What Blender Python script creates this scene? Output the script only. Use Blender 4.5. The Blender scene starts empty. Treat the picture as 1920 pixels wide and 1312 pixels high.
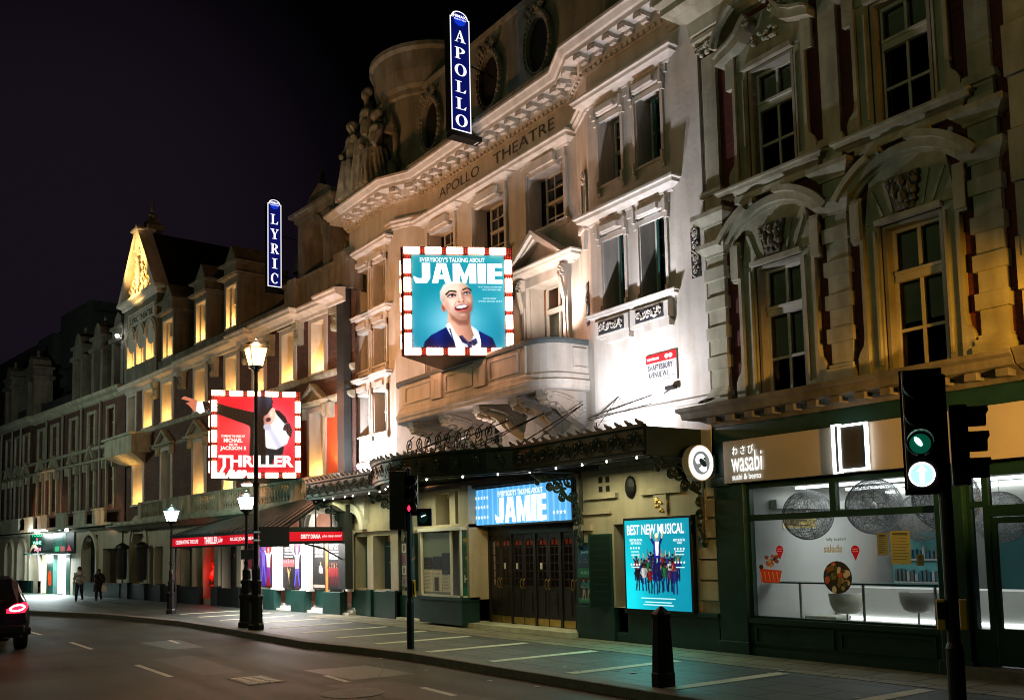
import bpy, math, random
from mathutils import Matrix, Vector
PI = math.pi
rnd = random.Random(7)
sc = bpy.context.scene
COL = sc.collection
I4 = Matrix.Identity(4)

def frame(ox, oy, deg=0.0, oz=0.0):
    return Matrix.Translation((ox, oy, oz)) @ Matrix.Rotation(math.radians(deg), 4, 'Z')

WM = {}                                   # world matrices of the things and parts
FR = [I4]                                 # the frame coordinates are written in

def lin(c):
    return tuple(((x / 12.92) if x <= 0.04045 else ((x + 0.055) / 1.055) ** 2.4) for x in c[:3])

# ------------------------------------------------------------------ meshes
class M:
    def __init__(s, T=None):
        s.v = []; s.f = []; s.c = []; s.T = T; s.col = (1, 1, 1)
    def add(s, vs, fs, col=None):
        b = len(s.v)
        if s.T is not None: s.v += [tuple(s.T @ Vector(p)) for p in vs]
        else: s.v += [tuple(p) for p in vs]
        s.f += [tuple(i + b for i in f) for f in fs]
        s.c += [col or s.col] * len(fs)
        return s
    def box(s, x0, x1, y0, y1, z0, z1, col=None):
        return s.add([(x0,y0,z0),(x1,y0,z0),(x1,y1,z0),(x0,y1,z0),(x0,y0,z1),(x1,y0,z1),(x1,y1,z1),(x0,y1,z1)],
              [(0,3,2,1),(4,5,6,7),(0,1,5,4),(1,2,6,5),(2,3,7,6),(3,0,4,7)], col)
    def cbox(s, x, y, z, w, d, h, col=None):
        return s.box(x-w/2, x+w/2, y-d/2, y+d/2, z, z+h, col)
    def quad(s, a, b, c, d, col=None):
        return s.add([a, b, c, d], [(0, 1, 2, 3)], col)
    def prism(s, pts, y0, y1, col=None):            # polygon in x,z pushed along y
        n = len(pts)
        return s.add([(p[0], y0, p[1]) for p in pts] + [(p[0], y1, p[1]) for p in pts],
              [tuple(range(n)), tuple(range(2*n-1, n-1, -1))] + [(i, i+n, (i+1) % n + n, (i+1) % n) for i in range(n)], col)
    def flat(s, pts, y, col=None):
        return s.add([(p[0], y, p[1]) for p in pts], [tuple(range(len(pts)))], col)
    def slab(s, pts, z0, z1, col=None):             # polygon in x,y pushed along z
        n = len(pts)
        return s.add([(p[0], p[1], z0) for p in pts] + [(p[0], p[1], z1) for p in pts],
              [tuple(range(n-1, -1, -1)), tuple(range(n, 2*n))] + [(i, (i+1) % n, (i+1) % n + n, i+n) for i in range(n)], col)
    def band(s, A, B, y0, y1, col=None, close=False):   # strip between two x,z polylines, y0..y1 thick
        n = len(A); k = n if close else n - 1
        vs = [(p[0], y0, p[1]) for p in A] + [(p[0], y0, p[1]) for p in B] + [(p[0], y1, p[1]) for p in A] + [(p[0], y1, p[1]) for p in B]
        fs = []
        for i in range(k):
            j = (i + 1) % n
            fs += [(i, j, j+n, i+n), (i+2*n, i+3*n, j+3*n, j+2*n), (i, i+2*n, j+2*n, j), (i+n, j+n, j+3*n, i+3*n)]
        if not close: fs += [(0, n, 3*n, 2*n), (n-1, 3*n-1, 4*n-1, 2*n-1)]
        return s.add(vs, fs, col)
    def arc(s, cx, cz, r0, r1, a0, a1, y0, y1, n=14, col=None, sz=1.0):
        A = [(cx + r1*math.cos(math.radians(a0+(a1-a0)*i/n)), cz + sz*r1*math.sin(math.radians(a0+(a1-a0)*i/n))) for i in range(n+1)]
        B = [(cx + r0*math.cos(math.radians(a0+(a1-a0)*i/n)), cz + sz*r0*math.sin(math.radians(a0+(a1-a0)*i/n))) for i in range(n+1)]
        return s.band(A, B, y0, y1, col)
    def sweep(s, path, prof, closed=False, caps=True, col=None):  # path in x,y ; prof (out, z), out = right-hand side of travel
        n = len(path); k = len(prof); vs = []; fs = []
        for i in range(n):
            p = Vector(path[i][:2])
            if closed: a = Vector(path[i-1][:2]); b = Vector(path[(i+1) % n][:2])
            else: a = Vector(path[max(i-1, 0)][:2]); b = Vector(path[min(i+1, n-1)][:2])
            d1 = (p - a) if (p - a).length > 1e-6 else (b - p)
            d2 = (b - p) if (b - p).length > 1e-6 else (p - a)
            d1 = d1.normalized(); d2 = d2.normalized()
            n1 = Vector((d1.y, -d1.x)); n2 = Vector((d2.y, -d2.x)); nn = n1 + n2
            nn = nn / max(nn.dot(n1), 0.3) if nn.length > 1e-6 else n1
            for o, z in prof: vs.append((p.x + nn.x*o, p.y + nn.y*o, z))
        for i in range(n if closed else n - 1):
            j = (i + 1) % n
            for a in range(k):
                b = (a + 1) % k
                fs.append((i*k+a, j*k+a, j*k+b, i*k+b))
        if caps and not closed: fs += [tuple(range(k)), tuple(range(n*k-1, (n-1)*k-1, -1))]
        return s.add(vs, fs, col)
    def tube(s, pts, r, n=6, col=None, r1=None):
        pts = [Vector(p) for p in pts]; vs = []; fs = []; m = len(pts)
        for i, p in enumerate(pts):
            d = (pts[min(i+1, m-1)] - pts[max(i-1, 0)]).normalized()
            a = Vector((0, 0, 1)) if abs(d.z) < 0.9 else Vector((1, 0, 0))
            u = d.cross(a).normalized(); w = d.cross(u)
            rr = r if r1 is None else r + (r1 - r) * i / (m - 1)
            for k in range(n):
                t = 2*PI*k/n; vs.append(p + u*rr*math.cos(t) + w*rr*math.sin(t))
        for i in range(m-1):
            for k in range(n):
                fs.append((i*n+k, i*n+(k+1) % n, (i+1)*n+(k+1) % n, (i+1)*n+k))
        fs += [tuple(range(n-1, -1, -1)), tuple(range((m-1)*n, m*n))]
        return s.add(vs, fs, col)
    def lathe(s, x, y, prof, n=16, a0=0, a1=360, col=None):        # prof (r, z)
        vs = []; fs = []; k = len(prof); full = abs(a1-a0) >= 359.9; m = n if full else n + 1
        for i in range(m):
            t = math.radians(a0 + (a1-a0)*i/n)
            for r, z in prof: vs.append((x + r*math.cos(t), y + r*math.sin(t), z))
        for i in range(n):
            j = (i+1) % m
            for a in range(k-1): fs.append((i*k+a, j*k+a, j*k+a+1, i*k+a+1))
        if full: fs += [tuple(i*k for i in range(n-1, -1, -1)), tuple(i*k+k-1 for i in range(n))]
        return s.add(vs, fs, col)
    def ell(s, c, r, n=8, m=6, col=None, R=None):
        vs = []; fs = []
        for j in range(m+1):
            ph = PI*j/m
            for i in range(n):
                t = 2*PI*i/n; p = Vector((r[0]*math.sin(ph)*math.cos(t), r[1]*math.sin(ph)*math.sin(t), r[2]*math.cos(ph)))
                if R is not None: p = R @ p
                vs.append((c[0]+p.x, c[1]+p.y, c[2]+p.z))
        for j in range(m):
            for i in range(n):
                a, b = j*n+i, j*n+(i+1) % n
                if j == 0: fs.append((a, b+n, a+n)[::-1])
                elif j == m-1: fs.append((a, b, a+n)[::-1])
                else: fs.append((a, b, b+n, a+n)[::-1])
        return s.add(vs, fs, col)
    def line(s, a, b, w0, w1, y, col=None):        # flat tapered stroke in x,z
        d = Vector((b[0]-a[0], b[1]-a[1])); d = d.normalized() if d.length > 0 else Vector((1, 0)); p = Vector((-d.y, d.x))
        return s.flat([(a[0]+p.x*w0/2, a[1]+p.y*w0/2), (a[0]-p.x*w0/2, a[1]-p.y*w0/2), (b[0]-p.x*w1/2, b[1]-p.y*w1/2), (b[0]+p.x*w1/2, b[1]+p.y*w1/2)], y, col)
    def disc(s, x, z, rx, rz, y, col=None, n=16, rot=0):
        c, q = math.cos(math.radians(rot)), math.sin(math.radians(rot)); P = []
        for i in range(n):
            a = rx*math.cos(2*PI*i/n); b = rz*math.sin(2*PI*i/n); P.append((x + a*c - b*q, z + a*q + b*c))
        return s.flat(P, y, col)
    def build(s, name, mat, parent=None, smooth=False, bevel=0, mods=None, frm=None):
        F = frm if frm is not None else FR[0]
        pi = WM[parent.as_pointer()].inverted() if parent is not None else I4
        X = pi @ F
        me = bpy.data.meshes.new(name)
        me.from_pydata([tuple(X @ Vector(p)) for p in s.v], [], s.f)
        for mm in (mat if isinstance(mat, (list, tuple)) else [mat]): me.materials.append(mm)
        if any(c != (1, 1, 1) for c in s.c) or (not isinstance(mat, (list, tuple)) and mat.name in PRINTED):
            at = me.color_attributes.new('Col', 'FLOAT_COLOR', 'CORNER'); k = 0; buf = []
            for poly, c in zip(s.f, s.c):
                L = lin(c)
                for _ in poly: buf += [L[0], L[1], L[2], 1.0]
            at.data.foreach_set('color', buf)
        if smooth: me.polygons.foreach_set('use_smooth', [True]*len(me.polygons))
        me.update()
        o = bpy.data.objects.new(name, me); COL.objects.link(o)
        if parent is not None: o.parent = parent
        WM[o.as_pointer()] = WM[parent.as_pointer()].copy() if parent is not None else I4.copy()
        if bevel:
            b = o.modifiers.new('bevel', 'BEVEL'); b.width = bevel; b.segments = 2; b.limit_method = 'ANGLE'; b.angle_limit = 0.7
        return o

def thing(name, label, cat, loc=(0, 0, 0), rz=0, group=None):
    o = bpy.data.objects.new(name, None); COL.objects.link(o)
    W = FR[0] @ Matrix.Translation(loc) @ Matrix.Rotation(math.radians(rz), 4, 'Z')
    o.matrix_world = W; o.empty_display_size = 0.2
    WM[o.as_pointer()] = W
    o['label'] = label; o['category'] = cat
    if group: o['group'] = group
    return o
def tag(o, label, cat, group=None, kind=None):
    o['label'] = label; o['category'] = cat
    if group: o['group'] = group
    if kind: o['kind'] = kind
    return o
def struct(o): o['kind'] = 'structure'; return o
def copy_thing(root, W, label=None, group=None):
    r = root.copy(); COL.objects.link(r); r.matrix_world = W
    if label: r['label'] = label
    if group: r['group'] = group
    for ch in list(root.children):
        c = ch.copy(); COL.objects.link(c); c.parent = r
        for g in ch.children:
            d = g.copy(); COL.objects.link(d); d.parent = c
    return r
PRINTED = set()
WHOLE = ('lettering', 'picture', 'portrait', 'notices', 'poster', 'sheet', 'face', 'print', 'outline', 'bulb', 'scrollwork', 'cresting', 'relief', 'wire', 'hair', 'features', 'figure', 'arrow', 'shelves', 'carving', 'wreath', 'ring', 'panel_marks', 'quilt', 'emblem', 'cartouche', 'capital')
def clusters(m):
    n = len(m.v); par = list(range(n))
    def find(a):
        while par[a] != a: par[a] = par[par[a]]; a = par[a]
        return a
    for f in m.f:
        r0 = find(f[0])
        for i in f[1:]: par[find(i)] = r0
    isl = {}
    for i in range(n): isl.setdefault(find(i), []).append(i)
    L = list(isl.values())
    if len(L) < 2 or len(L) > 900: return None
    bb = []
    for g in L:
        xs = [m.v[i] for i in g]; bb.append([min(p[k] for p in xs)-.012 for k in range(3)] + [max(p[k] for p in xs)+.012 for k in range(3)])
    q = list(range(len(L)))
    def fq(a):
        while q[a] != a: q[a] = q[q[a]]; a = q[a]
        return a
    for i in range(len(L)):
        for j in range(i):
            if fq(i) != fq(j) and all(bb[i][k] <= bb[j][k+3] and bb[j][k] <= bb[i][k+3] for k in range(3)): q[fq(i)] = fq(j)
    out = {}
    for i, g in enumerate(L):
        for v in g: out[v] = fq(i)
    return out if len(set(out.values())) > 1 else None
def kids(o, name, m, mat, **k):
    if any(w in name for w in WHOLE): return m.build(name, mat, o, **k)
    cl = clusters(m)
    if cl is None or len(set(cl.values())) > 100: return m.build(name, mat, o, **k)
    parts = {}
    for f, c in zip(m.f, m.c):
        key = cl[f[0]]
        if key not in parts: parts[key] = (M(), {})
        q, mp = parts[key]
        for i in f:
            if i not in mp: mp[i] = len(q.v); q.v.append(m.v[i])
        q.f.append(tuple(mp[i] for i in f)); q.c.append(c)
    objs = [(len(q.v), q.build(name, mat, o, **k)) for q, _ in parts.values()]
    return max(objs, key=lambda t: t[0])[1]

def wall(m, x0, x1, z0, z1, y, holes=(), depth=0.3):
    xs = sorted({x0, x1} | {h[0] for h in holes} | {h[1] for h in holes})
    zs = sorted({z0, z1} | {h[2] for h in holes} | {h[3] for h in holes})
    for a, b in zip(xs, xs[1:]):
        for c, d in zip(zs, zs[1:]):
            mx, mz = (a+b)/2, (c+d)/2
            if mx < x0 or mx > x1 or mz < z0 or mz > z1: continue
            if any(h[0] < mx < h[1] and h[2] < mz < h[3] for h in holes): continue
            m.quad((a, y, c), (b, y, c), (b, y, d), (a, y, d))
    for h in holes:
        a, b, c, d = h[:4]; e = y + depth
        m.quad((a, y, c), (a, y, d), (a, e, d), (a, e, c)); m.quad((b, y, c), (b, e, c), (b, e, d), (b, y, d))
        m.quad((a, y, c), (a, e, c), (b, e, c), (b, y, c)); m.quad((a, y, d), (b, y, d), (b, e, d), (a, e, d))
    return m

def spiral(cx, cz, r, turns, a0=0, dirn=1, n=10, y=0, shrink=0.15):
    k = int(n*turns) + 1
    return [(cx + r*(1-(1-shrink)*i/k)*math.cos(math.radians(a0)+dirn*2*PI*turns*i/k), y,
             cz + r*(1-(1-shrink)*i/k)*math.sin(math.radians(a0)+dirn*2*PI*turns*i/k)) for i in range(k+1)]

# ------------------------------------------------------------------ text
_tc = {}
def glyphs(txt, bold=0.0, shear=0.0):
    key = (txt, bold, shear)
    if key in _tc: return _tc[key]
    cu = bpy.data.curves.new('t', 'FONT'); cu.body = txt; cu.offset = bold; cu.shear = shear; cu.resolution_u = 3
    ob = bpy.data.objects.new('t', cu); COL.objects.link(ob)
    bpy.context.view_layer.update()
    dg = bpy.context.evaluated_depsgraph_get(); me = ob.evaluated_get(dg).to_mesh()
    vs = [(v.co.x, v.co.y) for v in me.vertices]; fs = [tuple(p.vertices) for p in me.polygons]
    ob.evaluated_get(dg).to_mesh_clear(); bpy.data.objects.remove(ob); bpy.data.curves.remove(cu)
    if vs:
        x0 = min(v[0] for v in vs); x1 = max(v[0] for v in vs); y0 = min(v[1] for v in vs); y1 = max(v[1] for v in vs)
        vs = [((x-x0)/max(x1-x0, 1e-6), (y-y0)/max(y1-y0, 1e-6)) for x, y in vs]
    _tc[key] = (vs, fs); return _tc[key]
def text(m, txt, x, z, w, h, y, col=None, bold=0.0, shear=0.0):   # x,z = centre of the line
    vs, fs = glyphs(txt, bold, shear)
    return m.add([(x - w/2 + a*w, y, z - h/2 + b*h) for a, b in vs], fs, col)

def serif(m, ch, x, z, w, h, y, col=None):          # x,z = lower-left corner
    def B(a, b, c, d): m.flat([(x+a*w, z+c*h), (x+b*w, z+c*h), (x+b*w, z+d*h), (x+a*w, z+d*h)], y, col)
    def Q(*p): m.flat([(x+a*w, z+b*h) for a, b in p], y, col)
    def ring(cx, cz, ax, az, bx, bz, a0, a1, n=18):
        A = []; C = []
        for i in range(n+1):
            t = math.radians(a0+(a1-a0)*i/n); A.append((x+(cx+ax*math.cos(t))*w, z+(cz+az*math.sin(t))*h)); C.append((x+(cx+bx*math.cos(t))*w, z+(cz+bz*math.sin(t))*h))
        for i in range(n): m.flat([A[i], A[i+1], C[i+1], C[i]], y, col)
    if ch == 'L': B(.16,.42,.05,.95); B(0,.9,0,.06); Q((.7,.06),(.9,.06),(.97,.3),(.9,.3)); B(0,.58,.94,1)
    if ch == 'I': B(.36,.66,.05,.95); B(.16,.86,0,.06); B(.16,.86,.94,1)
    if ch in 'PR':
        B(.12,.38,.05,.95); B(0,.5,0,.06); B(0,.45,.94,1); ring(.44,.73,.48,.27,.2,.21,-90,90); B(.38,.46,.46,.52)
    if ch == 'R': Q((.42,.47),(.62,.5),(1.0,.06),(.78,.0)); B(.72,1.08,0,.06)
    if ch == 'O': ring(.5,.5,.54,.53,.27,.46,0,360,28)
    if ch == 'C': ring(.54,.5,.52,.53,.26,.46,42,318,24); Q((.88,.62),(.95,.62),(.95,.98),(.82,.86))
    if ch == 'A': Q((.1,.03),(.2,.03),(.52,.95),(.46,1.0)); Q((.42,1.02),(.56,1.02),(.92,.03),(.64,.03)); B(.26,.66,.3,.37); B(0,.32,0,.05); B(.54,1.03,0,.05)
    if ch == 'Y': Q((.06,.96),(.36,.96),(.62,.42),(.4,.42)); Q((.84,.96),(.94,.96),(.6,.42),(.5,.42)); B(.38,.64,.05,.45); B(.22,.8,0,.06); B(-.04,.46,.94,1); B(.68,1.05,.94,1)

# ------------------------------------------------------------------ materials
def mat(name, col, rough=0.7, metal=0.0, var=0.25, scale=2.0, bump=0.0, streak=0.0, spec=0.4, coat=0.0):
    ma = bpy.data.materials.new(name); ma.use_nodes = True; nt = ma.node_tree; b = nt.nodes['Principled BSDF']
    b.inputs['Roughness'].default_value = rough; b.inputs['Metallic'].default_value = metal
    b.inputs['Specular IOR Level'].default_value = spec; b.inputs['Coat Weight'].default_value = coat
    tc = nt.nodes.new('ShaderNodeNewGeometry'); N = nt.nodes.new('ShaderNodeTexNoise')
    N.inputs['Scale'].default_value = scale; N.inputs['Detail'].default_value = 6; N.inputs['Roughness'].default_value = 0.65
    nt.links.new(tc.outputs['Position'], N.inputs['Vector'])
    r = nt.nodes.new('ShaderNodeValToRGB'); r.color_ramp.elements[0].position = 0.3; r.color_ramp.elements[1].position = 0.7
    c = Vector(col[:3]); r.color_ramp.elements[0].color = (*[max(x*(1-var), 0) for x in c], 1); r.color_ramp.elements[1].color = (*[min(x*(1+var*0.6), 1) for x in c], 1)
    nt.links.new(N.outputs['Fac'], r.inputs['Fac']); last = r.outputs['Color']
    if streak > 0:                                  # rain streaks and soot
        mp = nt.nodes.new('ShaderNodeMapping'); mp.inputs['Scale'].default_value = (3, 3, 0.5)
        nt.links.new(tc.outputs['Position'], mp.inputs['Vector'])
        S = nt.nodes.new('ShaderNodeTexNoise'); S.inputs['Scale'].default_value = 1.3; S.inputs['Detail'].default_value = 5
        nt.links.new(mp.outputs['Vector'], S.inputs['Vector'])
        rr = nt.nodes.new('ShaderNodeValToRGB'); rr.color_ramp.elements[0].position = 0.42; rr.color_ramp.elements[1].position = 0.7
        rr.color_ramp.elements[0].color = (1, 1, 1, 1); k = 1 - streak; rr.color_ramp.elements[1].color = (k, k*0.97, k*0.9, 1)
        nt.links.new(S.outputs['Fac'], rr.inputs['Fac'])
        mx = nt.nodes.new('ShaderNodeMix'); mx.data_type = 'RGBA'; mx.blend_type = 'MULTIPLY'; mx.inputs[0].default_value = 1
        nt.links.new(last, mx.inputs[6]); nt.links.new(rr.outputs['Color'], mx.inputs[7]); last = mx.outputs[2]
    nt.links.new(last, b.inputs['Base Color'])
    if bump > 0:
        N2 = nt.nodes.new('ShaderNodeTexNoise'); N2.inputs['Scale'].default_value = scale*9; N2.inputs['Detail'].default_value = 4
        nt.links.new(tc.outputs['Position'], N2.inputs['Vector'])
        bp = nt.nodes.new('ShaderNodeBump'); bp.inputs['Strength'].default_value = bump; bp.inputs['Distance'].default_value = 0.02
        nt.links.new(N2.outputs['Fac'], bp.inputs['Height']); nt.links.new(bp.outputs['Normal'], b.inputs['Normal'])
    return ma
def brick(name, c1, c2, mortar=(0.12, 0.1, 0.09), sc_=1.0):
    ma = bpy.data.materials.new(name); ma.use_nodes = True; nt = ma.node_tree; b = nt.nodes['Principled BSDF']; b.inputs['Roughness'].default_value = 0.85
    tc = nt.nodes.new('ShaderNodeNewGeometry'); sp = nt.nodes.new('ShaderNodeSeparateXYZ'); cb = nt.nodes.new('ShaderNodeCombineXYZ')
    nt.links.new(tc.outputs['Position'], sp.inputs[0]); nt.links.new(sp.outputs['X'], cb.inputs['X']); nt.links.new(sp.outputs['Z'], cb.inputs['Y'])
    B = nt.nodes.new('ShaderNodeTexBrick'); B.inputs['Scale'].default_value = sc_; B.inputs['Brick Width'].default_value = 0.23; B.inputs['Row Height'].default_value = 0.075
    B.inputs['Mortar Size'].default_value = 0.008; B.inputs['Color1'].default_value = (*c1, 1); B.inputs['Color2'].default_value = (*c2, 1); B.inputs['Mortar'].default_value = (*mortar, 1)
    nt.links.new(cb.outputs[0], B.inputs['Vector']); N = nt.nodes.new('ShaderNodeTexNoise'); N.inputs['Scale'].default_value = 1.5; N.inputs['Detail'].default_value = 6
    nt.links.new(tc.outputs['Position'], N.inputs['Vector'])
    mx = nt.nodes.new('ShaderNodeMix'); mx.data_type = 'RGBA'; mx.blend_type = 'OVERLAY'; mx.inputs[0].default_value = 0.6
    nt.links.new(B.outputs['Color'], mx.inputs[6]); nt.links.new(N.outputs['Fac'], mx.inputs[7]); nt.links.new(mx.outputs[2], b.inputs['Base Color'])
    bp = nt.nodes.new('ShaderNodeBump'); bp.inputs['Strength'].default_value = 0.4; bp.inputs['Distance'].default_value = 0.01; bp.invert = True
    nt.links.new(B.outputs['Fac'], bp.inputs['Height']); nt.links.new(bp.outputs['Normal'], b.inputs['Normal'])
    return ma
def emit(name, col, st):
    ma = bpy.data.materials.new(name); ma.use_nodes = True; b = ma.node_tree.nodes['Principled BSDF']
    b.inputs['Base Color'].default_value = (*[min(c, .8) for c in col], 1); b.inputs['Emission Color'].default_value = (*col, 1); b.inputs['Emission Strength'].default_value = st
    b.inputs['Roughness'].default_value = 0.4
    return ma
def printed(name, st, rough=0.3, mottle=0.0):     # ink colours carried by the face colours of the poster
    ma = bpy.data.materials.new(name); ma.use_nodes = True; nt = ma.node_tree; b = nt.nodes['Principled BSDF']; b.inputs['Roughness'].default_value = rough
    a = nt.nodes.new('ShaderNodeVertexColor'); a.layer_name = 'Col'; out = a.outputs['Color']
    g = nt.nodes.new('ShaderNodeNewGeometry'); N = nt.nodes.new('ShaderNodeTexNoise'); N.inputs['Scale'].default_value = 3.0; N.inputs['Detail'].default_value = 3
    nt.links.new(g.outputs['Position'], N.inputs['Vector'])
    mr = nt.nodes.new('ShaderNodeMapRange'); mr.inputs[3].default_value = 1 - mottle; mr.inputs[4].default_value = 1 + mottle
    nt.links.new(N.outputs['Fac'], mr.inputs[0]); mx = nt.nodes.new('ShaderNodeVectorMath'); mx.operation = 'SCALE'
    nt.links.new(out, mx.inputs[0]); nt.links.new(mr.outputs[0], mx.inputs['Scale']); out = mx.outputs[0]
    if st > .5:
        dk = nt.nodes.new('ShaderNodeVectorMath'); dk.operation = 'SCALE'; dk.inputs['Scale'].default_value = .3; nt.links.new(out, dk.inputs[0]); nt.links.new(dk.outputs[0], b.inputs['Base Color'])
    else: nt.links.new(out, b.inputs['Base Color'])
    if st > 0: nt.links.new(out, b.inputs['Emission Color']); b.inputs['Emission Strength'].default_value = st
    PRINTED.add(ma.name); return ma
def glassmat(name, tint=(0.9, 0.95, 0.93), refl=1.0):
    ma = bpy.data.materials.new(name); ma.use_nodes = True; nt = ma.node_tree; nt.nodes.remove(nt.nodes['Principled BSDF'])
    t = nt.nodes.new('ShaderNodeBsdfTransparent'); t.inputs[0].default_value = (*tint, 1)
    g = nt.nodes.new('ShaderNodeBsdfGlossy'); g.inputs['Roughness'].default_value = 0.02; g.inputs[0].default_value = (refl, refl, refl, 1)
    fr = nt.nodes.new('ShaderNodeFresnel'); fr.inputs[0].default_value = 1.45; mx = nt.nodes.new('ShaderNodeMixShader')
    nt.links.new(fr.outputs[0], mx.inputs[0]); nt.links.new(t.outputs[0], mx.inputs[1]); nt.links.new(g.outputs[0], mx.inputs[2])
    nt.links.new(mx.outputs[0], nt.nodes['Material Output'].inputs[0]); return ma

def gauze(name, col, dens):
    ma = bpy.data.materials.new(name); ma.use_nodes = True; nt = ma.node_tree; nt.nodes.remove(nt.nodes['Principled BSDF'])
    t = nt.nodes.new('ShaderNodeBsdfTransparent'); d_ = nt.nodes.new('ShaderNodeBsdfDiffuse'); d_.inputs[0].default_value = (*col, 1); mx = nt.nodes.new('ShaderNodeMixShader')
    g = nt.nodes.new('ShaderNodeNewGeometry'); N = nt.nodes.new('ShaderNodeTexNoise'); N.inputs['Scale'].default_value = 22; N.inputs['Detail'].default_value = 4; nt.links.new(g.outputs['Position'], N.inputs['Vector'])
    mr = nt.nodes.new('ShaderNodeMapRange'); mr.inputs[1].default_value = .35; mr.inputs[2].default_value = .65; mr.inputs[3].default_value = dens*.5; mr.inputs[4].default_value = dens*1.5; nt.links.new(N.outputs['Fac'], mr.inputs[0])
    nt.links.new(mr.outputs[0], mx.inputs[0]); nt.links.new(t.outputs[0], mx.inputs[1]); nt.links.new(d_.outputs[0], mx.inputs[2]); nt.links.new(mx.outputs[0], nt.nodes['Material Output'].inputs[0]); return ma
def block(m, word, x, z, w, h, y, col):            # heavy condensed capitals, x,z = centre
    wd = {'J': .85, 'A': 1.0, 'M': 1.2, 'I': .42, 'E': .78}; gap = .07; tot = sum(wd[c] for c in word)+gap*(len(word)-1); k = w/tot; cx = x-w/2; z0 = z-h/2
    for c in word:
        W = wd[c]*k; Q = lambda *p: m.flat([(cx+a*W, z0+b*h) for a, b in p], y, col)
        if c == 'I': Q((0, 0), (1, 0), (1, 1), (0, 1))
        if c == 'E': Q((0, 0), (.5, 0), (.5, 1), (0, 1)); [Q((.5, a), (1, a), (1, b), (.5, b)) for a, b in ((0, .2), (.4, .6), (.8, 1))]
        if c == 'M': Q((0, 0), (.3, 0), (.3, 1), (0, 1)); Q((.7, 0), (1, 0), (1, 1), (.7, 1)); Q((.3, 1), (.3, .5), (.43, .02), (.57, .02), (.5, .45)); Q((.7, 1), (.5, .45), (.57, .02), (.7, .5))
        if c == 'A': Q((0, 0), (.32, 0), (.56, 1), (.26, 1)); Q((1, 0), (.68, 0), (.44, 1), (.74, 1)); Q((.2, .2), (.8, .2), (.74, .42), (.26, .42))
        if c == 'J': Q((.5, .25), (1, .25), (1, 1), (.5, 1)); Q((0, .22), (.12, 0), (.8, 0), (1, .25), (.5, .25), (.3, .24), (0, .36))
        cx += W+gap*k
def wash(m, u0, u1, z0, z1, y, fn, n=46):           # printed colour gradient as a grid of small faces
    for i in range(n):
        for j in range(n):
            a, b = (i+.5)/n, (j+.5)/n; c = tuple(min(max(v, 0), 1) for v in fn(a, b))
            m.flat([(u0+(u1-u0)*i/n, z0+(z1-z0)*j/n), (u0+(u1-u0)*(i+1)/n, z0+(z1-z0)*j/n), (u0+(u1-u0)*(i+1)/n, z0+(z1-z0)*(j+1)/n), (u0+(u1-u0)*i/n, z0+(z1-z0)*(j+1)/n)], y, c)
def sm(d, s): t = min(max(.5-d/(2*s), 0), 1); return t*t*(3-2*t)
def a_poly(Pg, x, y, s):                            # soft coverage of a polygon
    d = 9.0; ins = False; n = len(Pg)
    for i in range(n):
        ax, ay = Pg[i]; bx, by = Pg[(i+1) % n]; ex, ey = bx-ax, by-ay; wx, wy = x-ax, y-ay; q = ex*ex+ey*ey
        t = min(max((wx*ex+wy*ey)/q, 0), 1) if q else 0; dx, dy = wx-ex*t, wy-ey*t; d = min(d, dx*dx+dy*dy)
        if (ay > y) != (by > y) and x < (bx-ax)*(y-ay)/(by-ay)+ax: ins = not ins
    d = math.sqrt(d); return sm(-d if ins else d, s)
def a_ell(cx, cy, rx, ry, rot, x, y, s):
    c, q = math.cos(math.radians(rot)), math.sin(math.radians(rot)); dx, dy = x-cx, y-cy; u = (dx*c+dy*q)/rx; v = (-dx*q+dy*c)/ry
    return sm((math.sqrt(u*u+v*v)-1)*min(rx, ry), s)
def a_line(Pl, w, x, y, s):
    d = 9.0
    for (ax, ay), (bx, by) in zip(Pl, Pl[1:]):
        ex, ey = bx-ax, by-ay; t = min(max(((x-ax)*ex+(y-ay)*ey)/(ex*ex+ey*ey), 0), 1); d = min(d, math.hypot(x-ax-ex*t, y-ay-ey*t))
    return sm(d-w, s)
def mixc(a, b, t): return tuple(p+(q-p)*t for p, q in zip(a, b))
def paint(m, u0, u1, z0, z1, y, bg, layers, n=96):   # a photograph-like print: soft shapes composited cell by cell
    bbs = [(min(p[0] for p in g)-.04, max(p[0] for p in g)+.04, min(p[1] for p in g)-.04, max(p[1] for p in g)+.04) for g, *_ in layers]
    def fn(a, b):
        c = bg(a, b)
        for (g, kind, s, col), bb in zip(layers, bbs):
            if not (bb[0] < a < bb[1] and bb[2] < b < bb[3]): continue
            al = a_poly(g, a, b, s) if kind == 'p' else a_ell(*kind, a, b, s) if isinstance(kind, tuple) else a_line(g, kind, a, b, s)
            if al > 0: c = mixc(c, col(a, b) if callable(col) else col[:3], al*(col[3] if not callable(col) and len(col) > 3 else 1))
        return c
    wash(m, u0, u1, z0, z1, y, fn, n)
def E_(cx, cy, rx, ry, rot, s, col): r = max(rx, ry); return ([(cx-r, cy-r), (cx+r, cy+r)], (cx, cy, rx, ry, rot), s, col)
CREAM = mat('cream_painted_stone', (0.64, 0.60, 0.55), .75, var=.16, scale=1.2, bump=.3, streak=.20)
STONE = mat('weathered_stone', (0.43, 0.43, 0.33), .85, var=.25, scale=2.2, bump=.25, streak=.35)
ASTONE = mat('shaded_attic_stone', (.33, .33, .30), .85, var=.3, scale=1.1, bump=.3, streak=.45); DSTONE = mat('sooty_stone', (0.20, 0.19, 0.16), .9, var=.35, scale=1.4, bump=.5, streak=.4)  # ASTONE: attic and drum tone darkened to paint in their unlit look
PLAST = mat('cream_ground_floor_paint', (0.50, 0.44, 0.33), .6, var=.12, scale=1.5, bump=.15, streak=.2)
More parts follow.
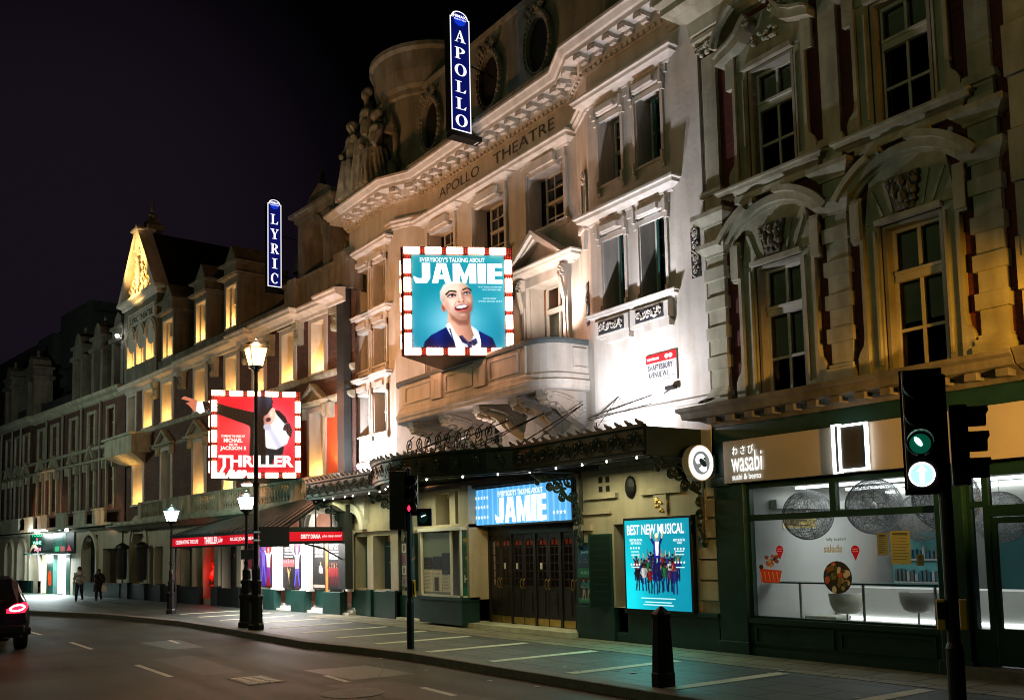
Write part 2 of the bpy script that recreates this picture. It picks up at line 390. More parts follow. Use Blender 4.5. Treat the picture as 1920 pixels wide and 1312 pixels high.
WHITEP = mat('white_gloss_paint', (0.72, 0.70, 0.64), .45, var=.1, scale=2)
BRICK = brick('red_brick', (0.15, 0.022, 0.018), (0.10, 0.016, 0.015), (.05, .03, .025))
BRICKD = brick('dark_brick', (0.13, 0.055, 0.035), (0.08, 0.035, 0.03))
REDP = mat('orange_red_painted_wall', (0.62, 0.10, 0.03), .7, var=.2, scale=2, bump=.1)
GREEN = mat('dark_green_paint', (0.012, 0.05, 0.04), .38, var=.3, scale=3, bump=.05)
BLACK = mat('black_paint', (0.005, 0.006, 0.007), .4, var=.3, scale=4)
IRON = mat('dark_green_ironwork', (0.012, 0.028, 0.026), .42, var=.3, scale=5)
SLATE = mat('roof_slate', (0.05, 0.055, 0.06), .7, var=.4, scale=4, bump=.3)
LEAD = mat('lead_capping', (0.10, 0.12, 0.12), .6, var=.3, scale=3)
SASH = mat('white_sash_paint', (0.60, 0.57, 0.50), .5, var=.12, scale=4)
DOORW = mat('dark_door_wood', (0.022, 0.019, 0.016), .35, var=.4, scale=6, bump=.1)
OAK = mat('orange_varnished_wood', (0.42, 0.18, 0.04), .4, var=.3, scale=7)
BRASS = mat('brass', (0.62, 0.42, 0.12), .35, metal=.9, var=.25, scale=6)
STEEL = mat('brushed_steel', (0.5, 0.5, 0.5), .3, metal=.9, var=.1, scale=5)
PLASTIC = mat('black_plastic', (0.004, 0.004, 0.005), .45, var=.2, scale=9)
ORNA = mat('ornament_ground', (0.035, 0.035, 0.04), .8, var=.3, scale=8)
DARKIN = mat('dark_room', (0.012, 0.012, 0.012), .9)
BLIND = mat('grey_roller_blind', (0.45, 0.45, 0.36), .9, var=.15, scale=2)
CURT = mat('net_curtain', (0.35, 0.33, 0.27), .9, var=.3, scale=5)
FASC = mat('fascia_panel_enamel', (0.55, 0.51, 0.43), .35, var=.06, scale=1.5)
ROOMW = mat('pale_interior_wall', (0.55, 0.54, 0.50), .8, var=.08, scale=1)
TEALW = mat('teal_interior_wall', (0.06, 0.20, 0.20), .7, var=.2, scale=1)
ROOMR = mat('red_foyer_wall', (0.55, 0.10, 0.05), .8, var=.2, scale=1)
YELLOW = mat('yellow_plastic', (0.75, 0.40, 0.03), .5, var=.1)
LINING = mat('stone_window_lining', (0.34, 0.33, 0.28), .8, var=.2, scale=2, bump=.2); GLASS = glassmat('window_glass', (0.72, 0.76, 0.74)); SHOPGL = glassmat('shop_glass')
DGLASS = mat('dark_window_glass', (0.010, 0.012, 0.012), .06, var=.2, scale=1, spec=.8)
CASEGL = glassmat('display_case_glass', (0.55, 0.62, 0.6), 0.6)
BULBW = emit('warm_white_bulb', (1.0, 0.46, 0.27), 32)
BULBR = emit('dim_red_bulb', (0.7, 0.03, 0.02), .7)
BULBB = mat('bulb_panel_backing', (0.05, 0.008, 0.006), .5)
DOWN = emit('downlight_lens', (1.0, 0.97, 0.85), 12)
LANTW = emit('lantern_glass_white', (0.80, 1.0, 0.95), 7)
LANTO = emit('lantern_glass_amber', (1.0, 0.50, 0.16), 7)
WTUBE = emit('white_light_strip', (0.92, 0.97, 1.0), 3.2)
HALO = emit('white_letter_light', (0.95, 1.0, 1.0), 1.15)
PRINTL = printed('backlit_print', 1.15, mottle=.05); PRINTJ = printed('backlit_banner_print', 1.25, rough=.65, mottle=.05); PRINT = printed('paper_print', 0.0, rough=.5)
PRINTD = printed('dimly_lit_print', 0.06, rough=.4); BLADE = printed('blade_sign_print', 1.15)
# =================================================================== the setting
def tarmac():
    ma = bpy.data.materials.new('road_asphalt'); ma.use_nodes = True; nt = ma.node_tree; b = nt.nodes['Principled BSDF']
    g = nt.nodes.new('ShaderNodeNewGeometry'); A = nt.nodes.new('ShaderNodeTexNoise'); A.inputs['Scale'].default_value = 0.6; A.inputs['Detail'].default_value = 8
    B = nt.nodes.new('ShaderNodeTexNoise'); B.inputs['Scale'].default_value = 16; B.inputs['Detail'].default_value = 8; B.inputs['Roughness'].default_value = .75
    W = nt.nodes.new('ShaderNodeMapping'); W.inputs['Scale'].default_value = (0.12, 1.6, 1); C_ = nt.nodes.new('ShaderNodeTexNoise'); C_.inputs['Scale'].default_value = 1.2; C_.inputs['Detail'].default_value = 5
    for n in (A, B): nt.links.new(g.outputs['Position'], n.inputs['Vector'])
    nt.links.new(g.outputs['Position'], W.inputs[0]); nt.links.new(W.outputs[0], C_.inputs['Vector'])
    r = nt.nodes.new('ShaderNodeValToRGB'); r.color_ramp.elements[0].position = .35; r.color_ramp.elements[1].position = .68
    r.color_ramp.elements[0].color = (.016, .016, .010, 1); r.color_ramp.elements[1].color = (.050, .047, .029, 1); nt.links.new(A.outputs['Fac'], r.inputs[0])
    m1 = nt.nodes.new('ShaderNodeMix'); m1.data_type = 'RGBA'; m1.blend_type = 'OVERLAY'; m1.inputs[0].default_value = .95
    nt.links.new(r.outputs[0], m1.inputs[6]); nt.links.new(C_.outputs['Fac'], m1.inputs[7])
    m2 = nt.nodes.new('ShaderNodeMix'); m2.data_type = 'RGBA'; m2.blend_type = 'OVERLAY'; m2.inputs[0].default_value = .95
    nt.links.new(m1.outputs[2], m2.inputs[6]); nt.links.new(B.outputs['Fac'], m2.inputs[7]); nt.links.new(m2.outputs[2], b.inputs['Base Color'])
    rr = nt.nodes.new('ShaderNodeMapRange'); rr.inputs[3].default_value = .50; rr.inputs[4].default_value = .80; b.inputs['Specular IOR Level'].default_value = .25; nt.links.new(C_.outputs['Fac'], rr.inputs[0]); nt.links.new(rr.outputs[0], b.inputs['Roughness'])
    bp = nt.nodes.new('ShaderNodeBump'); bp.inputs['Strength'].default_value = .35; bp.inputs['Distance'].default_value = .01
    nt.links.new(B.outputs['Fac'], bp.inputs['Height']); nt.links.new(bp.outputs[0], b.inputs['Normal']); return ma
def paving(name, c1, c2, bw, rh, mort):
    ma = bpy.data.materials.new(name); ma.use_nodes = True; nt = ma.node_tree; b = nt.nodes['Principled BSDF']; b.inputs['Roughness'].default_value = .6
    g = nt.nodes.new('ShaderNodeNewGeometry'); B = nt.nodes.new('ShaderNodeTexBrick'); B.inputs['Scale'].default_value = 1; B.inputs['Brick Width'].default_value = bw; B.inputs['Row Height'].default_value = rh
    B.inputs['Mortar Size'].default_value = .022; B.inputs['Color1'].default_value = (*c1, 1); B.inputs['Color2'].default_value = (*c2, 1); B.inputs['Mortar'].default_value = (*mort, 1)
    nt.links.new(g.outputs['Position'], B.inputs['Vector']); N = nt.nodes.new('ShaderNodeTexNoise'); N.inputs['Scale'].default_value = 1.1; N.inputs['Detail'].default_value = 9; N.inputs['Roughness'].default_value = .7
    nt.links.new(g.outputs['Position'], N.inputs['Vector']); mx = nt.nodes.new('ShaderNodeMix'); mx.data_type = 'RGBA'; mx.blend_type = 'OVERLAY'; mx.inputs[0].default_value = .8
    nt.links.new(B.outputs['Color'], mx.inputs[6]); nt.links.new(N.outputs['Fac'], mx.inputs[7]); nt.links.new(mx.outputs[2], b.inputs['Base Color'])
    bp = nt.nodes.new('ShaderNodeBump'); bp.inputs['Strength'].default_value = .3; bp.inputs['Distance'].default_value = .006; bp.invert = True
    nt.links.new(B.outputs['Fac'], bp.inputs['Height']); nt.links.new(bp.outputs[0], b.inputs['Normal']); return ma
PAVE = paving('grey_paving_slabs', (.075, .095, .078), (.042, .054, .046), .9, .6, (.012, .014, .013))
PAVEY = paving('buff_paving_slabs', (.24, .22, .13), (.17, .155, .10), .75, .6, (.05, .045, .035))
KERB = mat('granite_kerb', (.16, .15, .13), .7, var=.3, scale=6, bump=.3)
PAINT = mat('worn_road_paint', (.55, .53, .47), .6, var=.45, scale=7)
STRIP = mat('pale_stone_strip', (.66, .64, .46), .6, var=.3, scale=3)
struct(M().quad((-240, -70, 0), (90, -70, 0), (90, 120, 0), (-240, 120, 0)).build('road', tarmac()))
KP = [(14, 8.42), (-15.5, 8.42), (-17.5, 8.2), (-19.2, 7.92), (-24, 7.9), (-28.2, 7.8), (-34, 6.95), (-38.4, 5.5), (-48, 3.2), (-80, -6)]
m = M(); vs = [(x, y, .13) for x, y in KP] + [(-80, 40, .13), (14, 40, .13)]
m.add(vs, [tuple(range(len(vs)-1, -1, -1))]); struct(m.build('pavement', PAVE))
struct(M().sweep(KP[::-1], [(0, .002), (0, .125), (-.02, .136), (-.28, .136), (-.28, .1)]).build('kerb', KERB))
struct(M().quad((-60, .1, .13), (14, .1, .13), (14, -20, .13), (-60, -20, .13)).build('near_pavement', PAVE))
struct(M().sweep([(14, .1), (-60, .1)], [(0, .1), (0, .136), (-.02, .136), (.2, .136), (.2, .1)]).build('near_kerb', KERB))
struct(M().slab([(-27, 11.1), (-4, 11.1), (-4, 12.3), (-27, 12.3)], .131, .137).build('paving_band', PAVEY))
m = M()
for x in (-7.0, -9.2, -11.3, -13.4, -15.5, -17.6, -19.5, -21.4, -23.4, -25.4, -27.4, -29.4, -31.4): m.box(x-.11, x+.11, 8.75, 10.95, .131, .136)
struct(m.build('paving_strips', STRIP))
m = M()
for x in (-10, -16.4, -22.6, -28.0, -32.5, -37, -42): m.quad((x-2.3, 4.38-.05*max(0, -x-22), .004), (x, 4.38-.05*max(0, -x-24), .004), (x, 4.48-.05*max(0, -x-24), .004), (x-2.3, 4.48-.05*max(0, -x-22), .004))
struct(m.build('lane_markings', PAINT))
m = M()
for x, y in ((-14.2, 6.4), (-11.9, 6.9), (-23.0, 6.3)): m.quad((x-.5, y-.05, .004), (x+.5, y-.1, .004), (x+.5, y, .004), (x-.5, y+.06, .004))
struct(m.build('worn_paint_marks', PAINT))
PATCH1 = mat('dark_road_patch', (.022, .022, .017), .6, var=.4, scale=3, bump=.6); PATCH2 = mat('pale_road_patch', (.042, .038, .027), .5, var=.4, scale=3, bump=.5)
for k, (P_, mt_) in enumerate((([(-13.6, 5.9), (-10.6, 6.3), (-10.5, 7.1), (-13.4, 6.9)], PATCH1), ([(-19.5, 4.9), (-16.2, 4.9), (-16.1, 5.6), (-19.6, 5.7)], PATCH1), ([(-15.6, 6.4), (-13.9, 6.5), (-13.8, 7.6), (-15.5, 7.5)], PATCH2), ([(-23.5, 5.6), (-21.2, 5.7), (-21.1, 6.4), (-23.4, 6.5)], PATCH2), ([(-30, 5.0), (-25, 5.2), (-25, 5.7), (-30, 5.5)], PATCH1))):
    struct(M().add([(x, y, .0025) for x, y in P_], [(0, 1, 2, 3)]).build('road_patch', mt_))
m = M(); R_ = random.Random(77)
for k in range(5):                                # tarred cracks
    x, y = -11-5*k, 3.6+R_.random()*3; a = R_.random()*.6-.3; pts = []
    for j in range(26): pts.append((x, y)); x -= .16+.08*R_.random(); a += (R_.random()-.5)*.5; y += .12*math.sin(a)
    for p, q in zip(pts, pts[1:]): m.quad((p[0], p[1]-.012, .0035), (q[0], q[1]-.012, .0035), (q[0], q[1]+.012, .0035), (p[0], p[1]+.012, .0035))
struct(m.build('road_crack', PATCH1))
m = M()
for k in range(240):
    x, y = -6-26*R_.random(), 8.8+2.9*R_.random(); r = .012+.02*R_.random(); n = 7; m.add([(x+r*math.cos(6.283*i/n), y+r*math.sin(6.283*i/n)*(.7+.3*R_.random()), .1385) for i in range(n)], [tuple(range(n))])
o_ = m.build('gum_spots', mat('trodden_gum', (.035, .035, .035), .8)); tag(o_, 'dark flat spots of trodden chewing gum scattered over the paving', 'gum', kind='stuff')
m = M()
for k in range(26):
    x, y = -7-22*R_.random(), 7.9+.3*R_.random() if R_.random() < .6 else 9+2.5*R_.random(); z = .004 if y < 8.4 else .139; a = R_.random()*3; w_ = .03+.05*R_.random(); m.add([(x+w_*math.cos(a+i*1.57), y+w_*math.sin(a+i*1.57)*(.5+.5*R_.random()), z+.01*R_.random()) for i in range(4)], [(0, 1, 2, 3)])
o_ = m.build('litter', mat('paper_litter', (.5, .5, .46), .8)); tag(o_, 'small scraps of pale litter along the gutter and paving', 'litter', kind='stuff')
# manhole covers
def cover(x, y, label, w=1.0, d=.6):
    t = thing('manhole_cover', label, 'manhole cover', (x, y, 0), 0, 'covers set in the road')
    m = M().box(x-w/2, x+w/2, y-d/2, y+d/2, .002, .008); kids(t, 'frame', m, KERB)
    m = M()
    for i in range(5):
        for j in range(3): m.box(x-w/2+.05+i*(w-.1)/5, x-w/2+.02+(i+1)*(w-.1)/5, y-d/2+.04+j*(d-.08)/3, y-d/2+.02+(j+1)*(d-.08)/3, .009, .014)
    kids(t, 'lid', m, PAINT)
cover(-14.95, 5.35, 'pale rectangular cover set in the road in front of the black lamp post bases')
t = thing('round_manhole_cover', 'dark round iron cover in the road near the lower edge of the picture', 'manhole cover', (-12.6, 5.6, 0), 0, 'covers set in the road')
kids(t, 'frame', M().lathe(-12.6, 5.9, [(.46, .002), (.46, .008), (.40, .008)], 24), KERB); kids(t, 'lid', M().lathe(-12.6, 5.9, [(.39, .002), (.39, .006), (.0, .006)], 24), PLASTIC)

# =================================================================== windows
def sash(m, x0, x1, z0, z1, y, bars_v=(), bars_h=(), transom=None, fw=.05, bw=.025, d=.06, tw=.1):
    m.box(x0, x0+fw, y-d, y, z0, z1); m.box(x1-fw, x1, y-d, y, z0, z1); m.box(x0+fw, x1-fw, y-d, y, z0, z0+fw); m.box(x0+fw, x1-fw, y-d, y, z1-fw, z1)
    if transom: m.box(x0+fw, x1-fw, y-d*1.5, y, transom-tw/2, transom+tw/2); m.box(x0+fw, x1-fw, y-d*2, y-d*1.5-.002, transom+tw*.2, transom+tw/2)
    for v in bars_v: m.box(v-bw/2, v+bw/2, y-d*.8, y-.003, z0+fw, z1-fw)
    for h in bars_h: m.box(x0+fw, x1-fw, y-d*.75, y-.006, h-bw/2, h+bw/2)
    return m
def window(b, x0, x1, z0, z1, y, bars_v=(), bars_h=(), transom=None, glass=None, fm=None, label=None, **k):
    w = kids(b, 'window', sash(M(), x0, x1, z0, z1, y, bars_v, bars_h, transom, **k), fm or SASH)
    p = M().quad((x0+.01, y-.02, z0+.01), (x1-.01, y-.02, z0+.01), (x1-.01, y-.02, z1-.01), (x0+.01, y-.02, z1-.01)).build('pane', glass or DGLASS, w)
    if label: w['label'] = label
    return w
HOOD = [(0, 0), (.06, .0), (.07, .04), (.16, .09), (.22, .10), (.23, .17), (.27, .19), (.27, .24), (0, .27)]
def hood(m, x0, x1, y, z, h=.27, p=.27, back=.05, k0=True, k1=True):
    path = ([(x0, y+back)] if k0 else []) + [(x0, y), (x1, y)] + ([(x1, y+back)] if k1 else [])
    return m.sweep(path, [(o*p/.27, z+zz*h/.27) for o, zz in HOOD])

# =================================================================== restaurant building
Y0 = 12.4
RB = thing('restaurant_building', 'red brick and carved stone building with a dark green restaurant shopfront at street level', 'building', (-9, Y0, .13))
m = M(); WX = (-10.12, -7.74)
holes = [(c-.47, c+.47, 4.38, 6.56) for c in WX] + [(c-.47, c+.47, 8.04, 9.97) for c in WX]
wall(m, -11.62, -6.2, 4.3, 13.4, Y0+.012, holes, .42)
kids(RB, 'brick_wall', m, BRICK)
for a, b, c, d in holes: kids(RB, 'window_lining', M().box(a, a+.05, Y0-.0, Y0+.3, c, d).box(b-.05, b, Y0-.0, Y0+.3, c, d).box(a+.05, b-.05, Y0, Y0+.3, d-.05, d).box(a+.05, b-.05, Y0, Y0+.3, c, c+.03), LINING)
kids(RB, 'roof', M().box(-11.6, -6.2, Y0+.2, Y0+8, 13.2, 13.5), SLATE)
m = M()                                       # side, back and inner floors
m.box(-11.6, -6.2, 20, 20.1, .13, 13.2); m.box(-6.25, -6.2, Y0+.46, 20, .13, 13.2); m.box(-11.62, -11.5, Y0+.46, 20, .13, 13.2)
for z in (4.05, 7.4, 10.6): m.box(-11.5, -6.25, Y0+.47, 20, z, z+.1)
m.box(-8.95, -8.9, Y0+.47, 20, 4.15, 13.2)
kids(RB, 'inner_structure', m, DARKIN)
for i, c in enumerate(WX):
    for z0, z1, tr, hb in ((4.38, 6.56, 5.79, 5.0), (8.04, 9.97, 9.32, 8.66)):
        w = window(RB, c-.42, c+.42, z0+.03, z1-.05, Y0+.22, (c,), (hb,), tr, glass=GLASS, fm=SASH, bw=.045, tw=.15)
        if z0 < 5: kids(RB, 'blind', M().box(c-.46, c+.46, Y0+.30, Y0+.31, 4.38+(.75 if i else .62), 6.5), BLIND)
        else: kids(RB, 'blind', M().box(c-.46, c+.46, Y0+.30, Y0+.31, 9.5, 9.9), BLIND)
def surround_low(c):
    y = Y0 - .06; m = M(); r = .95; rise = .46; R = (r*r + rise*rise)/(2*rise); cz = 7.08 + rise - R; a = math.degrees(math.asin(r/R))
    # jambs with flared feet and ears
    for s in (-1, 1):
        X = lambda d: c + s*d
        m.band([(X(.50), 4.36), (X(.50), 6.62)], [(X(.72), 4.36), (X(.72), 6.62)], y+.02, Y0+.25)
        P = [(.72, 4.36), (.90, 4.36), (.90, 4.66), (.86, 4.75), (.80, 4.83), (.78, 4.95), (.78, 6.38), (.90, 6.38), (.90, 7.06), (.72, 7.06)]
        m.prism([(X(d), z) for d, z in P][::s], y-.06, Y0+.12)
        m.box(min(X(.74), X(.90)), max(X(.74), X(.90)), y-.1, y-.06, 6.42, 7.0)
        m.box(min(X(.535), X(.57)), max(X(.535), X(.57)), y-.03, y+.02, 4.5, 6.5)
    # tympanum
    n = 14; A = [(c + R*math.sin(math.radians(-a+2*a*i/n)), cz + R*math.cos(math.radians(-a+2*a*i/n))) for i in range(n+1)]
    m.prism([(c-.95+.24, 6.62), (c+.95-.24, 6.62)] + [p for p in A[::-1] if abs(p[0]-c) < .72], y, Y0+.12)
    for d in (-.5, -.3, .3, .5):                # radial flutes
        m.line((c+d*.8, 6.68), (c+d*1.15, 7.28-abs(d)*.28), .03, .05, y-.006)
        m.prism([(c+d*.78-.02, 6.68), (c+d*.78+.02, 6.68), (c+d*1.15+.03, 7.24-abs(d)*.25), (c+d*1.15-.03, 7.24-abs(d)*.25)], y-.03, y)
    m.box(c-.52, c+.52, y-.07, y+.02, 6.56, 6.64)
    def ar(r0, r1, a0, a1, p):
        B0 = [(c + (R+r0)*math.sin(math.radians(a0+(a1-a0)*i/n)), cz + (R+r0)*math.cos(math.radians(a0+(a1-a0)*i/n))) for i in range(n+1)]
        B1 = [(c + (R+r1)*math.sin(math.radians(a0+(a1-a0)*i/n)), cz + (R+r1)*math.cos(math.radians(a0+(a1-a0)*i/n))) for i in range(n+1)]
        m.band(B1, B0, y-p, Y0+.12)
    ar(-.09, -.03, -a, a, .03); ar(-.03, .09, -a, a, .11)
    ar(.09, .19, -a-3, -a*.42, .20); ar(.09, .19, a*.10, a+3, .20)
    return m
def cartouche(c, z0, z1, y):
    m = M(); w = (z1-z0)
    m.prism([(c-.13, z0), (c+.13, z0), (c+.25, z1), (c-.25, z1)], y-.05, y+.01)
    R_ = random.Random(int(c*100))
    for i in range(26):
        t = R_.random(); x = c + (R_.random()-.5)*(.26+.24*t); z = z0 + .04 + t*(w-.08)
        m.ell((x, y-.07, z), (.035+.03*R_.random(), .05, .03+.04*R_.random()), 6, 4)
    m.ell((c, y-.08, z0+w*.36), (.07, .06, .1)); m.ell((c, y-.09, z0+w*.72), (.05, .06, .06)); m.ell((c-.12, y-.07, z0+w*.55), (.04, .06, .12)); m.ell((c+.12, y-.07, z0+w*.55), (.04, .06, .12))
    for s in (-1, 1): m.tube(spiral(c+s*.17, z1-.08, .07, 1.4, 0, s, 8, y-.08), .018, 5)
    return m
def surround_up(c):
    y = Y0 - .04; m = M()
    for s in (-1, 1):
        X = lambda d: c + s*d
        m.band([(X(.50), 8.02), (X(.50), 10.02)], [(X(.70), 8.02), (X(.70), 10.02)], y+.02, Y0+.25)
        P = [(.70, 8.02), (.90, 8.02), (.90, 8.25), (.86, 8.34), (.78, 8.42), (.76, 8.55), (.76, 9.78), (.90, 9.78), (.90, 10.25), (.70, 10.3)]
        m.prism([(X(d), z) for d, z in P][::s], y-.05, Y0+.12)
        m.box(min(X(.535), X(.56)), max(X(.535), X(.56)), y-.02, y+.02, 8.2, 9.85)
        # swan-neck scroll
        A = [(X(.98), 10.34), (X(.86), 10.40), (X(.66), 10.46), (X(.48), 10.56), (X(.36), 10.70), (X(.27), 10.78)]
        B = [(X(.98), 10.22), (X(.84), 10.27), (X(.62), 10.33), (X(.42), 10.42), (X(.30), 10.56), (X(.24), 10.66)]
        m.band(A, B, y-.22, Y0+.12); m.band([(a, b+.05) for a, b in A], A, y-.28, Y0+.12)
        m.tube(spiral(X(.27), 10.70, .085, 1.3, 90, -s, 10, y-.2), .03, 6)
        m.arc(c, 10.22, .98, 1.06, *( (18, 58) if s > 0 else (122, 162)), y-.2, Y0+.1, 8); m.arc(c, 10.22, 1.06, 1.12, *((18, 58) if s > 0 else (122, 162)), y-.27, Y0+.1, 8)
    m.prism([(c-.72, 10.02), (c+.72, 10.02), (c+.66, 10.32), (c+.3, 10.45), (c, 10.5), (c-.3, 10.45), (c-.66, 10.32)], y, Y0+.12)
    m.box(c-.52, c+.52, y-.08, y+.02, 9.97, 10.06)
    m.prism([(c-.74, 10.2), (c+.74, 10.2), (c+.9, 10.9), (c-.9, 10.9)], Y0+.0, Y0+.12)
    R_ = random.Random(5)
    for i in range(14): m.ell((c+(R_.random()-.5)*.5, y-.05, 10.28+R_.random()*.2), (.05, .06, .035), 6, 4)
    return m
for c in WX:
    kids(RB, 'window_surround', surround_low(c), STONE); kids(RB, 'window_surround', surround_up(c), STONE)
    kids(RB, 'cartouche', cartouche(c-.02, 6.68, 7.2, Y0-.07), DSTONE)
    m = M(); hood(m, c-.88, c+.86, Y0-.02, 7.83, .2, .24); m.box(c-.78, c+.78, Y0-.12, Y0+.1, 7.72, 7.83)
    for s in (-.45, .35): m.box(c+s-.11, c+s+.11, Y0-.2, Y0+.1, 7.60, 7.72); m.box(c+s-.09, c+s+.09, Y0-.16, Y0+.1, 7.52, 7.60)
    kids(RB, 'window_sill', m, STONE)
for px in (-11.43, -8.94, -6.58):                 # giant pilasters
    m = M(); y = Y0 - .08; h = .19
    m.box(px-h-.08, px+h+.08, y-.12, Y0+.1, 4.36, 4.5); m.box(px-h-.05, px+h+.05, y-.09, Y0+.1, 4.5, 4.58); m.box(px-h-.02, px+h+.02, y-.05, Y0+.1, 4.58, 4.64)
    m.box(px-h, px+h, y, Y0+.1, 4.64, 6.98)
    for z in (4.98, 5.5, 6.02, 6.54): m.box(px-h-.04, px+h+.04, y-.05, Y0+.1, z, z+.22)
    m.sweep([(px-h, Y0+.1), (px-h, y), (px+h, y), (px+h, Y0+.1)], [(0, 6.96), (.03, 6.96), (.03, 7.0), (.12, 7.1), (.14, 7.12), (.14, 7.2), (0, 7.22)])
    m.box(px-h-.01, px+h+.01, y-.01, Y0+.1, 7.2, 7.52)
    m.sweep([(px-h, Y0+.1), (px-h, y), (px+h, y), (px+h, Y0+.1)], [(0, 7.5), (.05, 7.5), (.06, 7.54), (.17, 7.64), (.19, 7.66), (.19, 7.74), (0, 7.78)])
    m.box(px-h+.01, px+h-.01, y, Y0+.1, 7.78, 8.05); m.box(px-h-.06, px+h+.06, y-.07, Y0+.1, 8.05, 8.13); m.box(px-h-.03, px+h+.03, y-.04, Y0+.1, 8.13, 8.19)
    m.box(px-h+.03, px+h-.03, y+.02, Y0+.1, 8.19, 10.62)
    m.sweep([(px-h, Y0+.1), (px-h, y), (px+h, y), (px+h, Y0+.1)], [(0, 10.86), (.05, 10.86), (.1, 10.93), (.1, 11.0), (0, 11.02)])
    kids(RB, 'pilaster', m, STONE)
    c_ = M(); R_ = random.Random(3)
    for i in range(16): c_.ell((px+(R_.random()-.5)*.4, y-.05, 10.64+R_.random()*.2), (.05, .05, .05), 6, 4)
    for s in (-1, 1): c_.tube(spiral(px+s*.16, 10.76, .07, 1.4, 0, s, 8, y-.07), .02, 5)
    kids(RB, 'capital', c_, STONE)
m = M(); m.sweep([(-11.63, Y0+.3), (-11.63, Y0-.1), (-6.3, Y0-.1)], [(0, 11.0), (.1, 11.05), (.12, 11.3), (.3, 11.45), (.45, 11.5), (.45, 11.62), (.55, 11.7), (.55, 11.8), (0, 11.86)])
m.box(-11.6, -6.25, Y0-.06, Y0+.1, 11.0, 11.1)
kids(RB, 'upper_cornice', m, STONE)
m = M(); m.sweep([(-11.63, Y0+.3), (-11.63, Y0), (-6.2, Y0)], [(0, 3.98), (.06, 3.98), (.08, 4.04), (.20, 4.10), (.42, 4.14), (.44, 4.24), (.50, 4.28), (.50, 4.34), (0, 4.38)])
x = -11.5
while x < -6.3: m.box(x, x+.16, Y0-.38, Y0-.18, 4.02, 4.12); x += .42
kids(RB, 'shopfront_cornice', m, DSTONE)
kids(RB, 'alarm_light', M().ell((-7.08, Y0+.06, 7.62), (.07, .07, .07), 10, 6), WHITEP)
t = thing('iron_ring', 'small dark iron ring lying on the left end of the shopfront cornice', 'ring', (-11.45, 12.1, 4.4)); kids(t, 'ring', M().tube([(-11.45+.13*math.cos(a), 11.98+.13*math.sin(a), 4.41+.05*math.sin(a)) for a in [2*PI*i/20 for i in range(21)]], .014, 5), BLACK)
t = thing('wall_camera', 'small black camera on a bracket under the street name sign', 'camera', (-12.6, Y0, 4.85)); kids(t, 'housing', M().box(-12.72, -12.50, Y0-.16, Y0-.06, 4.80, 4.87), PLASTIC); kids(t, 'bracket', M().tube([(-12.9, Y0, 4.78), (-12.6, Y0-.1, 4.83)], .014, 5), BLACK)
# shopfront
m = M(); m.box(-11.68, -11.06, Y0-.06, Y0+.2, .13, 3.0); m.box(-11.72, -11.02, Y0-.1, Y0+.2, .13, .34); m.box(-11.7, -11.34, Y0-.12, Y0+.2, 2.95, 3.1)
m.box(-7.62, -7.2, Y0-.06, Y0+.2, .13, 2.96); m.box(-7.66, -7.16, Y0-.1, Y0+.2, .13, .34)
m.box(-11.68, -6.25, Y0-.05, Y0+.2, 3.71, 3.98); m.box(-11.68, -11.36, Y0-.05, Y0+.2, 3.1, 3.71)
kids(RB, 'shopfront_pier', m, GREEN, bevel=.012)
m = M(); m.box(-11.06, -7.62, Y0+.0, Y0+.2, .13, .66); m.box(-11.06, -7.62, Y0-.05, Y0+.2, .66, .74); m.box(-11.06, -7.62, Y0-.04, Y0, .13, .26)
for a, b in ((-10.95, -9.4), (-9.3, -7.72)): m.box(a, b, Y0-.025, Y0, .32, .36); m.box(a, b, Y0-.025, Y0, .58, .62); m.box(a, a+.04, Y0-.025, Y0, .36, .58); m.box(b-.04, b, Y0-.025, Y0, .36, .58)
kids(RB, 'stall_riser', m, GREEN)
m = M(); y = Y0+.04
m.box(-11.06, -11.0, y, y+.1, .74, 2.96); m.box(-7.66, -7.62, y, y+.1, .74, 2.96); m.box(-11.0, -7.66, y, y+.1, 2.88, 2.96); m.box(-11.0, -7.66, y, y+.1, 2.34, 2.44); m.box(-9.4, -9.29, y, y+.1, 2.44, 2.88); m.box(-11.0, -7.66, y, y+.1, .74, .77)
sf = kids(RB, 'shop_window_frame', m, GREEN)
kids_ = M().quad((-11.0, y+.05, .77), (-7.66, y+.05, .77), (-7.66, y+.05, 2.88), (-11.0, y+.05, 2.88)); kids_.build('pane', SHOPGL, sf)
m = M(); m.box(-7.2, -7.15, y, y+.1, .13, 2.96); m.box(-6.98, -6.9, y, y+.1, .13, 2.96); m.box(-7.15, -6.98, y, y+.1, .13, .76); m.box(-7.15, -6.98, y, y+.1, 2.38, 2.46); m.box(-6.9, -6.2, y, y+.1, 2.25, 2.4); m.box(-7.15, -6.2, y, y+.1, 2.8, 2.96); m.box(-6.3, -6.2, y, y+.1, .13, 2.25)
dfm = kids(RB, 'door_frame', m, GREEN)
m = M(); m.quad((-7.15, y+.05, .76), (-6.98, y+.05, .76), (-6.98, y+.05, 2.8), (-7.15, y+.05, 2.8)); m.quad((-6.9, y+.05, 2.4), (-6.3, y+.05, 2.4), (-6.3, y+.05, 2.8), (-6.9, y+.05, 2.8)); m.build('pane', SHOPGL, dfm)
m = M(); m.box(-6.89, -6.83, y+.02, y+.08, .3, 2.24); m.box(-6.38, -6.31, y+.02, y+.08, .3, 2.24); m.box(-6.83, -6.38, y+.02, y+.08, 2.16, 2.24); m.box(-6.83, -6.38, y+.02, y+.08, .3, .78)
dr = kids(RB, 'door', m, GREEN); M().quad((-6.83, y+.05, .78), (-6.38, y+.05, .78), (-6.38, y+.05, 2.16), (-6.83, y+.05, 2.16)).build('pane', SHOPGL, dr)
